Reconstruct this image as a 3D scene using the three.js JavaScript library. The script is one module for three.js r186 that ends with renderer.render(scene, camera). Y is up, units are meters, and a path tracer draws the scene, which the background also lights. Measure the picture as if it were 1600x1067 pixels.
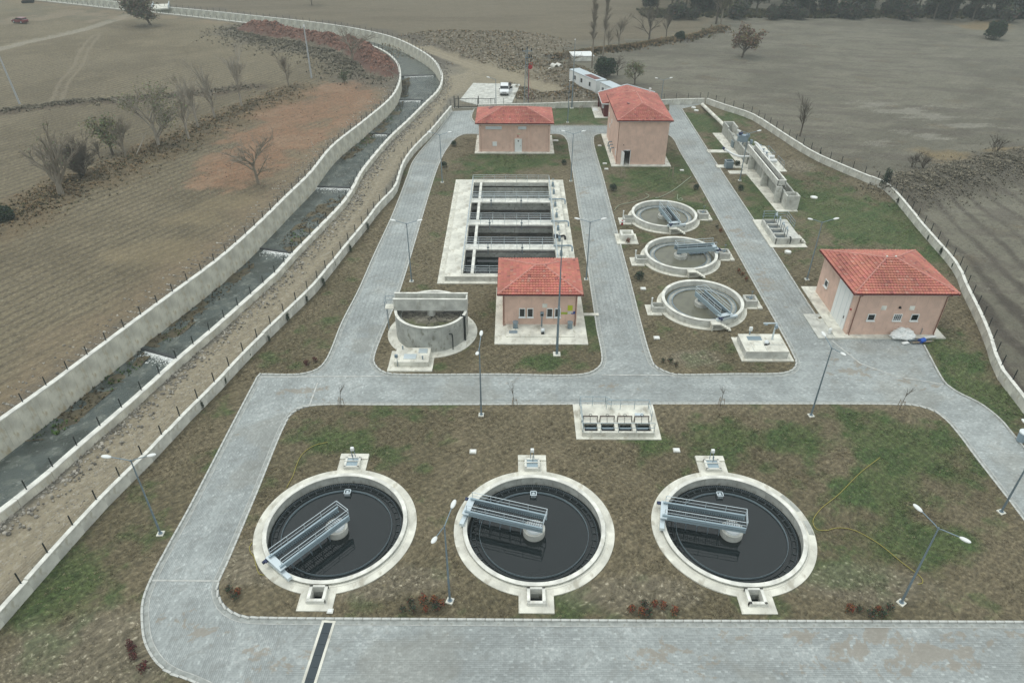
import * as THREE from 'three';
import { mergeGeometries } from 'three/addons/utils/BufferGeometryUtils.js';
import { RoundedBoxGeometry } from 'three/addons/geometries/RoundedBoxGeometry.js';
import { MarchingCubes } from 'three/addons/objects/MarchingCubes.js';

// ---------------------------------------------------------------- camera, sky, sun, exposure
const scene = new THREE.Scene();
const camera = new THREE.PerspectiveCamera(51.43, 1024 / 682, 0.5, 2500);
camera.position.set(0, 40, 0);
camera.rotation.order = 'YXZ';
camera.rotation.set(-0.59631, 0, 0.00358);
const renderer = new THREE.WebGLRenderer({ antialias: true });
renderer.setSize(1024, 682);
renderer.toneMapping = THREE.LinearToneMapping;
renderer.toneMappingExposure = 1.34;
renderer.outputColorSpace = THREE.SRGBColorSpace;
renderer.shadowMap.enabled = true;
renderer.shadowMap.type = THREE.PCFSoftShadowMap;

function mulberry(a) { return () => { a |= 0; a = a + 0x6D2B79F5 | 0; let t = Math.imul(a ^ a >>> 15, 1 | a); t = t + Math.imul(t ^ t >>> 7, 61 | t) ^ t; return ((t ^ t >>> 14) >>> 0) / 4294967296; }; }
let rnd = mulberry(20241);
const rr = (a, b) => a + (b - a) * rnd();
const clamp = (v, a = 0, b = 1) => v < a ? a : v > b ? b : v;
const sst = (a, b, v) => { const t = clamp((v - a) / (b - a)); return t * t * (3 - 2 * t); };
const lerp = (a, b, t) => a + (b - a) * t;

// tileable noise: 8 lattice units across 512 samples
const NT = 512, FB = new Float32Array(NT * NT), WH = new Float32Array(NT * NT);
{
  const r = mulberry(77);
  for (let i = 0; i < NT * NT; i++) WH[i] = r();
  let amp = 1, tot = 0;
  for (let o = 0, f = 8; o < 6; o++, f *= 2, amp *= 0.55) {
    const g = new Float32Array(f * f); for (let i = 0; i < f * f; i++) g[i] = r();
    tot += amp;
    for (let y = 0; y < NT; y++) for (let x = 0; x < NT; x++) {
      const u = x * f / NT, v = y * f / NT, i = u | 0, j = v | 0; let a = u - i, b = v - j; a = a * a * (3 - 2 * a); b = b * b * (3 - 2 * b);
      const i1 = (i + 1) % f, j1 = (j + 1) % f;
      FB[y * NT + x] += amp * ((g[j * f + i] * (1 - a) + g[j * f + i1] * a) * (1 - b) + (g[j1 * f + i] * (1 - a) + g[j1 * f + i1] * a) * b);
    }
  }
  for (let i = 0; i < NT * NT; i++) FB[i] = clamp((FB[i] / tot - 0.5) * 1.75 + 0.5);
}
function fbm(x, y) {                       // feature size about 1 unit, repeats after 8
  let u = x * 64, v = y * 64; const fu = Math.floor(u), fv = Math.floor(v); u -= fu; v -= fv;
  const i = fu & 511, j = (fv & 511) << 9, i1 = (fu + 1) & 511, j1 = ((fv + 1) & 511) << 9;
  return (FB[j + i] * (1 - u) + FB[j + i1] * u) * (1 - v) + (FB[j1 + i] * (1 - u) + FB[j1 + i1] * u) * v;
}
const white = (i, j) => WH[((j & 511) << 9) + (i & 511)];

{ // overcast sky, brighter overhead
  const w = 256, h = 128, d = new Float32Array(w * h * 4);
  for (let j = 0; j < h; j++) for (let i = 0; i < w; i++) {
    const el = (j + 0.5) / h * Math.PI - Math.PI / 2, s = Math.sin(el), az = i / w * 8, k = (j * w + i) * 4;
    let L = s > 0 ? 0.46 + 0.62 * s : 0.2 + 0.26 * Math.exp(s * 14);
    if (s > 0) L *= 0.9 + 0.2 * fbm(az, s * 5 + 0.3) * (0.3 + 0.7 * Math.min(1, 4 * (1 - Math.abs(s))));
    d[k] = L * 0.945; d[k + 1] = L * 1.01; d[k + 2] = L * 1.035; d[k + 3] = 1;
  }
  const t = new THREE.DataTexture(d, w, h, THREE.RGBAFormat, THREE.FloatType);
  t.mapping = THREE.EquirectangularReflectionMapping; t.magFilter = THREE.LinearFilter; t.minFilter = THREE.LinearFilter; t.wrapS = THREE.RepeatWrapping; t.needsUpdate = true;
  scene.background = t; scene.environment = t;
}
const sun = new THREE.DirectionalLight(0xfff8ee, 0.65);
sun.position.set(-60, 150, -95); sun.target.position.set(0, 0, -80); scene.add(sun, sun.target);
sun.castShadow = true; sun.shadow.radius = 30; sun.shadow.mapSize.set(4096, 4096);
Object.assign(sun.shadow.camera, { left: -190, right: 190, top: 190, bottom: -190, near: 10, far: 500 });

scene.fog = new THREE.FogExp2(0xc6cfce, 0.0005);

// ---------------------------------------------------------------- helpers
const used = new Map();
function numbered(n) { const k = used.get(n) || 0; used.set(n, k + 1); return k ? n + '_' + String(k).padStart(3, '0') : n; }
function tag(o, label, category, group, kind) { o.userData.label = label; o.userData.category = category; if (group) o.userData.group = group; if (kind) o.userData.kind = kind; return o; }
function thing(name, label, category, [x, y, z] = [0, 0, 0], turn = 0, group) {
  const o = new THREE.Group(); o.name = numbered(name); scene.add(o); o.position.set(x, y, z); o.rotation.y = turn; return tag(o, label, category, group);
}
function part(parent, name, geo, m, label) {
  const o = new THREE.Mesh(geo, m); o.name = parent === scene ? numbered(name) : name; o.castShadow = o.receiveShadow = true; parent.add(o);
  if (label) o.userData.label = label; return o;
}
function struct(name, geo, m, label) { const o = part(scene, name, geo, m); o.userData.kind = 'structure'; o.userData.label = label || name.replace(/_/g, ' '); o.userData.category = name.split('_').slice(-1)[0]; return o; }
const stuffPart = o => { o.userData.kind = 'stuff'; return o; };
function copyOf(src, pos, turn, label, scale) {
  const c = src.clone(); c.name = numbered(src.name.replace(/_\d\d\d$/, '')); scene.add(c); c.position.set(...pos); c.rotation.y = turn; if (scale) c.scale.setScalar(scale);
  c.userData = { ...src.userData }; if (label) c.userData.label = label; return c;
}
const V = (x, y, z) => new THREE.Vector3(x, y, z);
const T = (g, x = 0, y = 0, z = 0, ry = 0, rx = 0, rz = 0) => { if (rx) g.rotateX(rx); if (rz) g.rotateZ(rz); if (ry) g.rotateY(ry); return g.translate(x, y, z); };
const B = (w, h, d, x = 0, y = 0, z = 0, ry = 0, rx = 0, rz = 0) => T(new THREE.BoxGeometry(w, h, d), x, y, z, ry, rx, rz);
const RB = (w, h, d, r, x = 0, y = 0, z = 0, ry = 0, rx = 0, rz = 0) => T(new RoundedBoxGeometry(w, h, d, 2, r), x, y, z, ry, rx, rz);
const C = (r1, r2, h, x = 0, y = 0, z = 0, n = 16, open = false, ry = 0, rx = 0, rz = 0) => T(new THREE.CylinderGeometry(r1, r2, h, n, 1, open), x, y, z, ry, rx, rz);
function bar(a, b, r, n = 6, r2 = r) {
  const d = b.clone().sub(a), g = new THREE.CylinderGeometry(r2, r, d.length(), n, 1, false);
  g.applyQuaternion(new THREE.Quaternion().setFromUnitVectors(V(0, 1, 0), d.clone().normalize())); const m = a.clone().add(b).multiplyScalar(0.5); return g.translate(m.x, m.y, m.z);
}
const tube = (pts, r, seg = 24, n = 8) => new THREE.TubeGeometry(new THREE.CatmullRomCurve3(pts.map(p => V(...p)), false, 'centripetal'), seg, r, n, false);
function uvBox(g) {                        // texture coordinates in metres, by the way each face points
  if (g.index) g = g.toNonIndexed();
  const p = g.attributes.position, n = p.count, uv = new Float32Array(n * 2), a = V(), b = V(), c = V();
  if (!g.attributes.normal) g.computeVertexNormals();
  for (let i = 0; i < n; i += 3) {
    a.fromBufferAttribute(p, i); b.fromBufferAttribute(p, i + 1); c.fromBufferAttribute(p, i + 2);
    const nx = Math.abs((b.y - a.y) * (c.z - a.z) - (b.z - a.z) * (c.y - a.y)), ny = Math.abs((b.z - a.z) * (c.x - a.x) - (b.x - a.x) * (c.z - a.z)), nz = Math.abs((b.x - a.x) * (c.y - a.y) - (b.y - a.y) * (c.x - a.x));
    [a, b, c].forEach((q, k) => { const o = (i + k) * 2; if (ny >= nx && ny >= nz) { uv[o] = q.x; uv[o + 1] = q.z; } else if (nx >= nz) { uv[o] = q.z; uv[o + 1] = q.y; } else { uv[o] = q.x; uv[o + 1] = q.y; } });
  }
  g.setAttribute('uv', new THREE.BufferAttribute(uv, 2)); return g;
}
function J(...gs) {                        // join shapes into the geometry of one part
  gs = gs.flat(); const l = gs.map(g => { const k = g.index ? g.toNonIndexed() : g; for (const n of Object.keys(k.attributes)) if (!['position', 'normal', 'uv'].includes(n)) k.deleteAttribute(n); if (!k.attributes.uv) k.setAttribute('uv', new THREE.BufferAttribute(new Float32Array(k.attributes.position.count * 2), 2)); return k; });
  return uvBox(l.length > 1 ? mergeGeometries(l) : l[0]);
}
function ring(r0, r1, y0, y1, n = 72) {    // round wall: inner radius r0, outer r1, between two heights
  return new THREE.LatheGeometry([[r0, y0], [r1, y0], [r1, y1], [r0, y1], [r0, y0]].map(p => new THREE.Vector2(...p)), n).toNonIndexed();
}
const flatN = g => { g = g.index ? g.toNonIndexed() : g; g.computeVertexNormals(); return g; };
function curve(pts, step = 0.6, closed = false) { // smooth plan line resampled evenly
  const c = new THREE.CatmullRomCurve3(pts.map(p => V(p[0], 0, p[1])), closed, 'centripetal'); c.arcLengthDivisions = 600;
  const n = Math.max(2, Math.round(c.getLength() / step)), o = []; for (let i = 0; i <= n; i++) { const p = c.getPointAt(i / n); o.push([p.x, p.z]); } return o;
}
function along(pts, step) {                // points with heading along a plan line
  const o = []; let d = 0, next = 0;
  for (let i = 0; i < pts.length - 1; i++) { const [x, z] = pts[i], [X, Z] = pts[i + 1], L = Math.hypot(X - x, Z - z); while (next <= d + L + 1e-6) { const t = (next - d) / L; o.push({ x: x + (X - x) * t, z: z + (Z - z) * t, a: Math.atan2(-(Z - z), X - x) }); next += step; } d += L; }
  return o;
}
function offset(pts, d) { return pts.map((p, i) => { const a = pts[Math.max(0, i - 1)], b = pts[Math.min(pts.length - 1, i + 1)], L = Math.hypot(b[0] - a[0], b[1] - a[1]) || 1; return [p[0] - (b[1] - a[1]) / L * d, p[1] + (b[0] - a[0]) / L * d]; }); }
function ribbon(pts, d0, d1, y) {          // flat strip beside a plan line
  const A = offset(pts, d0), Bq = offset(pts, d1), pos = [], idx = [];
  A.forEach((p, i) => { pos.push(p[0], y, p[1], Bq[i][0], y, Bq[i][1]); if (i) { const k = 2 * i; idx.push(k - 2, k, k - 1, k - 1, k, k + 1); } });
  const g = new THREE.BufferGeometry(); g.setAttribute('position', new THREE.Float32BufferAttribute(pos, 3)); g.setIndex(idx); g.computeVertexNormals();
  if (g.attributes.normal.getY(0) < 0) { g.setIndex(idx.map((v, i) => i % 3 === 1 ? idx[i + 1] : i % 3 === 2 ? idx[i - 1] : v)); g.computeVertexNormals(); }
  return uvBox(g);
}
const inPoly = (poly, x, z) => { let c = false; for (let i = 0, j = poly.length - 1; i < poly.length; j = i++) { const a = poly[i], b = poly[j]; if ((a[1] > z) !== (b[1] > z) && x < (b[0] - a[0]) * (z - a[1]) / (b[1] - a[1]) + a[0]) c = !c; } return c; };
const segD = (px, pz, a, b) => { const dx = b[0] - a[0], dz = b[1] - a[1], t = clamp(((px - a[0]) * dx + (pz - a[1]) * dz) / (dx * dx + dz * dz || 1)); return Math.hypot(px - a[0] - dx * t, pz - a[1] - dz * t); };
const lineD = (l, x, z) => { let m = 1e9; for (let i = 1; i < l.length; i++) { const d = segD(x, z, l[i - 1], l[i]); if (d < m) m = d; } return m; };
function withHoles(outer, holes) {         // joins the holes to the outline by bridges
  let poly = outer.slice(); const left = holes.map(h => h.slice());
  while (left.length) {
    let best = [1e18];
    left.forEach((h, k) => h.forEach((p, i) => { for (let j = 0; j < poly.length; j++) { const d = (poly[j][0] - p[0]) ** 2 + (poly[j][1] - p[1]) ** 2; if (d < best[0]) best = [d, k, i, j]; } }));
    const [, k, i, j] = best; let h = left.splice(k, 1)[0]; h = h.slice(i).concat(h.slice(0, i));
    const area = q => { let s = 0; for (let a = 0; a < q.length; a++) { const b = q[(a + 1) % q.length]; s += q[a][0] * b[1] - b[0] * q[a][1]; } return s; };
    if (area(h) * area(poly) > 0) { h = [h[0]].concat(h.slice(1).reverse()); }
    poly = poly.slice(0, j + 1).concat(h, [h[0]], poly.slice(j));
  }
  return poly;
}
function sheet(poly, cell, hf, rect, clip = rect) { // ground sheet inside an outline, as a fine net with heights; rect gives the plan area of its texture
  let x0 = 1e9, x1 = -1e9, z0 = 1e9, z1 = -1e9; for (const p of poly) { x0 = Math.min(x0, p[0]); x1 = Math.max(x1, p[0]); z0 = Math.min(z0, p[1]); z1 = Math.max(z1, p[1]); }
  x0 = Math.max(x0, clip[0]); x1 = Math.min(x1, clip[1]); z0 = Math.max(z0, clip[2]); z1 = Math.min(z1, clip[3]);
  const nx = Math.max(1, Math.ceil((x1 - x0) / cell)), nz = Math.max(1, Math.ceil((z1 - z0) / cell)), cx = (x1 - x0) / nx, cz = (z1 - z0) / nz, edge = new Uint8Array(nx * nz);
  for (let i = 0; i < poly.length; i++) { const a = poly[i], b = poly[(i + 1) % poly.length], L = Math.hypot(b[0] - a[0], b[1] - a[1]), n = Math.ceil(L / (cell * 0.06)) + 1; for (let k = 0; k <= n; k++) { const u = Math.floor((a[0] + (b[0] - a[0]) * k / n - x0) / cx), v = Math.floor((a[1] + (b[1] - a[1]) * k / n - z0) / cz); if (u >= 0 && v >= 0 && u < nx && v < nz) edge[v * nx + u] = 1; } }
  const pos = [], idx = [], key = new Map();
  const vert = (x, z) => { const k = Math.round(x * 2000) * 7919e4 + Math.round(z * 2000); let i = key.get(k); if (i === undefined) { i = pos.length / 3; pos.push(x, hf(x, z), z); key.set(k, i); } return i; };
  const cut = (q, ax, lim, s) => { const o = []; for (let i = 0; i < q.length; i++) { const a = q[i], b = q[(i + 1) % q.length], da = s * (a[ax] - lim), db = s * (b[ax] - lim); if (da >= 0) o.push(a); if ((da >= 0) !== (db >= 0)) { const t = da / (da - db); o.push([a[0] + (b[0] - a[0]) * t, a[1] + (b[1] - a[1]) * t]); } } return o; };
  for (let u = 0; u < nx; u++) {
    const X0 = x0 + u * cx, X1 = X0 + cx; let col = null, prevIn = null;
    for (let v = 0; v < nz; v++) {
      const Z0 = z0 + v * cz, Z1 = Z0 + cz;
      if (!edge[v * nx + u]) {
        if (prevIn === null) prevIn = inPoly(poly, (X0 + X1) / 2, (Z0 + Z1) / 2);
        if (prevIn) { const a = vert(X0, Z0), b = vert(X1, Z0), c = vert(X1, Z1), d = vert(X0, Z1); idx.push(a, d, b, b, d, c); }
        continue;
      }
      prevIn = null;
      if (!col) col = cut(cut(poly, 0, X0, 1), 0, X1, -1);
      let q = cut(cut(col, 1, Z0, 1), 1, Z1, -1); const r = []; for (const p of q) { const l = r[r.length - 1]; if (!l || Math.hypot(p[0] - l[0], p[1] - l[1]) > 1e-4) r.push(p); }
      while (r.length > 1 && Math.hypot(r[0][0] - r[r.length - 1][0], r[0][1] - r[r.length - 1][1]) < 1e-4) r.pop();
      if (r.length < 3) continue;
      const f = THREE.ShapeUtils.triangulateShape(r.map(p => new THREE.Vector2(p[0], p[1])), []);
      for (const [a, b, c] of f) { const A = r[a], Bq = r[b], Cq = r[c], s = (Bq[0] - A[0]) * (Cq[1] - A[1]) - (Bq[1] - A[1]) * (Cq[0] - A[0]); if (Math.abs(s) < 1e-7) continue; const i = vert(...A), j = vert(...Bq), k = vert(...Cq); if (s > 0) idx.push(i, k, j); else idx.push(i, j, k); }
    }
  }
  const g = new THREE.BufferGeometry(); g.setAttribute('position', new THREE.Float32BufferAttribute(pos, 3));
  const uv = new Float32Array(pos.length / 3 * 2); for (let i = 0; i < uv.length / 2; i++) { uv[2 * i] = (pos[3 * i] - rect[0]) / (rect[1] - rect[0]); uv[2 * i + 1] = (pos[3 * i + 2] - rect[2]) / (rect[3] - rect[2]); }
  g.setAttribute('uv', new THREE.BufferAttribute(uv, 2)); g.setIndex(idx); g.computeVertexNormals(); return g;
}
function planTex(w, h, rect, fn) {         // colours seen from above over a plan area; fn fills c with sRGB 0..255
  const d = new Uint8Array(w * h * 4), c = [0, 0, 0];
  for (let j = 0; j < h; j++) for (let i = 0; i < w; i++) { fn(rect[0] + (i + 0.5) / w * (rect[1] - rect[0]), rect[2] + (j + 0.5) / h * (rect[3] - rect[2]), c, i, j); const k = (j * w + i) * 4; d[k] = clamp(c[0], 0, 255); d[k + 1] = clamp(c[1], 0, 255); d[k + 2] = clamp(c[2], 0, 255); d[k + 3] = 255; }
  const t = new THREE.DataTexture(d, w, h); t.colorSpace = THREE.SRGBColorSpace; t.magFilter = THREE.LinearFilter; t.minFilter = THREE.LinearMipmapLinearFilter; t.generateMipmaps = true; t.anisotropy = 8; t.needsUpdate = true; return t;
}
function tileTex(n, size, fn, srgb = true) { // repeating texture, size metres across
  const t = planTex(n, n, [0, 1, 0, 1], fn); t.wrapS = t.wrapT = THREE.RepeatWrapping; t.repeat.set(1 / size, 1 / size); if (!srgb) t.colorSpace = THREE.NoColorSpace; return t;
}
const bumpFine = tileTex(512, 1, (u, v, c, i, j) => { let s = 0; for (let a = -1; a < 3; a++) for (let b = -1; b < 3; b++) s += white(i + a, j + b); c[0] = c[1] = c[2] = 255 * clamp(0.5 + (s / 16 - 0.5) * 2.4); }, false);
function bumpFor(rect, m) { const t = bumpFine.clone(); t.repeat.set((rect[1] - rect[0]) / m, (rect[3] - rect[2]) / m); t.needsUpdate = true; return t; }
const mix3 = (c, r, g, b, t) => { c[0] += (r - c[0]) * t; c[1] += (g - c[1]) * t; c[2] += (b - c[2]) * t; };

// ---------------------------------------------------------------- materials
const std = (o) => new THREE.MeshStandardMaterial({ roughness: 0.9, metalness: 0, side: THREE.DoubleSide, ...o });
const concTile = (size, base, stain, seedx, o = {}) => tileTex(512, size, (u, v, c, i, j) => {
  const f = fbm(u * 8 + seedx, v * 8 + seedx), g = fbm(u * 16 + 3, v * 8 + seedx * 2), w = white(i, j);
  const k = 1 + (f - 0.5) * 0.2 + (w - 0.5) * 0.07; c[0] = base[0] * k; c[1] = base[1] * k; c[2] = base[2] * k;
  if (o.form) { const a = (u * size / o.form) % 1; if (a < 0.012) mix3(c, base[0] * 0.75, base[1] * 0.75, base[2] * 0.72, 0.7); }
  const s = fbm(u * 24 + 1.7, v * 8 + 5.1); mix3(c, ...stain, sst(0.55, 0.9, g * 0.65 + s * 0.35) * (o.amt ?? 0.5));
});
const MAT = {};
MAT.slab = std({ map: concTile(6, [207, 206, 194], [150, 144, 128], 0.3), roughness: 0.9 });
MAT.conc = std({ map: concTile(5, [188, 189, 181], [140, 137, 124], 1.9, { amt: 0.55 }), roughness: 0.88 });
MAT.concDark = std({ map: concTile(5, [162, 164, 157], [108, 108, 96], 4.2, { form: 1.25, amt: 0.75 }), roughness: 0.88 });
MAT.coping = std({ map: concTile(5, [214, 214, 205], [176, 172, 157], 2.4, { amt: 0.4 }), roughness: 0.85 });
MAT.chan = std({ map: concTile(8, [202, 200, 186], [164, 148, 114], 6.1, { form: 1, amt: 0.6 }), roughness: 0.9 });
MAT.perim = std({ map: concTile(6, [196, 196, 186], [152, 146, 126], 3.3, { amt: 0.5 }), roughness: 0.9 });
MAT.kerb = std({ map: concTile(3, [178, 180, 175], [136, 132, 120], 5.5), roughness: 0.9 });
MAT.sill = std({ color: 0x35393a, roughness: 0.6 });
MAT.steel = std({ color: 0x93a3ad, metalness: 0.55, roughness: 0.5 });
MAT.steelLight = std({ color: 0xc6d1d5, metalness: 0.45, roughness: 0.42 });
MAT.steelBlue = std({ color: 0x9aabb2, metalness: 0.4, roughness: 0.5 });
MAT.galv = std({ color: 0x7f8f98, metalness: 0.5, roughness: 0.5 });
MAT.grate = std({ color: 0x3b454a, metalness: 0.3, roughness: 0.6 });
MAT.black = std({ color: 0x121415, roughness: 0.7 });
MAT.fence = std({ color: 0x16201f, roughness: 0.6 });
MAT.rubber = std({ color: 0x101112, roughness: 0.85 });
MAT.white = std({ color: 0xdcdfdc, roughness: 0.6 });
MAT.whiteMetal = std({ color: 0xd4dadb, roughness: 0.45, metalness: 0.1 });
MAT.blue = std({ color: 0x1f3f86, roughness: 0.5 });
MAT.navy = std({ color: 0x1d2a4c, roughness: 0.5 });
MAT.red = std({ color: 0xa3242b, roughness: 0.55 });
MAT.glass = new THREE.MeshPhysicalMaterial({ color: 0x14191c, roughness: 0.08, metalness: 0, side: THREE.DoubleSide });
MAT.plaster = std({ map: tileTex(512, 6, (u, v, c, i, j) => { const k = 1 + (fbm(u * 8, v * 8) - 0.5) * 0.09 + (white(i, j) - 0.5) * 0.05; c[0] = 208 * k; c[1] = 178 * k; c[2] = 161 * k; mix3(c, 180, 152, 138, sst(0.6, 0.95, fbm(u * 40, v * 8 + 2)) * 0.35); }), roughness: 0.92 });
MAT.plasterTrim = std({ color: 0xa58471, roughness: 0.9 });
MAT.brick = std({ color: 0x5c201c, roughness: 0.85 });
MAT.tile = std({ vertexColors: true, roughness: 0.8 });
MAT.deck = std({ color: 0x7d332b, roughness: 0.9 });
MAT.ridge = std({ map: concTile(2, [186, 130, 118], [150, 92, 82], 2.1, { amt: 0.7 }), roughness: 0.85 });
MAT.pipeWhite = std({ color: 0xd6d9d6, roughness: 0.5 });
MAT.wood = std({ color: 0x8d8170, roughness: 0.9 });
MAT.hoseY = std({ color: 0x8f8640, roughness: 0.6 });
MAT.hoseW = std({ color: 0x9aa58e, roughness: 0.6 });
const waterTex = (base, alt, sc) => tileTex(512, sc, (u, v, c) => { c[0] = base[0]; c[1] = base[1]; c[2] = base[2]; mix3(c, ...alt, sst(0.4, 0.8, fbm(u * 8, v * 8))); });
const rippleN = (size, amp) => { const t = tileTex(512, size, (u, v, c) => { c[0] = c[1] = c[2] = 255 * fbm(u * 16, v * 16); }, false); return { bumpMap: t, bumpScale: amp }; };
MAT.waterDark = new THREE.MeshPhysicalMaterial({ color: 0x171e1f, roughness: 0.04, ior: 1.42, ...rippleN(9, 0.002) });
MAT.waterMurk = new THREE.MeshPhysicalMaterial({ map: waterTex([112, 112, 98], [104, 104, 92], 6), roughness: 0.12, ior: 1.33, ...rippleN(5, 0.003) });
MAT.waterChan = new THREE.MeshPhysicalMaterial({ map: tileTex(1024, 22, (u, v, c) => { const a = fbm(u * 8, v * 8), b = fbm(u * 24 + a, v * 24 - a), d = fbm(u * 64 + a * 2, v * 64 + b); c[0] = 84; c[1] = 92; c[2] = 89; mix3(c, 108, 113, 106, sst(0.4, 0.75, b) * 0.7); mix3(c, 62, 68, 64, sst(0.45, 0.8, a) * 0.7); mix3(c, 140, 146, 141, sst(0.68, 0.82, d * 0.7 + b * 0.3) * 0.5); }), roughness: 0.08, ior: 1.33, ...rippleN(2.6, 0.07) });  // palest flecks are water glitter painted into the colour map
MAT.launder = std({ color: 0x3c4446, roughness: 0.7 });

// ---------------------------------------------------------------- plan of the place (metres; x to the right, z towards the camera)
const extend = (l, d0, d1) => { const o = l.slice(), e = (a, b, d) => { const L = Math.hypot(a[0] - b[0], a[1] - b[1]); return [a[0] + (a[0] - b[0]) / L * d, a[1] + (a[1] - b[1]) / L * d]; }; if (d0) o.unshift(e(l[0], l[2], d0)); if (d1) o.push(e(l[l.length - 1], l[l.length - 3], d1)); return o; };
// channel walls, from the near end to the far left
const leftWall = curve(extend([[-43.35, -45.85], [-41.83, -50.54], [-40.5, -55.44], [-39.11, -60.53], [-36.74, -68.73], [-34.92, -75.26], [-33.24, -84.36], [-31.84, -94.77], [-30.67, -103.22], [-29.91, -115.75], [-27.03, -129.8], [-24.3, -145.05], [-24.13, -155.38], [-25.24, -165.83], [-27.52, -176.24], [-32.25, -187.44], [-38.6, -196.36], [-47.92, -205.15], [-57, -211.96], [-68.01, -218.21], [-90.16, -229.69], [-109.52, -238.99], [-128.88, -247.24], [-144.46, -254.86]], 45, 230), 1);
const rightWall = curve(extend([[-37.25, -35.81], [-36.47, -37.46], [-35.29, -41.83], [-33.98, -46.25], [-32.82, -50.52], [-31.79, -54.79], [-30.45, -59.22], [-28.68, -65.87], [-27.02, -72.39], [-26.66, -75.26], [-25.23, -82.85], [-23.56, -92.1], [-23.24, -97.45], [-23.23, -102.51], [-22.72, -108], [-21.18, -119.51], [-19.16, -129.62], [-17.33, -139.91], [-15.59, -149.66], [-15.63, -159.5], [-16.94, -168.06], [-19.23, -176.77], [-24.35, -188.43], [-32.37, -201.88], [-43.16, -212.48], [-55.84, -221.15], [-80.56, -233.44], [-93.67, -239.77], [-111.75, -247.52], [-129.04, -255.77]], 38, 230), 1);
const perimLeft = extend([[-31.87, -28.4], [-31.07, -32.85], [-30.12, -37.36], [-28.91, -41.66], [-27.91, -46.14], [-26.73, -50.51], [-25.72, -55.11], [-24.55, -59.46], [-23.27, -63.92], [-22.11, -68.14], [-21.32, -72.62], [-20.57, -77.38], [-19.41, -83.96], [-18.29, -90.98], [-17.05, -96.51], [-17.13, -102.57], [-17.1, -107.52], [-16.2, -114.44], [-14.51, -121.78], [-11.91, -137.47]], 14, 0);
const perimBackL = [[-11.91, -137.47], [-11.08, -137.91]], perimBackM = [[-6.7, -138.75], [-0.29, -139.27], [6.29, -139.79], [15.57, -140.79]], perimBackR = [[15.57, -140.79], [29.35, -142.53], [38.54, -143.56]];
const perimRight = extend([[38.57, -143.19], [41.15, -138.78], [44.58, -133.38], [45.83, -127.55], [47.86, -116.41], [49.27, -110.84], [50.91, -107.08], [53.45, -101.69], [54.75, -99.4], [54.72, -95.75], [53.52, -85.75], [53, -80.8], [52.16, -73.5], [50.72, -69.1], [48.96, -62.88], [47.41, -58.08], [45.67, -53.38], [45.42, -51.02], [45.24, -49.35]], 0, 36);
const site = [...perimLeft, ...perimBackL, ...perimBackM, ...perimBackR, ...perimRight];
site.push([site[site.length - 1][0], -8], [site[0][0], -8]);

// kerb lines
const kF = curve([[37.57, -35.66], [37.6, -37.73], [37.6, -42.24], [37.65, -45.34], [37.51, -47], [37.08, -48.02], [35.87, -48.81], [34.13, -48.98], [22.77, -49], [14.23, -48.95], [5.7, -48.86], [-11.31, -48.68], [-17.23, -48.6], [-18.45, -48.24], [-19.09, -47.45], [-19.32, -46.02], [-19.36, -37.78], [-19.42, -32.13], [-19.46, -30.03], [-19.28, -29.38], [-18.61, -28.41], [-17.8, -27.85], [-17.02, -27.57], [-16.26, -27.5], [-4.01, -27.42], [8.21, -27.37], [20.42, -27.38], [32.64, -27.38]], 0.6);
const lawnF = [...kF, [40.79, -27.39], [37.97, -27.42]];
const kP = curve(extend([[-18.69, -23.1], [-19.99, -23.53], [-21.22, -24.21], [-22.58, -25.58], [-23.39, -26.99], [-24.02, -28.53], [-24.23, -30.11], [-24.2, -33.21], [-24.07, -36.3], [-23.95, -45.99], [-23.84, -52.09], [-23.78, -53.21], [-23.53, -53.28], [-19.77, -53.35], [-18.5, -54.11], [-18.05, -55.36], [-17.89, -57.52], [-17.84, -61.96], [-17.3, -69.27], [-17, -77.05], [-16.4, -89.24], [-16.14, -103.08], [-16.01, -110.28], [-13.31, -126.29], [-11.73, -137.64]], 8, 0), 0.6);
const lawnP = [...kP, ...offset(perimLeft, 0.05).slice().reverse(), [-30, -10]];
const kC1 = curve([[-6.22, -123.86], [-8.35, -123.66], [-9.6, -122.08], [-10.86, -116.75], [-11.66, -108.59], [-12.55, -68.74], [-13.3, -55.71], [-13.04, -54.87], [-12.48, -54.05], [-11.74, -53.55], [-10.51, -53.35], [-1.79, -53.41], [6.82, -53.51], [7.98, -54.27], [8.57, -55.31], [8.69, -61.77], [8.82, -69.89], [9.16, -94.05], [9.36, -115.38], [9.28, -120.92], [8.43, -123.67], [6.64, -124]], 0.6);
const lawnC1 = kC1;
const kC2 = curve([[15.7, -124.28], [14.6, -123.39], [14.04, -120.97], [13.86, -102.58], [13.63, -72.77], [13.56, -56.52], [13.74, -54.93], [14.5, -54.01], [15.32, -53.56], [20.93, -53.59], [25.51, -53.77], [26.59, -54.28], [27.26, -55.22], [27.46, -56.6], [27.61, -72.88], [27.85, -102.72], [27.75, -115.26], [27.84, -121.46], [27.39, -123.88]], 0.6);
const lawnC2 = kC2;
const kN = curve([[-7.43, -139.18], [-7.69, -134.4], [-7.12, -131.24], [-5.74, -128.96], [7.32, -128.93], [17.36, -129.04], [26.71, -129.15]], 0.6);
const lawnN = [...kN, ...[[30.36, -139], [31.08, -142.93], [17.35, -140.35], [6.33, -139.99], [-5.14, -139.42]]];
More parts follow.
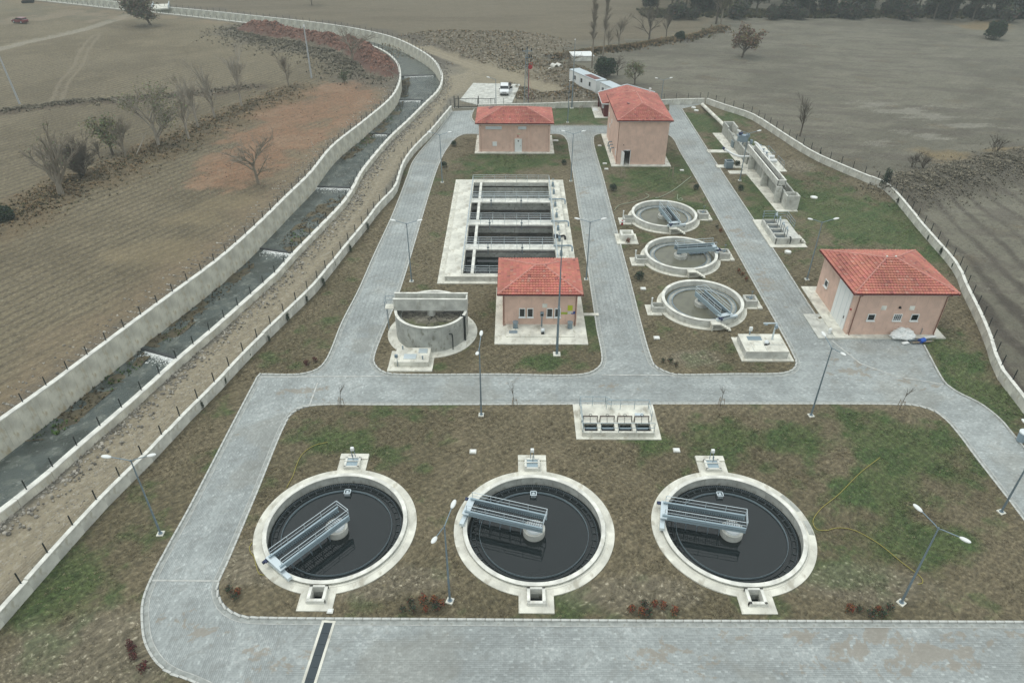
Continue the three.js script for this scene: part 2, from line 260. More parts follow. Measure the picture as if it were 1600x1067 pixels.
const kR = curve([[32.85, -139.67], [32.48, -107.06], [32.43, -81.54], [32.29, -70.06], [32.23, -63.92]], 0.6), kR2 = curve(extend([[41.11, -58.46], [40.11, -52.27], [40.24, -51.6], [40.62, -50.75], [41.69, -49.29], [42.16, -47.88], [42.31, -46.77], [42.27, -45.36], [42.22, -43.47]], 0, 40), 0.6);
const lawnR = [...kR, ...[[32.15, -59.66], [41.41, -59.49]], ...kR2, ...offset(perimRight, 0.05).slice(1).reverse(), ...[[38.62, -143.7]]];
const rectAt = (x0, x1, z0, z1) => [[x0, z0], [x1, z0], [x1, z1], [x0, z1]];
const circleAt = (x, z, r, n = 48) => Array.from({ length: n }, (_, i) => [x + r * Math.cos(i / n * 6.28318530), z + r * Math.sin(i / n * 6.28318530)]);
const BIG = [[-12.66, -34.85], [1.64, -34.75], [15.96, -34.75]];
const POND = [-5.7, 5.25, -99.5, -71.7];
const lawnsWithHoles = {
  lawnF: withHoles(lawnF, BIG.flatMap(([x, z]) => [circleAt(x, z, 5.0), rectAt(x - 0.55, x + 0.55, z + 5.3, z + 6.38)])),
  lawnC1: withHoles(lawnC1, [rectAt(...POND)]),
};

// ---------------------------------------------------------------- colours of the open ground
const GX = 700, GZ = 420, GX0 = -400, GZ0 = -400;
const gridded = fn => { const a = new Float32Array(GX * GZ); for (let j = 0; j < GZ; j++) for (let i = 0; i < GX; i++) a[j * GX + i] = fn(GX0 + i, GZ0 + j); return (x, z) => { const u = clamp(x - GX0, 0, GX - 1.01), v = clamp(z - GZ0, 0, GZ - 1.01), i = u | 0, j = v | 0, a0 = u - i, b0 = v - j, k = j * GX + i; return (a[k] * (1 - a0) + a[k + 1] * a0) * (1 - b0) + (a[k + GX] * (1 - a0) + a[k + GX + 1] * a0) * b0; }; };
const lw6 = leftWall.filter((_, i) => i % 6 === 0), rw6 = rightWall.filter((_, i) => i % 6 === 0);
const treeLine = extend([[-67.51, -85.75], [-65.57, -91.38], [-64.66, -96.39], [-60.93, -104.24], [-58.11, -114.05], [-54.22, -126.92], [-50.01, -139.73], [-45.63, -151.82]], 40, 0), ditch2 = [[-97, -134.95], [-91.63, -138.35], [-87.05, -141.45], [-77.64, -142.9], [-65.46, -147.68], [-53.92, -152.71]];
const pathLight = extend([[-129.03, -188.38], [-125.76, -199.88], [-121.66, -211.8], [-119.44, -224], [-118.45, -236.4], [-117.51, -244.22]], 60, 0), twoTrack = [[-113.41, -205.87], [-107.6, -188], [-100.8, -171.48], [-96.62, -157.28], [-90.51, -142.74]], yardTrack = [[-149.46, -222.46], [-142.81, -230.62], [-137.67, -239.3], [-123.73, -230.99], [-117.02, -233.22]];
const heapLine = [[-73.02, -213.76], [-64.79, -206.79], [-56.6, -201.87], [-48.4, -195.58], [-41.44, -189.62], [-36.18, -182.55], [-31.4, -174.01], [-28.11, -164.95]], track = extend([[-33.99, -34.43], [-32.5, -39.87], [-30.82, -45.95], [-28.57, -54.26], [-26.26, -65.35], [-23.76, -78.7], [-21.66, -93.32], [-20.19, -107.38], [-17.36, -126.6], [-14.6, -148.34], [-11.56, -162.81], [-8.26, -168.61]], 30, 0);
const track2 = [[-63.49, -229.06], [-46.97, -213.13], [-30.8, -199.89], [-17.7, -185.18], [-9.22, -173.45], [-1.65, -165.21], [7.91, -153.54]], hedge = [[10.66, -181.51], [20.69, -188.62], [29.35, -193.16], [38.64, -199.46], [50.6, -207.87], [60.5, -219.64]], bankR = extend([[56.03, -97.02], [60.8, -100.23], [66.76, -102.57], [74.85, -106.65], [81.56, -109.53]], 0, 60);
const dLW = gridded((x, z) => lineD(lw6, x, z)), dRW = gridded((x, z) => lineD(rw6, x, z)), dTree = gridded((x, z) => lineD(treeLine, x, z)), dDitch = gridded((x, z) => lineD(ditch2, x, z)), dPath = gridded((x, z) => lineD(pathLight, x, z)), dTwo = gridded((x, z) => lineD(twoTrack, x, z)), dYard = gridded((x, z) => lineD(yardTrack, x, z)), dHeap = gridded((x, z) => lineD(heapLine, x, z)), dTrack = gridded((x, z) => lineD(track, x, z)), dTrack2 = gridded((x, z) => lineD(track2, x, z)), dHedge = gridded((x, z) => lineD(hedge, x, z)), dBank = gridded((x, z) => lineD(bankR, x, z));
const inLeft = gridded((x, z) => inPoly([...lw6, [-500, -280], [-500, 60], [-40, 60]], x, z) ? 1 : 0);
const blob = (x, z, b) => clamp(1 - Math.hypot((x - b[0][0]) / b[1], (z - b[0][1]) / b[2]));
const RED = [[[-38.14, -136.9], 14, 19], [[-40.16, -121.74], 13, 16], [[-40.23, -110.62], 8, 12], [[-34.21, -148.08], 11, 17], [[-42.46, -106.32], 9, 12], [[-42.48, -134.79], 12, 16]], STRAW = [[[-39.01, -92.72], 7, 6], [[-42.82, -87.37], 6, 4], [[-42.89, -77.18], 9, 6]], PALE = [[[77.72, -137.06], 13, 9], [[73.35, -142.57], 9, 7], [[83.37, -129.24], 9, 4], [[63.4, -119.5], 7, 5], [[73.26, -124.04], 8, 4]], OCHRE = [[[72.52, -111.77], 10, 8], [[81.74, -113.36], 8, 6], [[139.5, -225.88], 14, 12]];
const RUBBLE = [[[8.36, -164.22], 12, 16], [[-3.56, -193.37], 22, 26], [[9.01, -148.65], 10, 8], [[-17.02, -196.97], 20, 22]];
const furr = Math.atan2(...(() => { const a = [-55.96, -66.48], b = [-43.99, -90.49]; return [b[1] - a[1], b[0] - a[0]]; })()), furrR = Math.atan2(...(() => { const a = [54.81, -91.35], b = [52.79, -65.89]; return [b[1] - a[1], b[0] - a[0]]; })());
const fs = [Math.sin(furr), Math.cos(furr)], fr = [Math.sin(furrR), Math.cos(furrR)];
const mask = l => gridded((x, z) => { let m = 0; for (const b of l) m = Math.max(m, blob(x, z, b)); return m; }), mRED = mask(RED), mSTRAW = mask(STRAW), mPALE = mask(PALE), mOCHRE = mask(OCHRE), mRUB = mask(RUBBLE);
function groundCol(x, z, c) {
  const n1 = fbm(x / 19 + 3, z / 19), n2 = fbm(x / 4.3, z / 4.3 + 5), n3 = fbm(x / 1.1 + n1 * 9, z / 1.1 + n2 * 1.2), n4 = fbm(x / 0.37 + n1 * 17 + n2 * 3, z / 0.37 - n1 * 11), n5 = fbm(x / 0.19 + n1 * 23, z / 0.23 - n1 * 19 + n2 * 5), n6 = fbm(x / 0.24 + n2 * 7 + n1 * 11, z / 0.33 + n1 * 13), w = n3 * 0.25 + n4 * 0.35 + n5 * 0.4;
  if (inLeft(x, z) > 0.5) {
    c[0] = 114; c[1] = 105; c[2] = 83; mix3(c, 101, 92, 71, sst(0.3, 0.75, n1)); mix3(c, 127, 117, 94, sst(0.5, 0.85, n2) * 0.4);
    const q = -x * fs[0] + z * fs[1] + (n2 - 0.5) * 0.35, row = 0.5 + 0.5 * Math.sin(q * 6.283 / 1.35); mix3(c, 70, 64, 53, sst(0.5, 0.95, row * 0.62 + n4 * 0.42) * 0.62 * sst(60, 40, -z - 130 < 0 ? 0 : -z - 130));
    mix3(c, 142, 134, 116, sst(0.7, 0.84, n5) * 0.5); mix3(c, 66, 60, 50, sst(0.62, 0.76, n6) * 0.35);
    const dl = dLW(x, z); mix3(c, 128, 113, 91, sst(11, 4, dl + n2 * 5) * 0.6); mix3(c, 104, 97, 84, sst(3.4, 1.2, dl + n3 * 1.5) * 0.8);
    const r = mRED(x, z); const rd = sst(0.05, 0.6, r + (n2 - 0.5) * 0.7 + (n3 - 0.5) * 0.25) * sst(0, 0.15, r); mix3(c, 134, 101, 77, rd * (0.55 + 0.4 * n4)); mix3(c, 136, 114, 92, rd * sst(0.55, 0.8, n2) * 0.6);
    const s = mSTRAW(x, z); mix3(c, 126, 114, 88, sst(0.2, 0.6, s + (n2 - 0.5) * 0.5) * 0.55);
    const dt = dTree(x, z); mix3(c, 104, 90, 67, sst(7, 2.5, dt + (n2 - 0.5) * 5) * 0.7); mix3(c, 76, 70, 54, sst(3.5, 0.8, dt + (n3 - 0.5) * 4) * 0.5);
    const dd = dDitch(x, z); mix3(c, 84, 74, 60, sst(3.5, 1.2, dd + (n2 - 0.5) * 3) * 0.85);
    const dh = dHeap(x, z); mix3(c, 92, 86, 74, sst(15, 7, dh + (n2 - 0.5) * 6) * 0.8); mix3(c, 100, 76, 65, sst(4.6, 3.4, dh + (n2 - 0.5) * 2.5)); mix3(c, 84, 60, 50, sst(4.6, 3.4, dh + (n2 - 0.5) * 2) * sst(0.55, 0.75, n3) * 0.7);
    mix3(c, 138, 132, 117, sst(2.6, 1.3, dPath(x, z) + (n3 - 0.5) * 1.6) * 0.85); const tw = Math.abs(dTwo(x, z) - 0.9); mix3(c, 128, 119, 101, sst(0.55, 0.15, tw + (n3 - 0.5) * 0.6) * 0.6); mix3(c, 128, 117, 98, sst(7, 2, dYard(x, z) + (n2 - 0.5) * 8) * 0.7);
    mix3(c, 86, 84, 68, sst(-215, -235, z) * sst(0.4, 0.7, n2) * 0.4);
  } else {
    c[0] = 108; c[1] = 105; c[2] = 91; mix3(c, 96, 93, 80, sst(0.35, 0.75, n1)); mix3(c, 119, 115, 101, sst(0.5, 0.85, fbm(x / 7 + z / 18, z / 3.2)) * 0.5);
    const q = -x * fr[0] + z * fr[1] + (n2 - 0.5) * 1.1, row = 0.5 + 0.5 * Math.sin(q * 6.283 / 3.1), near = sst(-108, -92, z) * sst(30, 44, x);
    mix3(c, 66, 60, 52, near * sst(0.4, 0.8, row * 0.5 + n1 * 0.5) * 0.8); mix3(c, 88, 82, 73, sst(0.55, 0.72, fbm(x / 9 + z / 14, z / 2.1 - x / 7)) * 0.5); mix3(c, 62, 58, 50, sst(0.62, 0.76, n4 * 0.6 + n2 * 0.4) * 0.45);
    if (z < -205 || (x < 30 && z < -190)) { const t = sst(-196, -206, z + (n2 - 0.5) * 8) * sst(52, 44, x + (-205 - z) * -0.5 + (n2 - 0.5) * 6); mix3(c, 106, 97, 78, t * 0.85); mix3(c, 94, 85, 68, t * sst(0.4, 0.8, fbm(x / 30, z / 5)) * 0.7); }
    let p = mPALE(x, z); mix3(c, 138, 135, 124, sst(0.35, 0.85, p + (fbm(x / 5 + z / 9, z / 1.6) - 0.5) * 1.1 + (n5 - 0.5) * 0.5) * 0.6);
    p = mOCHRE(x, z); mix3(c, 124, 108, 78, sst(0.15, 0.6, p + (n2 - 0.5) * 0.6) * 0.75);
    const db = dBank(x, z); mix3(c, 84, 79, 68, sst(7, 3, db + (n2 - 0.5) * 5) * 0.8);
    let k = mRUB(x, z); k = sst(0.05, 0.35, k + (n2 - 0.5) * 0.3); mix3(c, 110, 101, 84, k * 0.9); mix3(c, 84, 77, 61, k * sst(0.5, 0.7, n3) * 0.8); mix3(c, 162, 158, 146, k * sst(0.7, 0.8, n4) * 0.6);
    const dr = dRW(x, z), far = sst(-165, -185, z); mix3(c, 104, 101, 92, sst(6.5, 4, dr + (n2 - 0.5) * 3) * (1 - far)); mix3(c, 88, 83, 74, sst(9, 4, dr + (n2 - 0.5) * 6) * far * 0.7);
    const t1 = Math.min(dTrack(x, z), dTrack2(x, z)); mix3(c, 136, 127, 107, sst(3.1, 1.7, t1 + (n2 - 0.5) * 1.6) * 0.92); mix3(c, 150, 141, 120, sst(0.55, 0.2, Math.abs(t1 - 0.85) + (n3 - 0.5) * 0.4) * 0.5);
    mix3(c, 138, 129, 108, sst(18, 7, Math.hypot(x + 6, (z + 160) * 0.8) + (n2 - 0.5) * 8) * 0.85);
    mix3(c, 150, 147, 138, sst(0.66, 0.8, n5) * 0.5 * sst(8, 5, dr) * (1 - far)); mix3(c, 60, 57, 48, sst(2.4, 0.8, dHedge(x, z) + (n2 - 0.5) * 3.5) * 0.8);
  }
  const k = 0.84 + 0.32 * w; c[0] *= k; c[1] *= k; c[2] *= k;
}
const hBase = (x, z) => (fbm(x / 21, z / 21) - 0.5) * 0.35 + (fbm(x / 3.1, z / 3.1) - 0.5) * 0.12;
function hLeft(x, z) {
  const dl = dLW(x, z), e = sst(0.3, 5, dl); let h = 0.38 + e * hBase(x, z) + (fbm(x / 0.8, z / 0.8) - 0.5) * 0.07;
  h += 0.55 * sst(6, 1.5, dTree(x, z)) * (0.6 + 0.8 * fbm(x / 3, z / 3)) + 0.5 * sst(3, 0.8, dDitch(x, z)) * fbm(x / 2, z / 2);
  const dh = dHeap(x, z); h += sst(4.8, 0.6, dh) * (1.3 + 1.5 * fbm(x / 3.4, z / 3.4)) * sst(0.5, 2.2, dl) + sst(14, 5, dh) * 0.8 * fbm(x / 4, z / 4) * sst(1, 5, dl);
  return h - 0.16 * sst(2.6, 1.2, dPath(x, z));
}
function hRight(x, z) {
  const dr = dRW(x, z), dt = Math.min(dTrack(x, z), dTrack2(x, z)), flat = sst(1.5, 3.5, dt) * sst(1, 5, Math.max(Math.abs(x + 4) - 8, Math.abs(z + 149) - 13)); let h = 0.02 + sst(0.5, 6, dr) * flat * (hBase(x, z) + 0.12) + (fbm(x / 0.7, z / 0.7) - 0.5) * 0.06 * flat + 0.18 * sst(2.2, 0.6, dr) * fbm(x / 1.3, z / 1.3);
  const k = mRUB(x, z); h += sst(0.1, 0.5, k) * flat * (1.5 * fbm(x / 5, z / 5) + 0.5 * fbm(x / 1.5, z / 1.5) - 0.3);
  h += sst(6.5, 1.5, dBank(x, z)) * (0.9 + 0.9 * fbm(x / 4, z / 4)) + 0.5 * sst(3, 0.8, dHedge(x, z));
  return h;
}
const gMat = (rect, w, h, fn, bm = 23, bs = 0.14) => std({ map: planTex(w, h, rect, fn), bumpMap: bumpFor(rect, bm), bumpScale: bs, roughness: 1 });
{
  const polyA = [...offset(leftWall, -0.15), [-560, -330], [-560, 30], [-30, 30]];
  let r = [-190, -8, -270, -10]; struct('field', sheet(polyA, 1.25, hLeft, r), gMat(r, 1536, 1536, groundCol), 'ploughed brown stubble field on the left of the channel');
  const plain = std({ map: tileTex(512, 60, (u, v, c) => { groundCol(-120 + u * 60, -140 + v * 60, c); }), roughness: 1 });
  const uvm = g => { const p = g.attributes.position, uv = g.attributes.uv; for (let i = 0; i < p.count; i++) uv.setXY(i, p.getX(i), p.getZ(i)); return g; };
  struct('field', mergeGeometries([sheet(polyA, 10, hLeft, [-560, -190, -400, 30]), sheet(polyA, 10, hLeft, [-190, -8, -400, -270]), sheet(polyA, 6, hLeft, [-190, -8, -10, 30])].filter(g => g.index.count).map(uvm)), plain, 'open ground beyond the left edge of the photograph');
  const outer = [...offset(rightWall, 0.2), [-560, -640], [520, -640], [520, 40], [-34, 40]], polyB = withHoles(outer, [site]);
  r = [-70, 46, -215, -10]; struct('ground', sheet(polyB, 1, hRight, r), gMat(r, 1024, 1536, groundCol), 'bare stony ground with a dirt track between channel and plant');
  r = [46, 206, -215, -10]; struct('field', sheet(polyB, 1.6, hRight, r), gMat(r, 1536, 1536, groundCol), 'grey brown fallow field on the right of the plant');
  r = [-200, 206, -335, -215]; struct('field', sheet(polyB, 2, hRight, r), gMat(r, 1536, 512, groundCol), 'smooth brown field at the far side');
  struct('field', mergeGeometries([sheet(polyB, 20, hRight, [-560, -200, -640, -200]), sheet(polyB, 20, hRight, [-200, 206, -640, -335]), sheet(polyB, 16, hRight, [206, 520, -640, 40]), sheet(polyB, 8, hRight, [-70, 206, -10, 40])].filter(g => g.index.count).map(uvm)), plain, 'open land beyond the frame');
}

// ---------------------------------------------------------------- channel: walls, bed water, weirs, silt
const WEIRS = [[[-38.59, -60.88], [-34.55, -59.29]], [[-32.87, -83.92], [-28.34, -82.67]], [[-30.87, -105.1], [-24.98, -104.63]], [[-27.88, -130.8], [-23.31, -130.48]], [[-24.26, -152.57], [-19.53, -152.63]], [[-25.67, -171.94], [-18.76, -173.23]]];
{
  const wall = (name, label, line, side, top, th, mat) => {
    const t = thing(name, label, 'retaining wall'), pts = along(line, 3); const g = uvBox(B(2.985, 3.9, th, 0, 0, 0)), g2 = uvBox(B(2.985, 0.1, th + 0.06, 0, 0, 0)); let n = 0, far = [];
    for (let i = 0; i < pts.length - 1; i++) {
      const q = pts[i + 1], p = { a: Math.atan2(-(q.z - pts[i].z), q.x - pts[i].x) }, x = (pts[i].x + q.x) / 2 + Math.sin(p.a) * th / 2 * side, z = (pts[i].z + q.z) / 2 + Math.cos(p.a) * th / 2 * side;
      if (n < 150) { const m = part(t, 'wall_panel', g, mat); m.position.set(x, top - 1.96, z); m.rotation.y = p.a; const k = part(t, 'coping', g2, MAT.coping); k.position.set(x, top - 0.04, z); k.rotation.y = p.a; n++; }
      else far.push(T(B(2.985, 3.9, th), x, top - 1.96, z, p.a));
    }
    if (far.length) stuffPart(part(t, 'far_wall_panels', J(far), mat)); return t;
  };
  wall('channel_wall', 'tall stained concrete retaining wall along the left bank of the channel', leftWall, -1, 0.62, 0.42, MAT.chan);
  wall('channel_wall', 'concrete retaining wall between the channel and the dirt track', rightWall, 1, 0.95, 0.42, MAT.chan);
  const bedPoly = [...offset(leftWall, -0.1), ...offset(rightWall, 0.1).reverse()];
  const lvl = (x, z) => { let k = 0; for (const w of WEIRS) { const m = [(w[0][0] + w[1][0]) / 2, (w[0][1] + w[1][1]) / 2], L = Math.hypot(w[1][0] - w[0][0], w[1][1] - w[0][1]); let nx = -(w[1][1] - w[0][1]) / L, nz = (w[1][0] - w[0][0]) / L; if ((x - m[0]) * nx + (z - m[1]) * nz < 0) k++; } return -2.62 + 0.13 * k; };
  const cuts = [30, ...WEIRS.map(w => (w[0][1] + w[1][1]) / 2)];
  // the water steps down at each weir: pools between the weir lines
  const seg = (a, b) => { const clipHalf = (poly, w, s) => { const o = [], nx = -(w[1][1] - w[0][1]), nz = (w[1][0] - w[0][0]), f = p => s * ((p[0] - w[0][0]) * nx + (p[1] - w[0][1]) * nz); for (let i = 0; i < poly.length; i++) { const p = poly[i], q = poly[(i + 1) % poly.length], fp = f(p), fq = f(q); if (fp >= 0) o.push(p); if ((fp >= 0) !== (fq >= 0)) { const t = fp / (fp - fq); o.push([p[0] + (q[0] - p[0]) * t, p[1] + (q[1] - p[1]) * t]); } } return o; }; let q = bedPoly; if (a) q = clipHalf(q, a, -1); if (b) q = clipHalf(q, b, 1); return q; };
  const gs = []; for (let k = 0; k <= WEIRS.length; k++) { const q = seg(k ? WEIRS[k - 1] : null, WEIRS[k] || null); if (q.length > 2) gs.push(sheet(q, 4, () => -2.62 + 0.13 * k, [-560, 60, -400, 60])); }
  const wg = mergeGeometries(gs); { const p = wg.attributes.position, uv = wg.attributes.uv; for (let i = 0; i < p.count; i++) uv.setXY(i, p.getX(i), p.getZ(i)); }
  struct('water', wg, MAT.waterChan, 'shallow grey stream water in the concrete channel');
  WEIRS.forEach((w, k) => {
    const m = [(w[0][0] + w[1][0]) / 2, (w[0][1] + w[1][1]) / 2], L = Math.hypot(w[1][0] - w[0][0], w[1][1] - w[0][1]) + 1.2, a = Math.atan2(-(w[1][1] - w[0][1]), w[1][0] - w[0][0]);
    const where = ['nearest to the camera', 'second from the camera', 'third from the camera', 'fourth from the camera, beside the green silt', 'just before the channel bend', 'inside the channel bend'][k];
    const t = thing('weir', 'low dark concrete sill across the stream, ' + where, 'weir', [m[0], -2.62 + 0.13 * k, m[1]], a);
    part(t, 'sill', J(B(L, 0.6, 0.34, 0, -0.13, -0.1)), MAT.sill);
    const f = []; for (let i = 0; i < 800; i++) { const r = rr(0.015, 0.06), d = 0.08 + 2.4 * rnd() * rnd() * rnd(); f.push(T(new THREE.IcosahedronGeometry(r, 0).scale(1, 0.35, rr(1, 2.6)), rr(-L / 2 + 0.8, L / 2 - 0.6), 0.01, d)); }
    stuffPart(part(t, 'foam', J(f), MAT.white));
  });
}

// ---------------------------------------------------------------- paving, lawns, kerbs
const GREEN = [[[31.69, -43.49], 9, 6], [[28.26, -39.14], 6, 4], [[23.48, -44.23], 4, 3], [[17.81, -44.99], 4, 3], [[11.75, -44.17], 3, 2.5], [[22.14, -30.82], 4, 1.6], [[-14.06, -44.03], 4, 2.2], [[29.52, -33.57], 6, 3], [[-0.1, -109.57], 11, 8], [[11.99, -135.45], 18, 9], [[24.15, -135.59], 10, 9], [[20.51, -104.23], 10, 8], [[14.36, -111.18], 4, 9], [[27.3, -111.31], 4, 9], [[38.26, -98.06], 6, 12], [[34.35, -88.02], 5, 9], [[46.88, -87.12], 16, 14], [[44.15, -91.26], 12, 12], [[50.25, -83.26], 6, 8], [[42.99, -56.27], 6, 10], [[42.16, -51.23], 6, 6], [[50.17, -77.9], 8, 6], [[22.89, -91.07], 5, 6], [[38.14, -119.23], 7, 9], [[34.26, -131.73], 6, 9], [[42.44, -135.81], 6, 8], [[2.46, -54.96], 3, 1.5], [[-29.76, -29.09], 5, 4], [[43.98, -50.3], 4, 3], [[26.08, -97.94], 4, 4], [[7.96, -61.76], 2, 3]];
const STONY = [[[-8.5, -30.18], 6, 2], [[-17.53, -31.7], 4, 3], [[23.56, -30.06], 7, 2.5], [[8.48, -29.25], 7, 2], [[-25.26, -25.02], 9, 4], [[18.04, -56.11], 4, 2], [[44.5, -108.59], 5, 4]];
const mGREEN = mask(GREEN), mSTONY = mask(STONY);
function lawnCol(x, z, c) {
  const n1 = fbm(x / 7 + 1, z / 7), n2 = fbm(x / 1.7, z / 1.7), n3 = fbm(x / 0.42 + n1 * 7 + n2, z / 0.42 - n1 * 6), n4 = fbm(x / 0.17 + n1 * 13 + n2 * 3, z / 0.17 - n1 * 11 + n2 * 2);
  c[0] = 102; c[1] = 94; c[2] = 74; mix3(c, 92, 85, 65, sst(0.35, 0.7, n1)); mix3(c, 117, 107, 86, sst(0.5, 0.85, n2) * 0.4);
  const g = mGREEN(x, z); const gm = sst(0.06, 0.6, g * 0.95 + (n1 - 0.5) * 0.5 + (n2 - 0.5) * 0.55); mix3(c, 71, 84, 48, gm * 0.9); mix3(c, 58, 77, 41, gm * sst(0.5, 0.75, n2) * 0.7);
  mix3(c, 66, 76, 45, sst(0.6, 0.8, n2 * 0.5 + n1 * 0.5) * 0.4);
  let s = mSTONY(x, z); s = sst(0.1, 0.5, s + (n2 - 0.5) * 0.3); mix3(c, 118, 112, 98, s * 0.5); mix3(c, 176, 170, 154, sst(0.7, 0.84, n4 * 0.75 + n3 * 0.25) * (0.12 + 0.4 * s));
  mix3(c, 66, 63, 47, sst(0.56, 0.7, n3) * 0.2); const k = 0.8 + 0.44 * n4; c[0] *= k; c[1] *= k; c[2] *= k;
}
const MUD = [[[23.72, -25.64], 16, 3.6], [[11.7, -24.74], 7, 3], [[-19.91, -26.34], 3, 3], [[-19.21, -50.87], 6, 1.6], [[11.77, -51.53], 6, 1.4], [[8.44, -81.08], 3, 9], [[9.72, -97.79], 3, 6], [[28.67, -71.37], 3, 8], [[32.58, -55.15], 5, 3], [[37.33, -52.16], 5, 1.5], [[29.26, -84.99], 2.5, 8], [[-14.63, -24.64], 4, 2], [[-1.76, -51.93], 5, 1]];
const mMUD = mask(MUD);
function paveCol(x, z, c, i, j) {
  const along2 = z < -58.5 || x < -13.5; const bu = along2 ? x : z, bv = along2 ? z : x, r = Math.floor(bu / 0.125), q = Math.floor((bv + (r & 1) * 0.11) / 0.22), w = white(r * 7 + 13, q * 3 + 5), w2 = white(r + 200, q * 5 + 90);
  const n1 = fbm(x / 9, z / 9), n2 = fbm(x / 2.1 + n1 * 2, z / 2.1), n3 = fbm(x / 0.5 + n1 * 9, z / 0.5 - n1 * 8);
  const n4 = fbm(x / 0.16 + n1 * 15, z / 0.16 - n1 * 13);
  let k = 0.88 + 0.1 * w + 0.09 * (n1 - 0.5) + 0.1 * (n2 - 0.5); if (w2 > 0.96) k *= 1.12;
  const fu = bu / 0.125 - r, fv = (bv + (r & 1) * 0.11) / 0.22 - q; if (fu < 0.2) k *= 0.9; if (fv < 0.12) k *= 0.94;
  c[0] = 161 * k; c[1] = 167 * k; c[2] = 165 * k;
  mix3(c, 190, 193, 190, sst(0.66, 0.84, n4 * 0.62 + n2 * 0.38) * 0.5); mix3(c, 120, 122, 118, sst(0.64, 0.82, n3) * 0.3);
  let m = mMUD(x, z); m = sst(0.52, 0.6, m * 0.4 + fbm(x / 2.3 + 4, z / 1.1) * 0.4 + n3 * 0.28 - 0.09 + (n4 - 0.5) * 0.16); mix3(c, 138, 130, 117, m * 0.6);
  mix3(c, 128, 124, 112, sst(0.6, 0.8, fbm(x / 5 + 6, z / 5)) * 0.22);
}
{
  const pave = withHoles(site, [lawnF, lawnC1, lawnC2, lawnN, lawnR, lawnP].map(l => l)), hp = (x, z) => (fbm(x / 9, z / 9) - 0.5) * 0.012;
  const paveIn = [lawnF, lawnC1, lawnC2, lawnN];
  // roads: a sheet that runs a little under the kerbs
  const paving = withHoles(site.map(p => p), paveIn);
  let r = [-34, 50, -62, -12]; struct('pavement', sheet(paving, 1, hp, r), gMat(r, 2048, 1228, paveCol, 6, 0.006), 'grey block paved service roads around the front tanks');
  r = [-34, 50, -146, -62]; struct('pavement', sheet(paving, 1, hp, r), gMat(r, 1536, 1536, paveCol, 6, 0.006), 'grey block paved roads between the buildings');
  const hl = (x, z) => 0.085 + (fbm(x / 1.3, z / 1.3) - 0.5) * 0.05 + (fbm(x / 6, z / 6) - 0.5) * 0.04;
  const rF = [-40, 62, -62, -10], mF = gMat(rF, 2048, 1044, lawnCol, 11, 0.02), rB = [-34, 56, -148, -62], mB = gMat(rB, 1536, 1536, lawnCol, 11, 0.02);
  const both = (name, poly, label) => { for (const [rc, m] of [[rF, mF], [rB, mB]]) { const g = sheet(poly, 0.5, hl, rc); if (g.index.count) struct(name, g, m, label + (m === mF ? ' (front)' : ' (back)')); } };
  both('lawn', lawnsWithHoles.lawnF, 'patchy lawn round the three large tanks'); both('lawn', lawnP, 'dry grass verge inside the left boundary wall'); both('lawn', lawnsWithHoles.lawnC1, 'lawn round the rectangular basin'); both('lawn', lawnC2, 'lawn round the three small tanks'); both('lawn', lawnN, 'green grass strip along the back wall'); both('lawn', lawnR, 'green lawn along the right boundary wall');
  MAT.gutter = std({ map: concTile(2, [150, 154, 150], [120, 118, 108], 7.7), roughness: 0.9 });
  const stone = uvBox(RB(0.585, 0.2, 0.14, 0.015));
  const kerb = (line, side, label, pieces = 0) => {
    const k = new THREE.Group(); k.name = numbered('kerb'); k.userData = { kind: 'structure', label, category: 'kerb' }; scene.add(k);
    const L = offset(line, 0.07 * side), far = [], pts = along(L, 0.6).filter(p => p.z > -170).sort((a, b) => b.z - a.z);
    pts.forEach((p, i) => { const x = p.x + Math.cos(p.a) * 0.3, z = p.z - Math.sin(p.a) * 0.3; if (i < pieces) { const m = part(k, 'kerb_stone', stone, MAT.kerb); m.position.set(x, 0.03 + 0.006 * rnd(), z); m.rotation.y = p.a + rr(-0.008, 0.008); } else far.push(T(B(0.585, 0.2, 0.14), x, 0.03, z, p.a)); });
    if (far.length) stuffPart(part(k, 'kerb_stones', J(far), MAT.kerb));
    part(k, 'gutter', ribbon(offset(line, 0.14 * side), 0, 0.3 * side, 0.014), MAT.gutter); part(k, 'gutter_edge', ribbon(offset(line, 0.44 * side), 0, 0.045 * side, 0.019), MAT.kerb);
  };
  kerb(kF, 1, 'concrete kerb round the front lawn', 290); kerb(kP, 1, 'concrete kerb of the left verge', 230); kerb(kC1, 1, 'concrete kerb round the basin lawn', 120); kerb(kC2, 1, 'concrete kerb round the small tank lawn', 60); kerb(kN, 1, 'concrete kerb of the back lawn'); kerb(kR, -1, 'concrete kerb of the right lawn by the road'); kerb(kR2, -1, 'concrete kerb at the lower right bend', 60);
  struct('paving_strip', mergeGeometries([[[-24.17, -30.26], [-19.57, -30.23]], [[-16.01, -109.41], [-11.58, -108.88]], [[-23.6, -52.88], [-12.09, -53.04]], [[-17.96, -52.03], [-17.93, -48.68]], [[8.43, -53.37], [15.34, -53.36]], [[-11.48, -137.65], [-7.43, -137.91]], [[32.29, -59.31], [33.59, -55.36]], [[33.59, -55.36], [36.07, -53.33]], [[36.07, -53.33], [40.01, -52.08]]].map(l => ribbon(curve(l, 0.6), -0.07, 0.07, 0.022))), MAT.kerb, 'thin concrete strips across the block paving');
  struct('apron', J(new THREE.ExtrudeGeometry(new THREE.Shape([[-10.71, -144.89], [-8.59, -158.23], [1.59, -157.42], [-0.17, -143.21], [-6.84, -141.57]].map(p => new THREE.Vector2(p[0], -p[1]))), { depth: 0.25, bevelEnabled: false }).rotateX(-Math.PI / 2).translate(0, -0.1, 0)), MAT.conc, 'pale concrete apron outside the gate');
}

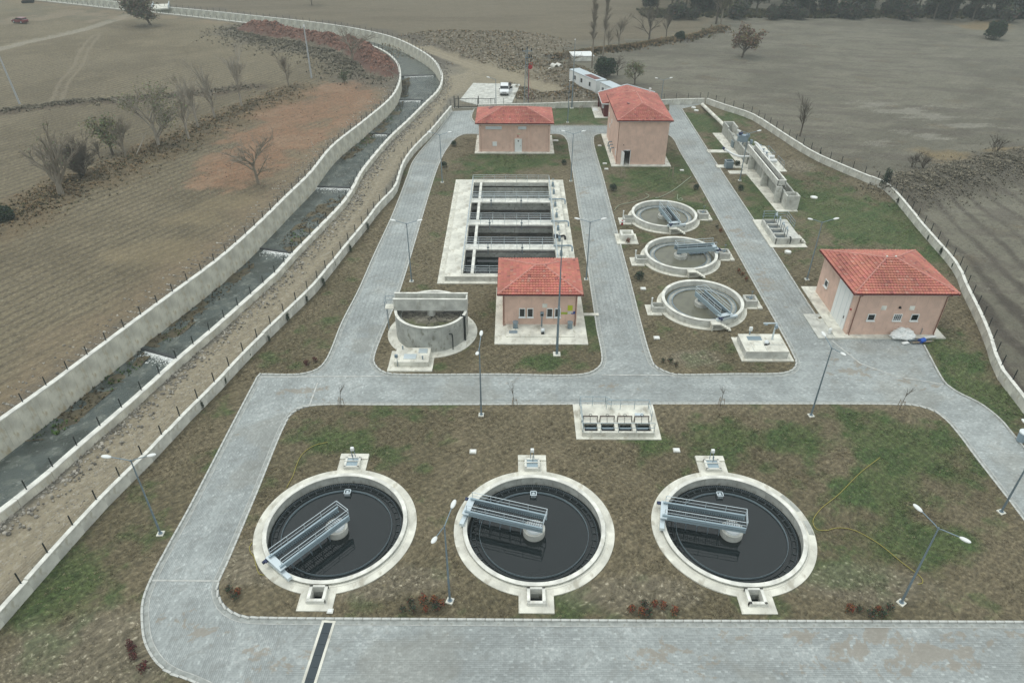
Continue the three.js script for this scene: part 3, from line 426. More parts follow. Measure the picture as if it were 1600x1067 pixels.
// ---------------------------------------------------------------- boundary walls and fences
function boundary(name, label, line, side, top, base, th = 0.24) {
  const t = thing(name, label, 'wall'), L = curve(line, 2.5); const pts = along(L, 2.5), g = uvBox(B(2.494, top - base, th)), g2 = uvBox(RB(2.496, 0.09, th + 0.1, 0.02));
  pts.slice(0, -1).forEach((p, i) => { const q = pts[i + 1], a = Math.atan2(-(q.z - p.z), q.x - p.x), ox = Math.sin(a) * th / 2 * side, oz = Math.cos(a) * th / 2 * side, st = Math.floor(i / 6) % 2 ? 0 : 0.07; const m = part(t, 'wall_panel', g, MAT.perim), x = (p.x + q.x) / 2 + ox, z = (p.z + q.z) / 2 + oz; m.position.set(x, (top + base) / 2 - st, z); m.rotation.y = a; const c = part(t, 'coping', g2, MAT.coping); c.position.set(x, top + 0.03 - st, z); c.rotation.y = a; });
  return t;
}
function fence(name, label, line, y, step, hgt, wires = 5) {
  const t = thing(name, label, 'fence'), pts = along(line, step), g = uvBox(B(0.07, hgt, 0.07, 0, hgt / 2)), gw = [];
  pts.forEach((p, i) => { const m = part(t, 'post', g, MAT.fence); m.position.set(p.x, y - 0.03, p.z); m.rotation.y = p.a; if (i) { const q = pts[i - 1]; for (let k = 0; k < wires; k++) gw.push(bar(V(q.x, y + hgt * (0.12 + 0.85 * k / (wires - 1)), q.z), V(p.x, y + hgt * (0.12 + 0.85 * k / (wires - 1)), p.z), 0.004, 3)); } });
  if (gw.length) stuffPart(part(t, 'wire_strands', J(gw), MAT.fence)); return t;
}
boundary('boundary_wall', 'long low concrete boundary wall beside the dirt track', perimLeft, 1, 1.2, -0.4);
boundary('boundary_wall', 'low concrete back wall with stepped coping behind the buildings', [...perimBackM, ...perimBackR.slice(1)], 1, 1.1, -0.4);
boundary('boundary_wall', 'curving low concrete wall between right lawn and fallow field', perimRight, 1, 1.2, -0.4);
fence('fence', 'dark post and wire fence on the wall beside the dirt track', curve(perimLeft, 1), 1.2, 2.45, 1.05);
fence('fence', 'dark post and wire fence on the back wall', curve([...perimBackM, ...perimBackR.slice(1)], 1), 1.1, 2.45, 1.15);
fence('fence', 'dark post and wire fence on the wall by the fallow field', curve(perimRight, 1), 1.2, 2.3, 1.15);
fence('fence', 'dark post fence on the left channel wall', offset(leftWall.filter(p => p[0] > -200), -0.32), 0.66, 2.5, 0.95, 4);
fence('fence', 'dark post fence on the channel wall by the track', offset(rightWall.filter(p => p[0] > -200), 0.1), 0.98, 2.5, 0.95, 4);

// ---------------------------------------------------------------- large settling tanks
function steelBridge(t, L, inner, w, y, o = {}) {  // runs along local -x from the centre pier to the rim; returns the group of parts
  const b = new THREE.Group(); b.name = 'bridge'; t.add(b); const len = L + inner, cx = (inner - L) / 2, hw = w / 2, pl = o.plate ?? 0.42;
  for (const s of [-1, 1]) {
    part(b, 'girder', J(B(len, pl, 0.03, cx, y, s * hw), B(len, 0.035, 0.13, cx, y + pl / 2, s * (hw - 0.03)), B(len, 0.035, 0.13, cx, y - pl / 2, s * (hw - 0.03)), B(len, 0.02, 0.05, cx, y + pl * 0.18, s * (hw + 0.03))), MAT.steelBlue);
    const rail = [bar(V(-L + 0.15, y + pl / 2 + 0.62, s * hw), V(inner, y + pl / 2 + 0.62, s * hw), 0.026), bar(V(-L + 0.15, y + pl / 2 + 0.3, s * hw), V(inner, y + pl / 2 + 0.3, s * hw), 0.02)];
    const n = Math.max(3, Math.round(len / 1.4)); for (let i = 0; i <= n; i++) rail.push(bar(V(-L + 0.15 + (len - 0.15) * i / n, y + pl / 2, s * hw), V(-L + 0.15 + (len - 0.15) * i / n, y + pl / 2 + 0.62, s * hw), 0.022));
    part(b, 'handrail', J(rail), MAT.steelLight);
  }
  part(b, 'end_rail', J(bar(V(inner, y + pl / 2 + 0.62, -hw), V(inner, y + pl / 2 + 0.62, hw), 0.026), bar(V(inner, y + pl / 2 + 0.3, -hw), V(inner, y + pl / 2 + 0.3, hw), 0.02)), MAT.steelLight);
  const sl = []; for (let x = -L + 0.2; x < inner - 0.1; x += 0.16) sl.push(B(0.03, 0.05, w - 0.12, x, y - 0.06, 0)); for (const s of [-0.3, 0, 0.3]) sl.push(B(len - 0.1, 0.04, 0.03, cx, y - 0.07, s * w));
  stuffPart(part(b, 'floor_grating', J(sl), MAT.grate));
  part(b, 'end_carriage', J(RB(0.34, 0.3, w + 1.3, 0.03, -L + 0.05, y - pl / 2 - 0.12, 0.25), B(0.5, 0.06, w + 0.4, -L + 0.1, y + 0.05, 0)), MAT.steelLight);
  for (const s of [-1, 1]) part(b, 'wheel', J(C(0.16, 0.16, 0.1, -L + 0.05, y - pl / 2 - 0.26, 0.25 + s * (w / 2 + 0.45), 16, false, 0, 0, Math.PI / 2)), MAT.rubber);
  part(b, 'drive_motor', J(C(0.12, 0.12, 0.34, -L - 0.28, y - 0.12, -w / 2 - 0.12, 12, false, 0, 0, Math.PI / 2), B(0.2, 0.22, 0.22, -L - 0.06, y - 0.12, -w / 2 - 0.12), B(0.12, 0.08, 0.3, -L - 0.3, y + 0.02, -w / 2 + 0.02)), MAT.navy);
  const sc = []; for (let i = 0; i < 5; i++) { const x = -L + 1.0 + (L - 1.9) * i / 4; sc.push(B(0.05, 1.15, 0.05, x, y - pl / 2 - 0.55, 0.35)); sc.push(bar(V(x, y - pl / 2, -0.4), V(x, y - pl / 2 - 1.05, 0.35), 0.02)); }
  if (o.blade) sc.push(B(L - 2.1, 0.07, 0.28, -L / 2 - 0.25, y - pl / 2 - (o.bladeDrop ?? 0.6), 0.55), B(L - 2.1, 0.16, 0.03, -L / 2 - 0.25, y - pl / 2 - (o.bladeDrop ?? 0.6) + 0.05, 0.7));
  part(b, 'scraper_arms', J(sc), MAT.galv); return b;
}
function bigTank([x, z], end, label) {
  const t = thing('settling_tank', label, 'tank', [x, 0, z], 0, 'large round settling tanks in the front lawn');
  const slab = new THREE.Shape(), R = 5.78, f = 1.15, b = 1.12, a1 = Math.acos(f / R), a2 = Math.acos(b / R);
  // round apron with a tongue at the front and the back
  slab.moveTo(-f, -6.98); slab.lineTo(-f, -Math.sqrt(R * R - f * f)); slab.absarc(0, 0, R, Math.PI + a1, Math.PI - a2, true); slab.lineTo(-b, 6.9); slab.lineTo(-b - 0.02, 7.5); slab.lineTo(b + 0.02, 7.5); slab.lineTo(b, Math.sqrt(R * R - b * b)); slab.absarc(0, 0, R, a2, -a1, true); slab.lineTo(f, -6.98); slab.closePath();
  const h = new THREE.Path(); h.absarc(0, 0, 5.0, 0, 6.2832, true); slab.holes.push(h); const h2 = new THREE.Path([[-0.5, -5.35], [0.5, -5.35], [0.5, -6.35], [-0.5, -6.35]].map(p => new THREE.Vector2(...p))); slab.holes.push(h2);
  part(t, 'apron_slab', J(new THREE.ExtrudeGeometry(slab, { depth: 0.14, bevelEnabled: false, curveSegments: 48 }).rotateX(-Math.PI / 2).translate(0, 0.02, 0)), MAT.slab);
  part(t, 'rim_wall', uvBox(ring(4.85, 5.1, -3, 0.34)), MAT.concDark); part(t, 'coping', uvBox(ring(4.83, 5.12, 0.34, 0.41)), MAT.coping); part(t, 'rim_foot', uvBox(ring(5.1, 5.28, 0.1, 0.2)), MAT.slab);  // rim wall takes a darker concrete, painting in the shade below the coping
  part(t, 'floor', J(C(4.9, 4.9, 0.2, 0, -2.9, 0, 48)), MAT.concDark);
  part(t, 'water', J(new THREE.CircleGeometry(4.86, 72).rotateX(-Math.PI / 2).translate(0, -0.4, 0)), MAT.waterDark);
  const la = part(t, 'launder', uvBox(mergeGeometries([ring(4.22, 4.26, -0.7, -0.31), ring(4.52, 4.57, -0.7, -0.27)])), MAT.launder);
  stuffPart(part(la, 'bracket', J(Array.from({ length: 44 }, (_, i) => T(B(0.3, 0.05, 0.06), 4.39 * Math.cos(i / 44 * 6.2832), -0.36, 4.39 * Math.sin(i / 44 * 6.2832), -i / 44 * 6.2832))), MAT.launder));
  stuffPart(part(la, 'weir_teeth', J(Array.from({ length: 190 }, (_, i) => { const a = i / 190 * 6.2832; return T(B(0.012, 0.07, 0.085), 4.585 * Math.cos(a), -0.25, 4.585 * Math.sin(a), -a); })), MAT.galv));
  part(t, 'scum_baffle', uvBox(ring(3.93, 3.955, -0.65, -0.25)), MAT.steelBlue);
  part(t, 'centre_pier', J(C(0.8, 0.8, 2.9, 0, -1.3, 0, 40)), MAT.conc); part(t, 'bearing', J(C(0.6, 0.62, 0.14, 0, 0.22, 0, 32), C(0.22, 0.22, 0.4, 0, 0.4, 0, 16)), MAT.whiteMetal);
  const sk = part(t, 'skimmer_box', J(B(0.5, 0.05, 0.06, 0, -0.36, -0.22), B(0.5, 0.05, 0.06, 0, -0.36, 0.22), B(0.06, 0.05, 0.5, -0.22, -0.36, 0), B(0.06, 0.05, 0.5, 0.22, -0.36, 0), B(0.4, 0.3, 0.03, 0, -0.5, 0.22), C(0.08, 0.2, 0.18, 0, -0.42, 0, 10)).translate(0.05, 0.2, -3.7), MAT.steelLight);
  const ob = part(t, 'outlet_box', J(B(0.2, 0.62, 1.25, -0.5, 0.15, 5.86), B(0.2, 0.62, 1.25, 0.5, 0.15, 5.86), B(1.2, 0.62, 0.2, 0, 0.15, 6.38), B(1.2, 0.62, 0.16, 0, 0.15, 5.31)), MAT.coping);
  part(t, 'outlet_shaft', J(B(0.05, 2, 1, -0.44, -1, 5.86), B(0.05, 2, 1, 0.44, -1, 5.86), B(0.9, 2, 0.05, 0, -1, 6.3), B(0.9, 2, 0.05, 0, -1, 5.4), B(1, 0.05, 1.1, 0, -2, 5.86)), MAT.concDark);
  part(t, 'outlet_water', J(B(0.86, 0.02, 0.9, 0, -0.5, 5.86)), MAT.waterDark);
  const vb = part(t, 'valve_box', J(B(1.2, 0.5, 0.16, 0, 0.2, -5.83), B(1.2, 0.5, 0.16, 0, 0.2, -6.86), B(0.16, 0.5, 1.1, -0.52, 0.2, -6.35), B(0.16, 0.5, 1.1, 0.52, 0.2, -6.35), B(1.3, 0.06, 0.07, 0, 0.47, -6.42)), MAT.coping);
  part(vb, 'grating', J(B(0.9, 0.03, 0.9, 0, 0.38, -6.35)), MAT.steelBlue); part(t, 'apron_step', J(RB(2.26, 0.14, 0.6, 0.02, 0, 0.2, -7.18)), MAT.slab);
  part(t, 'valve_stand', J(bar(V(0.05, 0.4, -6.5), V(0.05, 1.1, -6.5), 0.035), bar(V(-0.12, 0.3, -6.9), V(-0.12, 1.25, -6.9), 0.03), bar(V(0.16, 0.3, -6.9), V(0.1, 1.2, -6.9), 0.03)), MAT.galv); part(t, 'actuator', J(RB(0.28, 0.3, 0.24, 0.05, 0, 1.35, -6.85)), MAT.white);
  const [ex, ez] = end, an = Math.atan2(-(ez - z), ex - x), br = steelBridge(t, 5.05, 0.78, 1.3, 0.86); br.rotation.y = an - Math.PI;
  return t;
}
bigTank(BIG[0], [-15.86, -31.02], 'large round tank of black water at the left, its steel bridge pointing to lower left');
bigTank(BIG[1], [-3.39, -36.22], 'large round tank of black water in the middle of the row of three');
const tank3 = bigTank(BIG[2], [11.03, -35.85], 'large round tank of black water at the right, with grey patches on its rim');

for (const [a0, a1, r0] of [[-0.62, -0.3, 5.42], [-0.14, 0.1, 5.38]]) { const s = new THREE.Shape(); s.absarc(0, 0, 5.75, -a1, -a0, false); s.absarc(0, 0, r0, -a0, -a1, true); part(tank3, 'repair_patch', J(new THREE.ExtrudeGeometry(s, { depth: 0.008, bevelEnabled: false, curveSegments: 14 }).rotateX(-Math.PI / 2).translate(0, 0.158, 0)), MAT.concDark, 'grey mortar patch on the rim slab'); }

// ---------------------------------------------------------------- small settling tanks
function smallTank([x, z], end, where) {
  const t = thing('settling_tank', 'small round tank of murky water, ' + where, 'tank', [x, 0, z], 0, 'three small round settling tanks');
  part(t, 'apron_slab', J(C(4.78, 4.78, 0.16, 0, 0.08, 0, 72), B(1.55, 0.16, 2.1, -5.35, 0.08, 0.9), B(1.9, 0.16, 2.0, 5.55, 0.08, -0.4)), MAT.slab);
  part(t, 'tank_wall', uvBox(ring(4.05, 4.32, 0.02, 0.9)), MAT.conc); part(t, 'coping', uvBox(ring(4.02, 4.35, 0.9, 0.97)), MAT.coping);
  part(t, 'water', J(new THREE.CircleGeometry(4.06, 64).rotateX(-Math.PI / 2).translate(0, 0.27, 0)), MAT.waterMurk);
  part(t, 'launder', uvBox(mergeGeometries([ring(3.12, 3.2, 0.18, 0.4), ring(3.58, 3.66, 0.18, 0.4), ring(3.12, 3.62, 0.28, 0.31)])), MAT.concDark); part(t, 'launder_edge', uvBox(mergeGeometries([ring(3.11, 3.2, 0.4, 0.43), ring(3.57, 3.66, 0.4, 0.42)])), MAT.galv);
  part(t, 'centre_pier', J(C(0.78, 0.78, 0.5, 0, 0.42, 0, 36), C(0.62, 0.7, 0.12, 0, 0.7, 0, 32)), MAT.conc); part(t, 'bearing', J(B(0.5, 0.3, 0.3, -0.25, 0.85, 0.1)), MAT.galv);
  const an = Math.atan2(-(end[1] - z), end[0] - x), br = steelBridge(t, 4.25, 0.7, 1.15, 1.4, { plate: 0.5, blade: true, bladeDrop: 0.75 }); br.rotation.y = an - Math.PI;
  const st = part(t, 'stair', J(B(1.0, 0.12, 0.7, 0.35, 0.86, 4.62), B(0.14, 0.8, 0.6, 0.0, 0.44, 4.62)), MAT.slab); for (let i = 0; i < 4; i++) part(st, 'step', J(RB(0.3, 0.13, 0.62, 0.02, 1.0 + i * 0.26, 0.74 - i * 0.17, 4.68 + i * 0.03)), MAT.slab);
  part(st, 'stringer', J(B(1.25, 0.1, 0.08, 1.36, 0.5, 4.4, 0, 0, -0.58), B(1.25, 0.1, 0.08, 1.36, 0.5, 4.97, 0, 0, -0.58)), MAT.slab);
  part(t, 'inlet_box', J(B(1.3, 0.62, 0.13, -4.9, 0.42, 0.35), B(1.3, 0.62, 0.13, -4.9, 0.42, 1.35), B(0.13, 0.62, 1.1, -5.5, 0.42, 0.85), B(1.1, 0.1, 0.9, -4.9, 0.2, 0.85)), MAT.conc); part(t, 'vent_pipe', J(C(0.07, 0.07, 1.5, -5.62, 0.85, 0.9, 12), C(0.1, 0.1, 0.1, -5.62, 1.6, 0.9, 12)), MAT.pipeWhite);
  const vc = part(t, 'valve_chamber', J(B(1.3, 0.85, 0.2, 5.3, 0.5, -0.95), B(1.3, 0.85, 0.2, 5.3, 0.5, 0.2), B(0.2, 0.85, 1.1, 4.72, 0.5, -0.37), B(0.2, 0.85, 1.1, 5.88, 0.5, -0.37), B(1.1, 0.05, 1.0, 5.3, 0.6, -0.37)), MAT.conc); part(vc, 'hatch_frame', J(B(0.8, 0.04, 0.06, 5.3, 0.88, -0.6), B(0.06, 0.04, 0.7, 5.2, 0.89, -0.4), C(0.12, 0.12, 0.12, 5.35, 0.94, -0.3, 10)), MAT.galv); part(t, 'valve_spindle', J(bar(V(5.35, 0.9, -0.35), V(5.35, 1.75, -0.35), 0.03), bar(V(5.2, 1.75, -0.35), V(5.5, 1.75, -0.35), 0.03)), MAT.galv);
  part(t, 'step_slab', J(RB(0.5, 0.2, 0.5, 0.02, 6.2, 0.2, 0.45)), MAT.slab);
}
smallTank([20.38, -88.4], [20.94, -84.56], 'farthest of three, nearest the tall building');
smallTank([20.37, -76.85], [24.9, -77.48], 'middle of three, its bridge pointing right');
smallTank([20.52, -65.75], [21.79, -62.17], 'nearest of three, beside the crane pit');

// ---------------------------------------------------------------- tall sludge thickener
{
  const t = thing('thickener_tank', 'tall round grey concrete tank crossed by a heavy concrete beam', 'tank', [-8.1, 0, -60.4]);
  part(t, 'apron_slab', J(C(4.55, 4.55, 0.16, 0, 0.08, 0, 72)), MAT.slab); part(t, 'tank_wall', uvBox(ring(3.4, 3.63, 0.1, 2.9, 80)), MAT.concDark); part(t, 'coping', uvBox(ring(3.38, 3.65, 2.9, 2.97, 80)), MAT.coping);
  const n = 72, sl = new THREE.CircleGeometry(3.42, n).rotateX(-Math.PI / 2).translate(0, 2.28, 0);
  MAT.sludge = std({ map: planTex(512, 512, [-3.5, 3.5, -3.5, 3.5], (x, z, c) => { const r = Math.hypot(x, z), a = Math.atan2(z, x), w = fbm(x * 1.2 + 2, z * 1.2), v = Math.abs(fbm(a * 1.3 + w * 0.7 + 4, r * 0.5 + w) - 0.5); c[0] = 104; c[1] = 100; c[2] = 88; mix3(c, 150, 146, 132, sst(0.45, 0.75, fbm(x * 2, z * 2)) * 0.7); mix3(c, 76, 82, 48, sst(0.9, 2.2, z + (w - 0.5) * 1.4) * 0.85); mix3(c, 34, 32, 28, sst(0.075, 0.02, v) * 0.95); mix3(c, 86, 80, 70, sst(0.6, 0.8, fbm(x * 5, z * 5)) * 0.5); }), roughness: 0.65 });
  { const uv = sl.attributes.uv, p = sl.attributes.position; for (let i = 0; i < p.count; i++) uv.setXY(i, (p.getX(i) + 3.5) / 7, (p.getZ(i) + 3.5) / 7); }
  part(t, 'sludge', sl, MAT.sludge); part(t, 'overflow_ring', uvBox(mergeGeometries([ring(2.98, 3.04, 2.2, 2.5), ring(3.0, 3.4, 2.24, 2.3)])), MAT.concDark); part(t, 'centre_column', J(C(0.42, 0.42, 1.2, 0, 2.6, 0, 24)), MAT.conc);
  const b = part(t, 'beam', J(B(7.3, 1.28, 0.16, 0, 3.6, 0.36), B(7.3, 1.28, 0.16, 0, 3.6, -0.8), B(7.3, 0.2, 1.1, 0, 3.08, -0.22), B(0.16, 1.1, 1.0, 3.57, 3.6, -0.22)), MAT.conc); part(b, 'beam_coping', J(B(7.34, 0.05, 0.2, 0, 4.265, 0.36), B(7.34, 0.05, 0.2, 0, 4.265, -0.8)), MAT.coping);
  const pl = part(t, 'access_platform', J(B(0.9, 0.08, 0.9, -4.15, 3.0, -0.25)), MAT.slab); part(pl, 'guard_rail', J(...[0.55, 1.0].flatMap(h => [bar(V(-4.58, 3 + h, -0.68), V(-4.58, 3 + h, 0.18), 0.02), bar(V(-4.58, 3 + h, -0.68), V(-3.75, 3 + h, -0.68), 0.02)]), ...[[-4.58, -0.68], [-4.58, 0.18], [-3.8, -0.68]].map(p => bar(V(p[0], 3, p[1]), V(p[0], 4, p[1]), 0.022))), MAT.galv);
  part(t, 'ladder', J(bar(V(-4.5, 0.1, -0.6), V(-4.5, 3, -0.6), 0.025), bar(V(-4.5, 0.1, -0.2), V(-4.5, 3, -0.2), 0.025), ...Array.from({ length: 10 }, (_, i) => bar(V(-4.5, 0.3 + i * 0.28, -0.6), V(-4.5, 0.3 + i * 0.28, -0.2), 0.015))), MAT.galv);
  part(t, 'drain_pipe', J(tube([[1.95, 1.9, 3.0], [2.25, 1.95, 3.1], [2.3, 1.6, 3.12], [2.3, 0.1, 3.14]], 0.06, 20)), MAT.fence); part(t, 'riser_pipe', J(C(0.09, 0.09, 2.9, 3.42, 1.5, 1.5, 12), C(0.09, 0.09, 0.5, 3.3, 2.95, 1.45, 12, false, 0, 0, 1.2)), MAT.fence);
}
{
  const t = thing('pump_pit', 'cream concrete pump pit with hatches at the foot of the tall round tank', 'pump pit', [-9.65, 0, -55.6]);
  part(t, 'base_slab', J(B(4.25, 0.14, 3.3, 0, 0.07, 0.25), B(4.25, 0.14, 0.5, 0, 0.14, 1.72)), MAT.slab); part(t, 'pit_body', J(RB(3.3, 0.55, 2.4, 0.03, 0.1, 0.42, 0.0)), MAT.slab);
  for (const [x, z, w, d] of [[-0.1, 0.35, 1.2, 0.75], [1.05, -0.6, 0.85, 0.7]]) part(t, 'hatch', J(RB(w, 0.08, d, 0.02, x, 0.73, z)), MAT.steelLight);
  part(t, 'control_post', J(bar(V(-1.2, 0.2, 1.25), V(-1.2, 1.35, 1.25), 0.03), RB(0.3, 0.34, 0.2, 0.03, -1.25, 1.4, 1.25)), MAT.galv); for (const [x, z] of [[-0.95, -0.9], [1.15, 0.75]]) part(t, 'vent_stub', J(C(0.06, 0.06, 0.35, x, 0.85, z, 10), C(0.09, 0.09, 0.06, x, 1.02, z, 10)), MAT.galv);
}

// ---------------------------------------------------------------- rectangular aeration basin
{
  const t = thing('aeration_basin', 'rectangular concrete basin with four cells of dark water and railed walkways', 'basin', [0, 0, 0]); const [x0, x1, z0, z1] = POND, y = 0.75;
  const frame = (X0, X1, Z0, Z1, yb, yt, m, n, lab) => part(t, n, J(B(x0 - X0, yt - yb, Z1 - Z0, (X0 + x0) / 2, (yt + yb) / 2, (Z0 + Z1) / 2), B(X1 - x1, yt - yb, Z1 - Z0, (X1 + x1) / 2, (yt + yb) / 2, (Z0 + Z1) / 2), B(x1 - x0, yt - yb, z0 - Z0, (x0 + x1) / 2, (yt + yb) / 2, (Z0 + z0) / 2), B(x1 - x0, yt - yb, Z1 - z1, (x0 + x1) / 2, (yt + yb) / 2, (Z1 + z1) / 2)), m);
  frame(-8.55, 7.6, -102.1, -70.4, 0.0, 0.17, MAT.slab, 'apron_slab'); frame(-7.72, 6.78, -100.1, -71.0, 0.17, y - 0.06, MAT.conc, 'outer_wall'); frame(-7.76, 6.82, -100.14, -70.96, y - 0.06, y, MAT.slab, 'deck');
  part(t, 'pit_wall', J(B(0.2, 4.2, z1 - z0, x0 - 0.1, -1.9, (z0 + z1) / 2), B(0.2, 4.2, z1 - z0, x1 + 0.1, -1.9, (z0 + z1) / 2), B(x1 - x0, 4.2, 0.2, (x0 + x1) / 2, -1.9, z0 - 0.1), B(x1 - x0, 4.2, 0.2, (x0 + x1) / 2, -1.9, z1 + 0.1), B(x1 - x0, 0.2, z1 - z0, (x0 + x1) / 2, -4, (z0 + z1) / 2)), MAT.concDark);
  const cross = [[-93.45, -92.1], [-86.2, -84.75], [-79.05, -77.7]];
  for (const [a, b] of cross) { part(t, 'walkway', J(B(x1 - x0, 0.16, b - a, (x0 + x1) / 2, y - 0.02, (a + b) / 2)), MAT.coping); part(t, 'cross_wall', J(B(x1 - x0, 3.8, 0.35, (x0 + x1) / 2, -2.0, (a + b) / 2)), MAT.concDark); }
  part(t, 'divider_beam', J(B(0.34, 0.3, z1 - z0, -4.62, y - 0.1, (z0 + z1) / 2)), MAT.coping); part(t, 'divider_wall', J(B(0.24, 2.6, z1 - z0, -4.62, -1.35, (z0 + z1) / 2)), MAT.concDark);
  MAT.aer = new THREE.MeshPhysicalMaterial({ map: tileTex(512, 9, (u, v, c) => { const f = fbm(u * 8, v * 16), g = fbm(u * 24 + f * 2, v * 40), q = fbm(u * 8 + 3, v * 8 + 1); c[0] = 52; c[1] = 49; c[2] = 43; mix3(c, 30, 30, 28, sst(0.4, 0.7, q)); mix3(c, 118, 114, 102, sst(0.62, 0.8, g * 0.7 + f * 0.3) * 0.75); }), roughness: 0.3, ior: 1.33, ...rippleN(4, 0.05) });
  const wet = (Z0, Z1, yy, m) => part(t, 'water', uvBox(new THREE.PlaneGeometry(x1 - x0, Z1 - Z0, 24, 12).rotateX(-Math.PI / 2).translate((x0 + x1) / 2, yy, (Z0 + Z1) / 2)), m);
  wet(-99.5, -93.0, -3.1, MAT.waterMurk); wet(-92.6, -85.7, -0.55, MAT.aer); wet(-85.3, -78.6, -0.6, MAT.aer); wet(-78.2, -71.7, -0.5, MAT.waterDark);
  const rail = (a, b, posts = 1.6) => { const d = Math.hypot(b[0] - a[0], b[1] - a[1]), n = Math.max(1, Math.round(d / posts)), g = [0.45, 0.75, 1.05].map(h => bar(V(a[0], y + h, a[1]), V(b[0], y + h, b[1]), 0.024)); for (let i = 0; i <= n; i++) { const u = i / n, X = a[0] + (b[0] - a[0]) * u, Z = a[1] + (b[1] - a[1]) * u; g.push(bar(V(X, y, Z), V(X, y + 1.05, Z), 0.024)); } part(t, 'guard_rail', J(g), MAT.steelLight); };
  rail([x0 - 0.1, z1 + 0.1], [x0 - 0.1, z0 - 0.2]); rail([x1 + 0.1, z1 + 0.1], [x1 + 0.1, z0 - 0.2]); rail([x0 - 0.1, z0 - 0.2], [x1 + 0.1, z0 - 0.2]); rail([x0 - 0.1, z1 + 0.1], [x1 + 0.1, z1 + 0.1]);
  for (const [a, b] of cross) { rail([x0, a + 0.05], [x1, a + 0.05]); rail([x0, b - 0.05], [x1, b - 0.05]); part(t, 'air_pipe', J(tube([[x1 - 0.2, y + 0.25, (a + b) / 2], [x1 + 0.8, y + 0.25, (a + b) / 2], [x1 + 1.9, y + 0.25, (a + b) / 2], [x1 + 2.05, y + 0.2, (a + b) / 2 + 0.25], [x1 + 2.05, y - 0.2, (a + b) / 2 + 0.6]], 0.1, 30, 10)), MAT.galv); for (const s of [0.25, 0.63]) part(t, 'mixer_post', J(bar(V(x0 + (x1 - x0) * s, y - 0.6, b + 0.05), V(x0 + (x1 - x0) * s, y + 0.9, b + 0.05), 0.05), B(0.3, 0.12, 0.12, x0 + (x1 - x0) * s, y + 0.3, b)), MAT.galv); }
  for (const z of [-98.2, -95.4, -91.0, -87.4, -83.4, -80.3, -76.4, -73.2]) { const v = part(t, 'gate_stand', J(B(0.3, 0.5, 0.6, x1 + 0.62, y + 0.25, z), bar(V(x1 + 0.62, y + 0.4, z - 0.1), V(x1 + 0.62, y + 1.0, z - 0.1), 0.04)), MAT.galv); part(v, 'handwheel', new THREE.TorusGeometry(0.17, 0.025, 6, 16).rotateX(Math.PI / 2).translate(x1 + 0.62, y + 1.02, z - 0.1), MAT.galv); }
}

// ---------------------------------------------------------------- buildings
function roofTiles(slopes, hue) {
  const pos = [], col = [];
  for (const [A, Bq, Cq, D] of slopes) {   // eave from A to B, top from D to C
    const u = Bq.clone().sub(A), W = u.length(); u.normalize(); const e = D.clone().sub(A), n = u.clone().cross(e).normalize(); if (n.y < 0) n.negate(); const v = n.clone().cross(u); if (v.y < 0) v.negate();
    const H = e.dot(v), uD = D.clone().sub(A).dot(u), uC = Cq.clone().sub(A).dot(u), nc = Math.ceil(H / 0.36), P = (a, b, h) => A.clone().addScaledVector(u, a).addScaledVector(v, b).addScaledVector(n, h);
    for (let i = 0; i < nc; i++) {
      const v0 = i * H / nc, vm = v0 + 0.18, L = uD * vm / H, Rr = W + (uC - W) * vm / H, nt = Math.max(1, Math.round((Rr - L) / 0.3)), tw = (Rr - L) / nt, rowk = rr(0.94, 1.05);
      for (let j = 0; j < nt; j++) {
        const a = L + j * tw, wx = P(a, v0, 0), k = rowk * rr(0.9, 1.1) * (0.8 + 0.4 * fbm(wx.x / 2.2, wx.z / 2.2 + wx.y)), q = rnd(), c = q > 0.95 ? [0.45 * k, 0.22 * k, 0.17 * k] : q < 0.03 ? [0.28 * k, 0.1 * k, 0.085 * k] : [hue[0] * k, hue[1] * k * rr(0.9, 1.12), hue[2] * k], lo = v0 - 0.03, hi = v0 + H / nc + 0.01;
        const pr = [[0, 0.03], [0.3, 0.075], [0.62, 0.078], [0.97, 0.03]], quad = (p, q2, r, s) => { for (const w of [p, q2, r, p, r, s]) { pos.push(w.x, w.y, w.z); col.push(...c); } };
        for (let m = 0; m < 3; m++) { const [f0, h0] = pr[m], [f1, h1] = pr[m + 1], a0 = a + f0 * tw, a1 = a + f1 * tw; quad(P(a0, lo, h0 + 0.06), P(a1, lo, h1 + 0.06), P(a1, hi, h1 - 0.025), P(a0, hi, h0 - 0.025)); quad(P(a0, lo + 0.05, -0.02), P(a1, lo + 0.05, -0.02), P(a1, lo, h1 + 0.06), P(a0, lo, h0 + 0.06)); }
      }
    }
  }
  const g = new THREE.BufferGeometry(); g.setAttribute('position', new THREE.Float32BufferAttribute(pos, 3)); g.setAttribute('color', new THREE.Float32BufferAttribute(col, 3)); g.computeVertexNormals(); g.setAttribute('uv', new THREE.BufferAttribute(new Float32Array(pos.length / 3 * 2), 2)); return g;
}
function caps(a, b) { const d = b.clone().sub(a), n = Math.round(d.length() / 0.34), o = []; for (let i = 0; i < n; i++) { const p = a.clone().addScaledVector(d, i / n), q = a.clone().addScaledVector(d, (i + 1.1) / n); o.push(bar(p, q, 0.12, 8, 0.09)); } return o; }
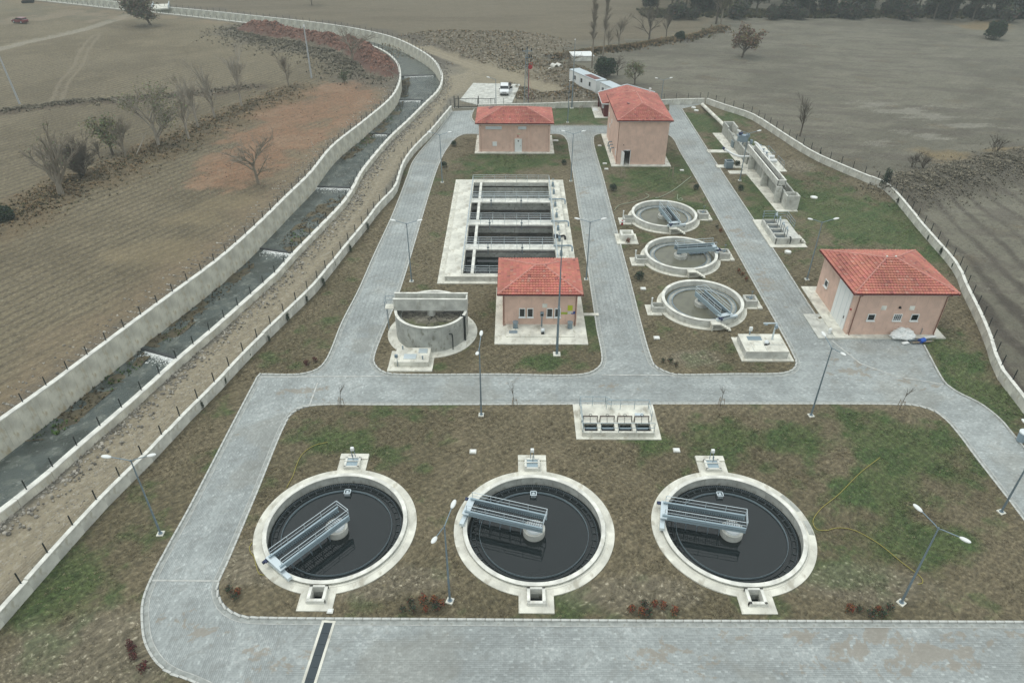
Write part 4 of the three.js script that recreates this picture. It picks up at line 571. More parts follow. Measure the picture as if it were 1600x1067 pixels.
function hipRoof(t, x0, x1, z0, z1, ye, yr, ax, hue = [0.42, 0.15, 0.118]) { // ax: 'x' or 'z', the way the ridge runs
  const hd = Math.min(x1 - x0, z1 - z0) / 2, cx = (x0 + x1) / 2, cz = (z0 + z1) / 2, R0 = ax === 'x' ? V(x0 + hd, yr, cz) : V(cx, yr, z0 + hd), R1 = ax === 'x' ? V(x1 - hd, yr, cz) : V(cx, yr, z1 - hd);
  const FL = V(x0, ye, z1), FR = V(x1, ye, z1), BL = V(x0, ye, z0), BR = V(x1, ye, z0), sl = ax === 'x' ? [[FL, FR, R1, R0], [BR, BL, R0, R1], [BL, FL, R0, R0], [FR, BR, R1, R1]] : [[FL, FR, R1, R1], [BR, BL, R0, R0], [BL, FL, R1, R0], [FR, BR, R0, R1]];
  const pos = []; const tri = (a, b, c) => pos.push(a.x, a.y, a.z, b.x, b.y, b.z, c.x, c.y, c.z); for (const [a, b, c, d] of sl) { tri(a, b, c); if (c !== d) tri(a, c, d); }
  const g = new THREE.BufferGeometry(); g.setAttribute('position', new THREE.Float32BufferAttribute(pos, 3)); g.computeVertexNormals();
  const roof = part(t, 'roof', J(g, B(x1 - x0, 0.12, z1 - z0, cx, ye - 0.06, cz)), MAT.deck); stuffPart(part(roof, 'roof_tiles', roofTiles(sl, hue), MAT.tile));
  const hips = ax === 'x' ? [[FL, R0], [BL, R0], [FR, R1], [BR, R1], [R0, R1]] : [[BL, R0], [BR, R0], [FL, R1], [FR, R1], [R0, R1]];
  stuffPart(part(roof, 'ridge_tiles', J(hips.flatMap(([a, b]) => a.distanceTo(b) > 0.3 ? caps(a.clone().add(V(0, 0.05, 0)), b.clone().add(V(0, 0.05, 0))) : [])), MAT.ridge));
  const gut = (a, b, c, d) => J(B(Math.abs(c - a) + 0.14, 0.1, 0.1, (a + c) / 2, ye - 0.05, b), B(0.1, 0.1, Math.abs(d - b), c, ye - 0.05, (b + d) / 2));
  part(roof, 'gutter', J(B(x1 - x0 + 0.2, 0.11, 0.1, cx, ye - 0.04, z1 + 0.05), B(x1 - x0 + 0.2, 0.11, 0.1, cx, ye - 0.04, z0 - 0.05), B(0.1, 0.11, z1 - z0, x0 - 0.05, ye - 0.04, cz), B(0.1, 0.11, z1 - z0, x1 + 0.05, ye - 0.04, cz)), MAT.brick);
  part(roof, 'soffit', J(B(x1 - x0 - 0.06, 0.08, z1 - z0 - 0.06, cx, ye - 0.16, cz)), MAT.whiteMetal); return roof;
}
const skylight = (roof, x, y, z, ry, rx) => part(roof, 'roof_hatch', J(RB(0.7, 0.1, 0.9, 0.03).rotateX(rx).rotateY(ry).translate(x, y, z)), std({ color: 0x7a4a48, roughness: 0.5 }));
function windowAt(t, x, y, z, w, h, turn = 0, bars = false) { // a framed window proud of the wall; turn 0 faces the camera
  const p = part(t, 'window', J(B(w, 0.07, 0.1, 0, h / 2 - 0.035, 0), B(w, 0.07, 0.1, 0, -h / 2 + 0.035, 0), B(0.07, h - 0.14, 0.1, -w / 2 + 0.035, 0, 0), B(0.07, h - 0.14, 0.1, w / 2 - 0.035, 0, 0)), MAT.white); p.position.set(x, y, z); p.rotation.y = turn;
  part(p, 'pane', B(w - 0.14, h - 0.14, 0.02, 0, 0, 0.0), MAT.glass); part(p, 'sill', J(RB(w + 0.12, 0.06, 0.2, 0.015, 0, -h / 2 - 0.03, 0.07)), MAT.white); if (bars) part(p, 'bars', J(...[-1, 0, 1].map(k => B(0.03, h - 0.14, 0.04, k * w * 0.22, 0, 0.03)), ...[-1, 1].map(k => B(w - 0.14, 0.03, 0.04, 0, k * h * 0.17, 0.035))), MAT.whiteMetal); return p;
}
function walls(t, x0, x1, z0, z1, y1, o = {}) { part(t, 'wall', J(B(x1 - x0, y1 - 0.05, z1 - z0, (x0 + x1) / 2, (y1 + 0.05) / 2, (z0 + z1) / 2)), o.mat || MAT.plaster); }
const plinth = (t, x0, x1, z0, z1, h = 0.2) => part(t, 'plinth_slab', J(B(x1 - x0, h, z1 - z0, (x0 + x1) / 2, h / 2, (z0 + z1) / 2)), MAT.slab);
function downpipe(t, x, z, ye, dx, dz) { part(t, 'downpipe', J(tube([[x + dx * 0.45, ye - 0.1, z + dz * 0.45], [x + dx * 0.4, ye - 0.22, z + dz * 0.4], [x + dx * 0.06, ye - 0.5, z + dz * 0.06], [x + dx * 0.06, ye - 1, z + dz * 0.06], [x + dx * 0.06, 0.5, z + dz * 0.06], [x + dx * 0.06, 0.3, z + dz * 0.06], [x + dx * 0.25, 0.2, z + dz * 0.25]], 0.05, 40, 8)), std({ color: 0x7d5a4c, roughness: 0.5 })); }
{ // building behind the basin
  const t = thing('service_building', 'single storey salmon building with red hipped roof behind the basin', 'building'), zf = -114.5;
  plinth(t, -6.25, 6.85, -123, -113.75); walls(t, -5.5, 6.1, -122.2, zf, 4.95); const r = hipRoof(t, -6.0, 6.58, -122.65, -113.95, 5.0, 6.42, 'x'); skylight(r, -3.6, 5.95, -119.6, -1.2, 0.3);
  for (const [x, w] of [[-5.3, 0.42], [-0.12, 0.5], [2.62, 0.46], [5.9, 0.42]]) part(t, 'pilaster', J(B(w, 4.6, 0.1, x, 2.45, zf + 0.05)), MAT.plaster); part(t, 'band', J(B(11.6, 0.3, 0.08, 0.3, 4.62, zf + 0.04)), MAT.plaster);
  for (const [x, w] of [[-3.1, 2.65], [1.55, 1.35]]) { const l = part(t, 'louvre', J(B(w, 0.5, 0.06, x, 4.12, zf + 0.04)), MAT.whiteMetal); for (let k = 0; k < 5; k++) part(l, 'slat', J(B(w - 0.06, 0.03, 0.07, x, 3.94 + k * 0.09, zf + 0.09, 0, 0.5)), MAT.whiteMetal); }
  const d = part(t, 'door', J(B(1.06, 2.1, 0.08, 0.92, 1.25, zf + 0.05), B(0.06, 2.1, 0.12, 0.36, 1.25, zf + 0.07), B(0.06, 2.1, 0.12, 1.48, 1.25, zf + 0.07), B(1.18, 0.06, 0.12, 0.92, 2.33, zf + 0.07)), MAT.white); part(d, 'handle', B(0.05, 0.16, 0.06, 1.32, 1.2, zf + 0.12), MAT.black); part(d, 'warning_plate', J(new THREE.CircleGeometry(0.12, 16).translate(0.92, 2.0, zf + 0.095)), MAT.black);
  part(t, 'vent_panel', J(B(0.72, 0.72, 0.08, -2.95, 1.5, zf + 0.04)), MAT.white); part(t, 'door_lamp', J(B(0.5, 0.1, 0.14, 1.0, 3.15, zf + 0.07)), std({ color: 0xb8b89a })); part(t, 'alarm_bell', J(C(0.1, 0.1, 0.1, 0.85, 2.78, zf + 0.06, 14, false, 0, Math.PI / 2)), MAT.red);
  downpipe(t, -5.2, zf, 5, 0, 1); downpipe(t, 5.85, zf, 5, 0, 1);
}
{ // tall building
  const t = thing('tall_building', 'tall two storey salmon building with red hipped roof and open dark doorway', 'building'), zf = -108.8;
  plinth(t, 15.6, 25.0, -123.9, -108.0); part(t, 'wall', J(B(0.25, 7.1, 13.7, 16.575, 3.6, -115.9), B(0.25, 7.1, 13.7, 23.975, 3.6, -115.9), B(7.65, 7.1, 0.25, 20.275, 3.6, -122.875), B(1.01, 7.1, 0.25, 16.955, 3.6, zf - 0.125), B(5.64, 7.1, 0.25, 21.28, 3.6, zf - 0.125), B(1.0, 4.72, 0.25, 17.96, 4.79, zf - 0.125)), MAT.plaster); const r = hipRoof(t, 16.02, 24.5, -123.4, -108.35, 7.2, 8.65, 'z'); skylight(r, 18.55, 8.12, -114.2, Math.PI / 2, 0.33); part(r, 'vent_cap', J(C(0.12, 0.12, 0.5, 23.2, 7.9, -123.0, 12), C(0.2, 0.2, 0.14, 23.2, 8.2, -123.0, 12)), MAT.white);
  const d = part(t, 'doorway', J(B(0.08, 2.3, 0.14, 17.42, 1.35, zf + 0.05), B(0.08, 2.3, 0.14, 18.5, 1.35, zf + 0.05), B(1.16, 0.08, 0.14, 17.96, 2.46, zf + 0.05)), MAT.whiteMetal); part(d, 'door_leaf', J(B(1.0, 2.2, 0.05).rotateY(1.9).translate(17.26, 1.32, zf + 0.5)), MAT.white);
  part(t, 'wall_fitting', J(C(0.07, 0.07, 0.1, 17.35, 3.3, zf + 0.05, 12, false, 0, Math.PI / 2)), MAT.black);
  for (const z of [-121.4, -119.6, -117.6]) part(t, 'vent_panel', J(B(0.06, 0.7, 0.5, 16.42, z === -119.6 ? 3.0 : 4.3, z)), MAT.white); part(t, 'vent_panel', J(B(0.06, 1.0, 0.5, 16.42, 1.5, -110.6)), MAT.white);
  for (const z of [-115.6, -114.2, -112.6]) part(t, 'exhaust_duct', J(tube([[16.5, 1.55, z], [16.2, 1.55, z], [15.95, 1.5, z], [15.85, 1.25, z], [15.85, 0.75, z]], 0.09, 20, 8)), MAT.galv);
  downpipe(t, 16.45, -108.95, 7.2, -0.5, 0.9); downpipe(t, 24.05, -108.95, 7.2, 0.6, 0.9);
}
{ // gate house behind the tall building
  const t = thing('gate_house', 'low dark red house with red gable roof behind the tall building', 'building');
  plinth(t, 15.4, 27.3, -141.2, -133.4, 0.18); walls(t, 17.1, 27.0, -140.6, -134, 2.75, { mat: MAT.brick });
  const A = V(16.6, 2.75, -133.4), Bq = V(16.6, 2.75, -141), Cq = V(27.5, 2.75, -141), D = V(27.5, 2.75, -133.4), R0 = V(22.05, 4.15, -141), R1 = V(22.05, 4.15, -133.4), sl = [[Bq, A, R1, R0], [D, Cq, R0, R1]];
  const pos = []; for (const q of [[Bq, A, R1], [Bq, R1, R0], [D, Cq, R0], [D, R0, R1], [A, D, R1], [Bq, R0, Cq]]) for (const p of q) pos.push(p.x, p.y, p.z); const g = new THREE.BufferGeometry(); g.setAttribute('position', new THREE.Float32BufferAttribute(pos, 3)); g.computeVertexNormals();
  const r = part(t, 'roof', J(g), MAT.deck); stuffPart(part(r, 'roof_tiles', roofTiles(sl, [0.42, 0.15, 0.118]), MAT.tile)); stuffPart(part(r, 'ridge_tiles', J(caps(R1, R0)), MAT.ridge)); part(r, 'verge_board', J(bar(V(16.5, 2.85, -141.05), V(22.05, 4.3, -141.05), 0.11, 4), bar(V(27.6, 2.85, -141.05), V(22.05, 4.3, -141.05), 0.11, 4)), MAT.steelLight); part(r, 'fascia', J(B(0.12, 0.16, 7.6, 16.55, 2.7, -137.2), B(11, 0.16, 0.12, 22.05, 2.7, -133.38)), MAT.white);
  part(t, 'porch_column', J(B(0.3, 2.6, 0.3, 16.75, 1.35, -140.6)), MAT.brick); part(t, 'downpipe', J(C(0.06, 0.06, 2.6, 16.95, 1.4, -140.9, 8)), MAT.white); part(t, 'air_conditioner', J(RB(0.4, 0.6, 0.8, 0.04, 16.95, 1.9, -134.8)), MAT.whiteMetal); part(t, 'door', J(B(0.06, 2.05, 0.9, 17.08, 1.2, -136.4)), std({ color: 0x3a1512 }));
}
{ // control building in the middle
  const t = thing('control_building', 'small salmon building with pyramid tiled roof and yellow signs in the middle', 'building'), zf = -61.75;
  plinth(t, -1.75, 7.6, -69.6, -58.25, 0.16); part(t, 'terrace', J(RB(6.95, 0.14, 2.3, 0.02, 2.85, 0.2, -60.62)), MAT.slab); walls(t, -0.97, 6.63, -68.55, zf, 4.0); const r = hipRoof(t, -1.43, 7.08, -69.0, -61.3, 4.05, 5.32, 'x', [0.46, 0.16, 0.12]); part(r, 'roof_hatch', J(B(0.6, 0.06, 0.06, 5.15, 4.72, -63.7, 0.3), B(0.06, 0.06, 0.6, 4.9, 4.72, -63.8, 0.3)), MAT.brick);
  for (const x of [1.03, 1.86, 3.85, 4.66]) windowAt(t, x, 1.68, zf + 0.03, 0.64, 1.06);
  part(t, 'sign_board', J(B(0.5, 0.46, 0.04, 3.33, 2.52, zf + 0.03)), MAT.coping); part(t, 'yellow_poster', B(0.5, 0.62, 0.02, 5.92, 2.25, zf + 0.02), std({ color: 0xa9b32a })); part(t, 'green_strip', B(0.66, 0.24, 0.02, 5.35, 1.62, zf + 0.02), std({ color: 0x95a63a })); part(t, 'white_strip', B(0.5, 0.26, 0.02, 5.95, 1.68, zf + 0.025), std({ color: 0xbfc4bd })); part(t, 'blue_strip', J(B(0.5, 0.12, 0.02, 6.3, 1.6, zf + 0.035), B(0.24, 0.2, 0.02, 6.38, 1.76, zf + 0.035)), MAT.blue);
  downpipe(t, -0.85, zf, 4.05, 0, 1); downpipe(t, 6.5, zf, 4.05, 0, 1);
  part(t, 'terrace_hatch', J(B(0.85, 0.03, 0.5, 0.12, 0.29, -60.25)), MAT.steel); part(t, 'side_step', J(RB(1.6, 0.14, 0.42, 0.02, 8.4, 0.12, -63.9)), MAT.slab);
  const p = thing('wall_pipe_hood', 'grey vent hood standing on a pipe in front of the small building', 'vent', [3.05, 0.27, -61.3]); part(p, 'pipe', J(C(0.07, 0.07, 1.3, 0, 0.65, 0, 10)), MAT.galv); part(p, 'hood', J(RB(0.34, 0.5, 0.3, 0.05, 0, 1.5, 0)), MAT.galv); part(p, 'fan_face', J(C(0.1, 0.1, 0.05, 0, 1.5, 0.16, 12, false, 0, Math.PI / 2)), MAT.black);
  const v = thing('goose_neck_vent', 'white domed goose neck vent on the terrace of the small building', 'vent', [3.12, 0.27, -60.15]); part(v, 'dome', J(new THREE.SphereGeometry(0.22, 16, 10, 0, 6.3, 0, 1.6).translate(0, 0.32, 0), C(0.22, 0.2, 0.3, 0, 0.17, 0, 16)), MAT.whiteMetal); part(v, 'painted_mouth', J(B(0.3, 0.2, 0.2, 0, 0.12, 0.22)), MAT.black);  // vent opening is a solid block, its inner darkness painted black
  for (const [x, lab] of [[0.35, 'grey metal barrel pump left of the windows on the terrace'], [5.95, 'grey metal barrel pump right of the windows on the terrace']]) { const b = thing('barrel_fan', lab, 'fan', [x, 0.27, -61.05], 0, 'barrel fans on the terrace'); part(b, 'drum', J(C(0.24, 0.24, 0.5, 0, 0.3, 0, 18)), MAT.galv); part(b, 'cap', J(C(0.3, 0.26, 0.16, 0, 0.64, 0, 18)), MAT.steel); part(b, 'foot', J(B(0.5, 0.06, 0.3, 0, 0.03, 0)), MAT.galv); }
}
{ // building at the right
  const t = thing('workshop_building', 'salmon building with large white door and tiled roof at the right', 'building'), zf = -60.2;
  plinth(t, 32.75, 43.9, -70.0, -59.55, 0.18); part(t, 'door_slab', J(B(1.9, 0.1, 4.6, 32.0, 0.06, -61.9)), MAT.conc); walls(t, 34.0, 43.0, -68.9, zf, 5.1); const r = hipRoof(t, 33.42, 43.66, -69.15, -59.8, 5.15, 6.68, 'x', [0.44, 0.16, 0.12]); skylight(r, 37.05, 6.2, -64.9, 0.15, 0.1); for (const x of [38.09, 38.99]) part(r, 'ridge_knob', new THREE.SphereGeometry(0.1, 10, 8).translate(x, 6.85, -64.48), MAT.coping);
  const d = part(t, 'sliding_door', J(B(0.08, 4.3, 3.3, 33.96, 2.3, -62.6)), MAT.white); for (let k = 0; k < 3; k++) part(d, 'door_rib', J(B(0.03, 4.2, 0.04, 33.91, 2.3, -63.6 + k)), MAT.whiteMetal); part(d, 'handle', B(0.06, 0.3, 0.08, 33.9, 1.5, -61.4), MAT.black); part(t, 'fire_bell', J(C(0.1, 0.1, 0.1, 33.95, 2.9, -60.6, 12, false, 0, 0, Math.PI / 2)), MAT.red);
  windowAt(t, 33.97, 2.3, -66.9, 0.8, 0.8, -Math.PI / 2); windowAt(t, 36.0, 2.25, zf + 0.03, 0.78, 0.78); windowAt(t, 38.62, 2.25, zf + 0.03, 0.85, 0.78, 0, true); windowAt(t, 40.35, 2.25, zf + 0.03, 0.78, 0.78);
  for (const x of [36.95, 39.75]) part(t, 'vent_panel', J(B(0.5, 0.46, 0.06, x, 3.35, zf + 0.03)), MAT.coping); part(t, 'wall_lamp', J(C(0.09, 0.14, 0.14, 38.5, 3.45, zf + 0.12, 12), B(0.1, 0.1, 0.2, 38.5, 3.5, zf + 0.08)), MAT.black);
  part(t, 'wall_pipe', J(C(0.03, 0.03, 0.7, 41.6, 0.6, zf + 0.04, 8)), MAT.galv); downpipe(t, 34.25, zf, 5.15, 0, 1); downpipe(t, 42.85, zf, 5.15, 0.3, 1);
}

// ---------------------------------------------------------------- flow splitters, pits
{
  const t = thing('flow_splitter', 'pale concrete box with four open bays and rails behind the front lawn', 'flow splitter', [8.9, 0, -46.4]);
  part(t, 'base_slab', J(B(7.1, 0.16, 4.55, 0.05, 0.08, -0.15)), MAT.slab); const y = 0.62;
  const xs = [-2.25, -0.82, 0.66, 2.1], zf = 1.72, zb = 0.42, gs = [B(6, y - 0.1, 0.22, 0, y / 2 + 0.05, zf + 0.02), B(6, y - 0.1, 2.1, 0, y / 2 + 0.05, -0.68)]; [-3, -1.53, -0.08, 1.38, 3].forEach((x, i) => gs.push(B(i % 4 ? 0.3 : 0.2, y - 0.1, zf - zb, x + (i === 0 ? 0.1 : i === 4 ? -0.1 : 0), y / 2 + 0.05, (zf + zb) / 2 - 0.02)));
  part(t, 'body', J(gs), MAT.slab); part(t, 'bay_floor', J(B(5.9, 0.04, 1.3, 0, 0.17, 1.05)), MAT.waterDark);
  for (const x of xs) { const p = part(t, 'gate_plate', J(B(1.12, 0.5, 0.05, x, y + 0.2, 0.46, 0, -0.75)), std({ color: 0xe6e3d6, roughness: 0.7 })); part(p, 'gate_frame', J(B(0.06, 0.62, 0.1, x - 0.6, y + 0.27, 0.42), B(0.06, 0.62, 0.1, x + 0.6, y + 0.27, 0.42), B(1.26, 0.06, 0.1, x, y + 0.58, 0.42), B(0.03, 0.5, 0.02, x, y + 0.22, 0.49, 0, -0.75)), std({ color: 0x4c403a, roughness: 0.6 })); part(p, 'lift_wheel', new THREE.TorusGeometry(0.12, 0.02, 6, 14).rotateX(Math.PI / 2).translate(x, y + 0.72, 0.42), MAT.fence); part(t, 'dividing_plate', J(B(0.9, 0.06, 0.1, x, y - 0.05, 1.28)), MAT.galv); }
  part(t, 'hatch', J(B(0.75, 0.04, 0.5, 2.05, y + 0.03, -0.4)), MAT.steelLight);
  const rail = (pts) => { const g = []; for (let i = 1; i < pts.length; i++) { const a = pts[i - 1], b = pts[i], n = Math.max(1, Math.round(Math.hypot(b[0] - a[0], b[1] - a[1]) / 1.35)); for (const h of [0.5, 1.0]) g.push(bar(V(a[0], y + h, a[1]), V(b[0], y + h, b[1]), 0.025)); for (let k = 0; k <= n; k++) g.push(bar(V(a[0] + (b[0] - a[0]) * k / n, y - 0.1, a[1] + (b[1] - a[1]) * k / n), V(a[0] + (b[0] - a[0]) * k / n, y + 1, a[1] + (b[1] - a[1]) * k / n), 0.025)); } part(t, 'guard_rail', J(g), MAT.steelBlue); };
  rail([[-2.95, zf + 0.08], [2.95, zf + 0.08]]); rail([[-2.98, zf], [-2.98, -1.68], [-0.75, -1.68], [-0.3, -1.2]]); rail([[-0.7, -1.25], [2.95, -1.25]]); rail([[2.95, -1.2], [2.95, 0.4]]);
}
{
  const t = thing('flow_splitter', 'concrete box with four gated bays, stair and rails beside the right road', 'flow splitter', [34.5, 0, -83.6]), y = 1.0;
  part(t, 'base_slab', J(B(4.6, 0.16, 8.2, 0.1, 0.08, -0.4)), MAT.slab); const gs = [B(0.22, y - 0.1, 5.8, -1.45, y / 2, 0.0), B(1.5, y - 0.1, 5.8, 0.85, y / 2, 0)]; for (let i = 0; i < 5; i++) gs.push(B(1.5, y - 0.1, i % 4 ? 0.26 : 0.2, -0.7, y / 2, -2.8 + i * 1.4)); part(t, 'body', J(gs), MAT.conc); part(t, 'bay_floor', J(B(1.4, 0.05, 5.6, -0.7, 0.3, 0)), MAT.waterDark);
  for (let i = 0; i < 4; i++) { const z = -2.1 + i * 1.4; part(t, 'bay_grid', J(...[-0.35, -0.12, 0.12, 0.35].map(k => B(1.3, 0.04, 0.04, -0.75, 0.75, z + k))), MAT.galv); const p = part(t, 'gate_frame', J(bar(V(-0.05, y, z - 0.4), V(-0.05, y + 0.9, z - 0.4), 0.045), bar(V(-0.05, y, z + 0.4), V(-0.05, y + 0.9, z + 0.4), 0.045), bar(V(-0.05, y + 0.85, z - 0.45), V(-0.05, y + 0.85, z + 0.45), 0.05)), MAT.galv); part(p, 'actuator', J(C(0.1, 0.1, 0.34, -0.05, y + 1.05, z, 10), RB(0.2, 0.2, 0.28, 0.04, -0.05, y + 0.95, z + 0.1)), MAT.steelLight); }
  const g = []; const seg = (a, b) => { const n = Math.max(1, Math.round(Math.hypot(b[0] - a[0], b[1] - a[1]) / 1.4)); for (const h of [0.35, 0.7, 1.05]) g.push(bar(V(a[0], y + h, a[1]), V(b[0], y + h, b[1]), 0.026)); for (let k = 0; k <= n; k++) g.push(bar(V(a[0] + (b[0] - a[0]) * k / n, y, a[1] + (b[1] - a[1]) * k / n), V(a[0] + (b[0] - a[0]) * k / n, y + 1.05, a[1] + (b[1] - a[1]) * k / n), 0.026)); }; seg([-1.5, -2.6], [-1.5, -2.95]); seg([-1.5, -2.95], [1.6, -2.95]); seg([1.6, -2.95], [1.6, 0.2]); part(t, 'guard_rail', J(g), MAT.steel);
  for (let i = 0; i < 3; i++) part(t, 'step', J(RB(0.34, 0.26, 1.0, 0.02, 1.75 + i * 0.3, 0.85 - i * 0.28 - 0.1, 2.2)), MAT.slab); part(t, 'hose', J(tube([[0.35, y + 0.05, 2.6], [0.35, y + 0.1, 2.95], [0.35, y - 0.1, 3.05], [0.35, 0.3, 3.06]], 0.07, 16)), MAT.fence);
}
{
  const t = thing('pump_pit', 'square white concrete pit with grating and swing crane beside the right road', 'pump pit', [24.7, 0, -57.6]), y = 0.98;
  part(t, 'base_slab', J(B(5.05, 0.18, 4.1, 0, 0.09, 0.05)), MAT.slab); part(t, 'body', J(RB(4.15, 0.85, 3.05, 0.03, -0.08, 0.55, 0.2)), MAT.conc); part(t, 'top_slab', J(RB(4.19, 0.06, 3.09, 0.02, -0.08, 0.985, 0.2)), MAT.slab);
  part(t, 'grating', J(...Array.from({ length: 12 }, (_, i) => B(1.35, 0.04, 0.03, -0.75, 1.03, -0.86 + i * 0.055)), B(1.4, 0.02, 0.68, -0.75, 1.02, -0.55)), MAT.steelBlue); part(t, 'joint_strip', J(B(0.02, 0.012, 1.4, -1.35, 1.02, 0.95), B(0.02, 0.012, 1.4, -0.1, 1.02, 0.95), B(0.8, 0.012, 0.03, -0.8, 1.02, 0.55), B(1.4, 0.012, 0.03, 1.1, 1.02, 0.55)), MAT.galv);
  const c = part(t, 'crane', J(C(0.08, 0.1, 1.2, 0.95, 1.6, -0.35, 12), bar(V(0.95, 2.2, -0.35), V(1.15, 2.75, -0.55), 0.09), B(1.35, 0.12, 0.1, 0.5, 2.75, -0.6)), MAT.steelLight); part(c, 'winch', J(RB(0.3, 0.34, 0.3, 0.05, 1.1, 2.45, -0.45), C(0.09, 0.09, 0.3, 0.1, 2.62, -0.6, 10, false, 0, 0, Math.PI / 2)), MAT.steel);
  part(t, 'control_post', J(C(0.06, 0.06, 0.5, -1.05, 1.25, -1.2, 10)), MAT.galv); part(t, 'control_box', J(RB(0.32, 0.42, 0.2, 0.03, -1.03, 1.7, -1.2)), MAT.white); const v = part(t, 'goose_neck_vent', J(new THREE.SphereGeometry(0.24, 16, 10, 0, 6.3, 0, 1.6).translate(0.2, 1.12, 0.32), C(0.24, 0.2, 0.14, 0.2, 1.05, 0.32, 16)), MAT.whiteMetal); part(v, 'painted_mouth', J(C(0.17, 0.17, 0.1, 0.28, 1.1, 0.46, 14, false, 0, 0.9), B(0.3, 0.1, 0.14, 0.05, 1.06, 0.62)), MAT.black);  // black disc and bar paint the dark inside of the vent opening
}
{
  const t = thing('concrete_chamber', 'small open concrete chamber on a slab between the two upper small tanks', 'chamber', [14.55, 0, -82.2]); part(t, 'base_slab', J(B(2.7, 0.16, 2.9, 0, 0.08, 0.1)), MAT.slab); part(t, 'chamber_wall', J(B(0.25, 0.9, 1.5, -0.7, 0.55, 0), B(0.25, 0.9, 1.5, 0.7, 0.55, 0), B(1.2, 0.9, 0.25, 0, 0.55, -0.62), B(1.2, 0.9, 0.25, 0, 0.55, 0.62), B(1.2, 0.05, 1.1, 0, 0.45, 0)), MAT.coping);
}
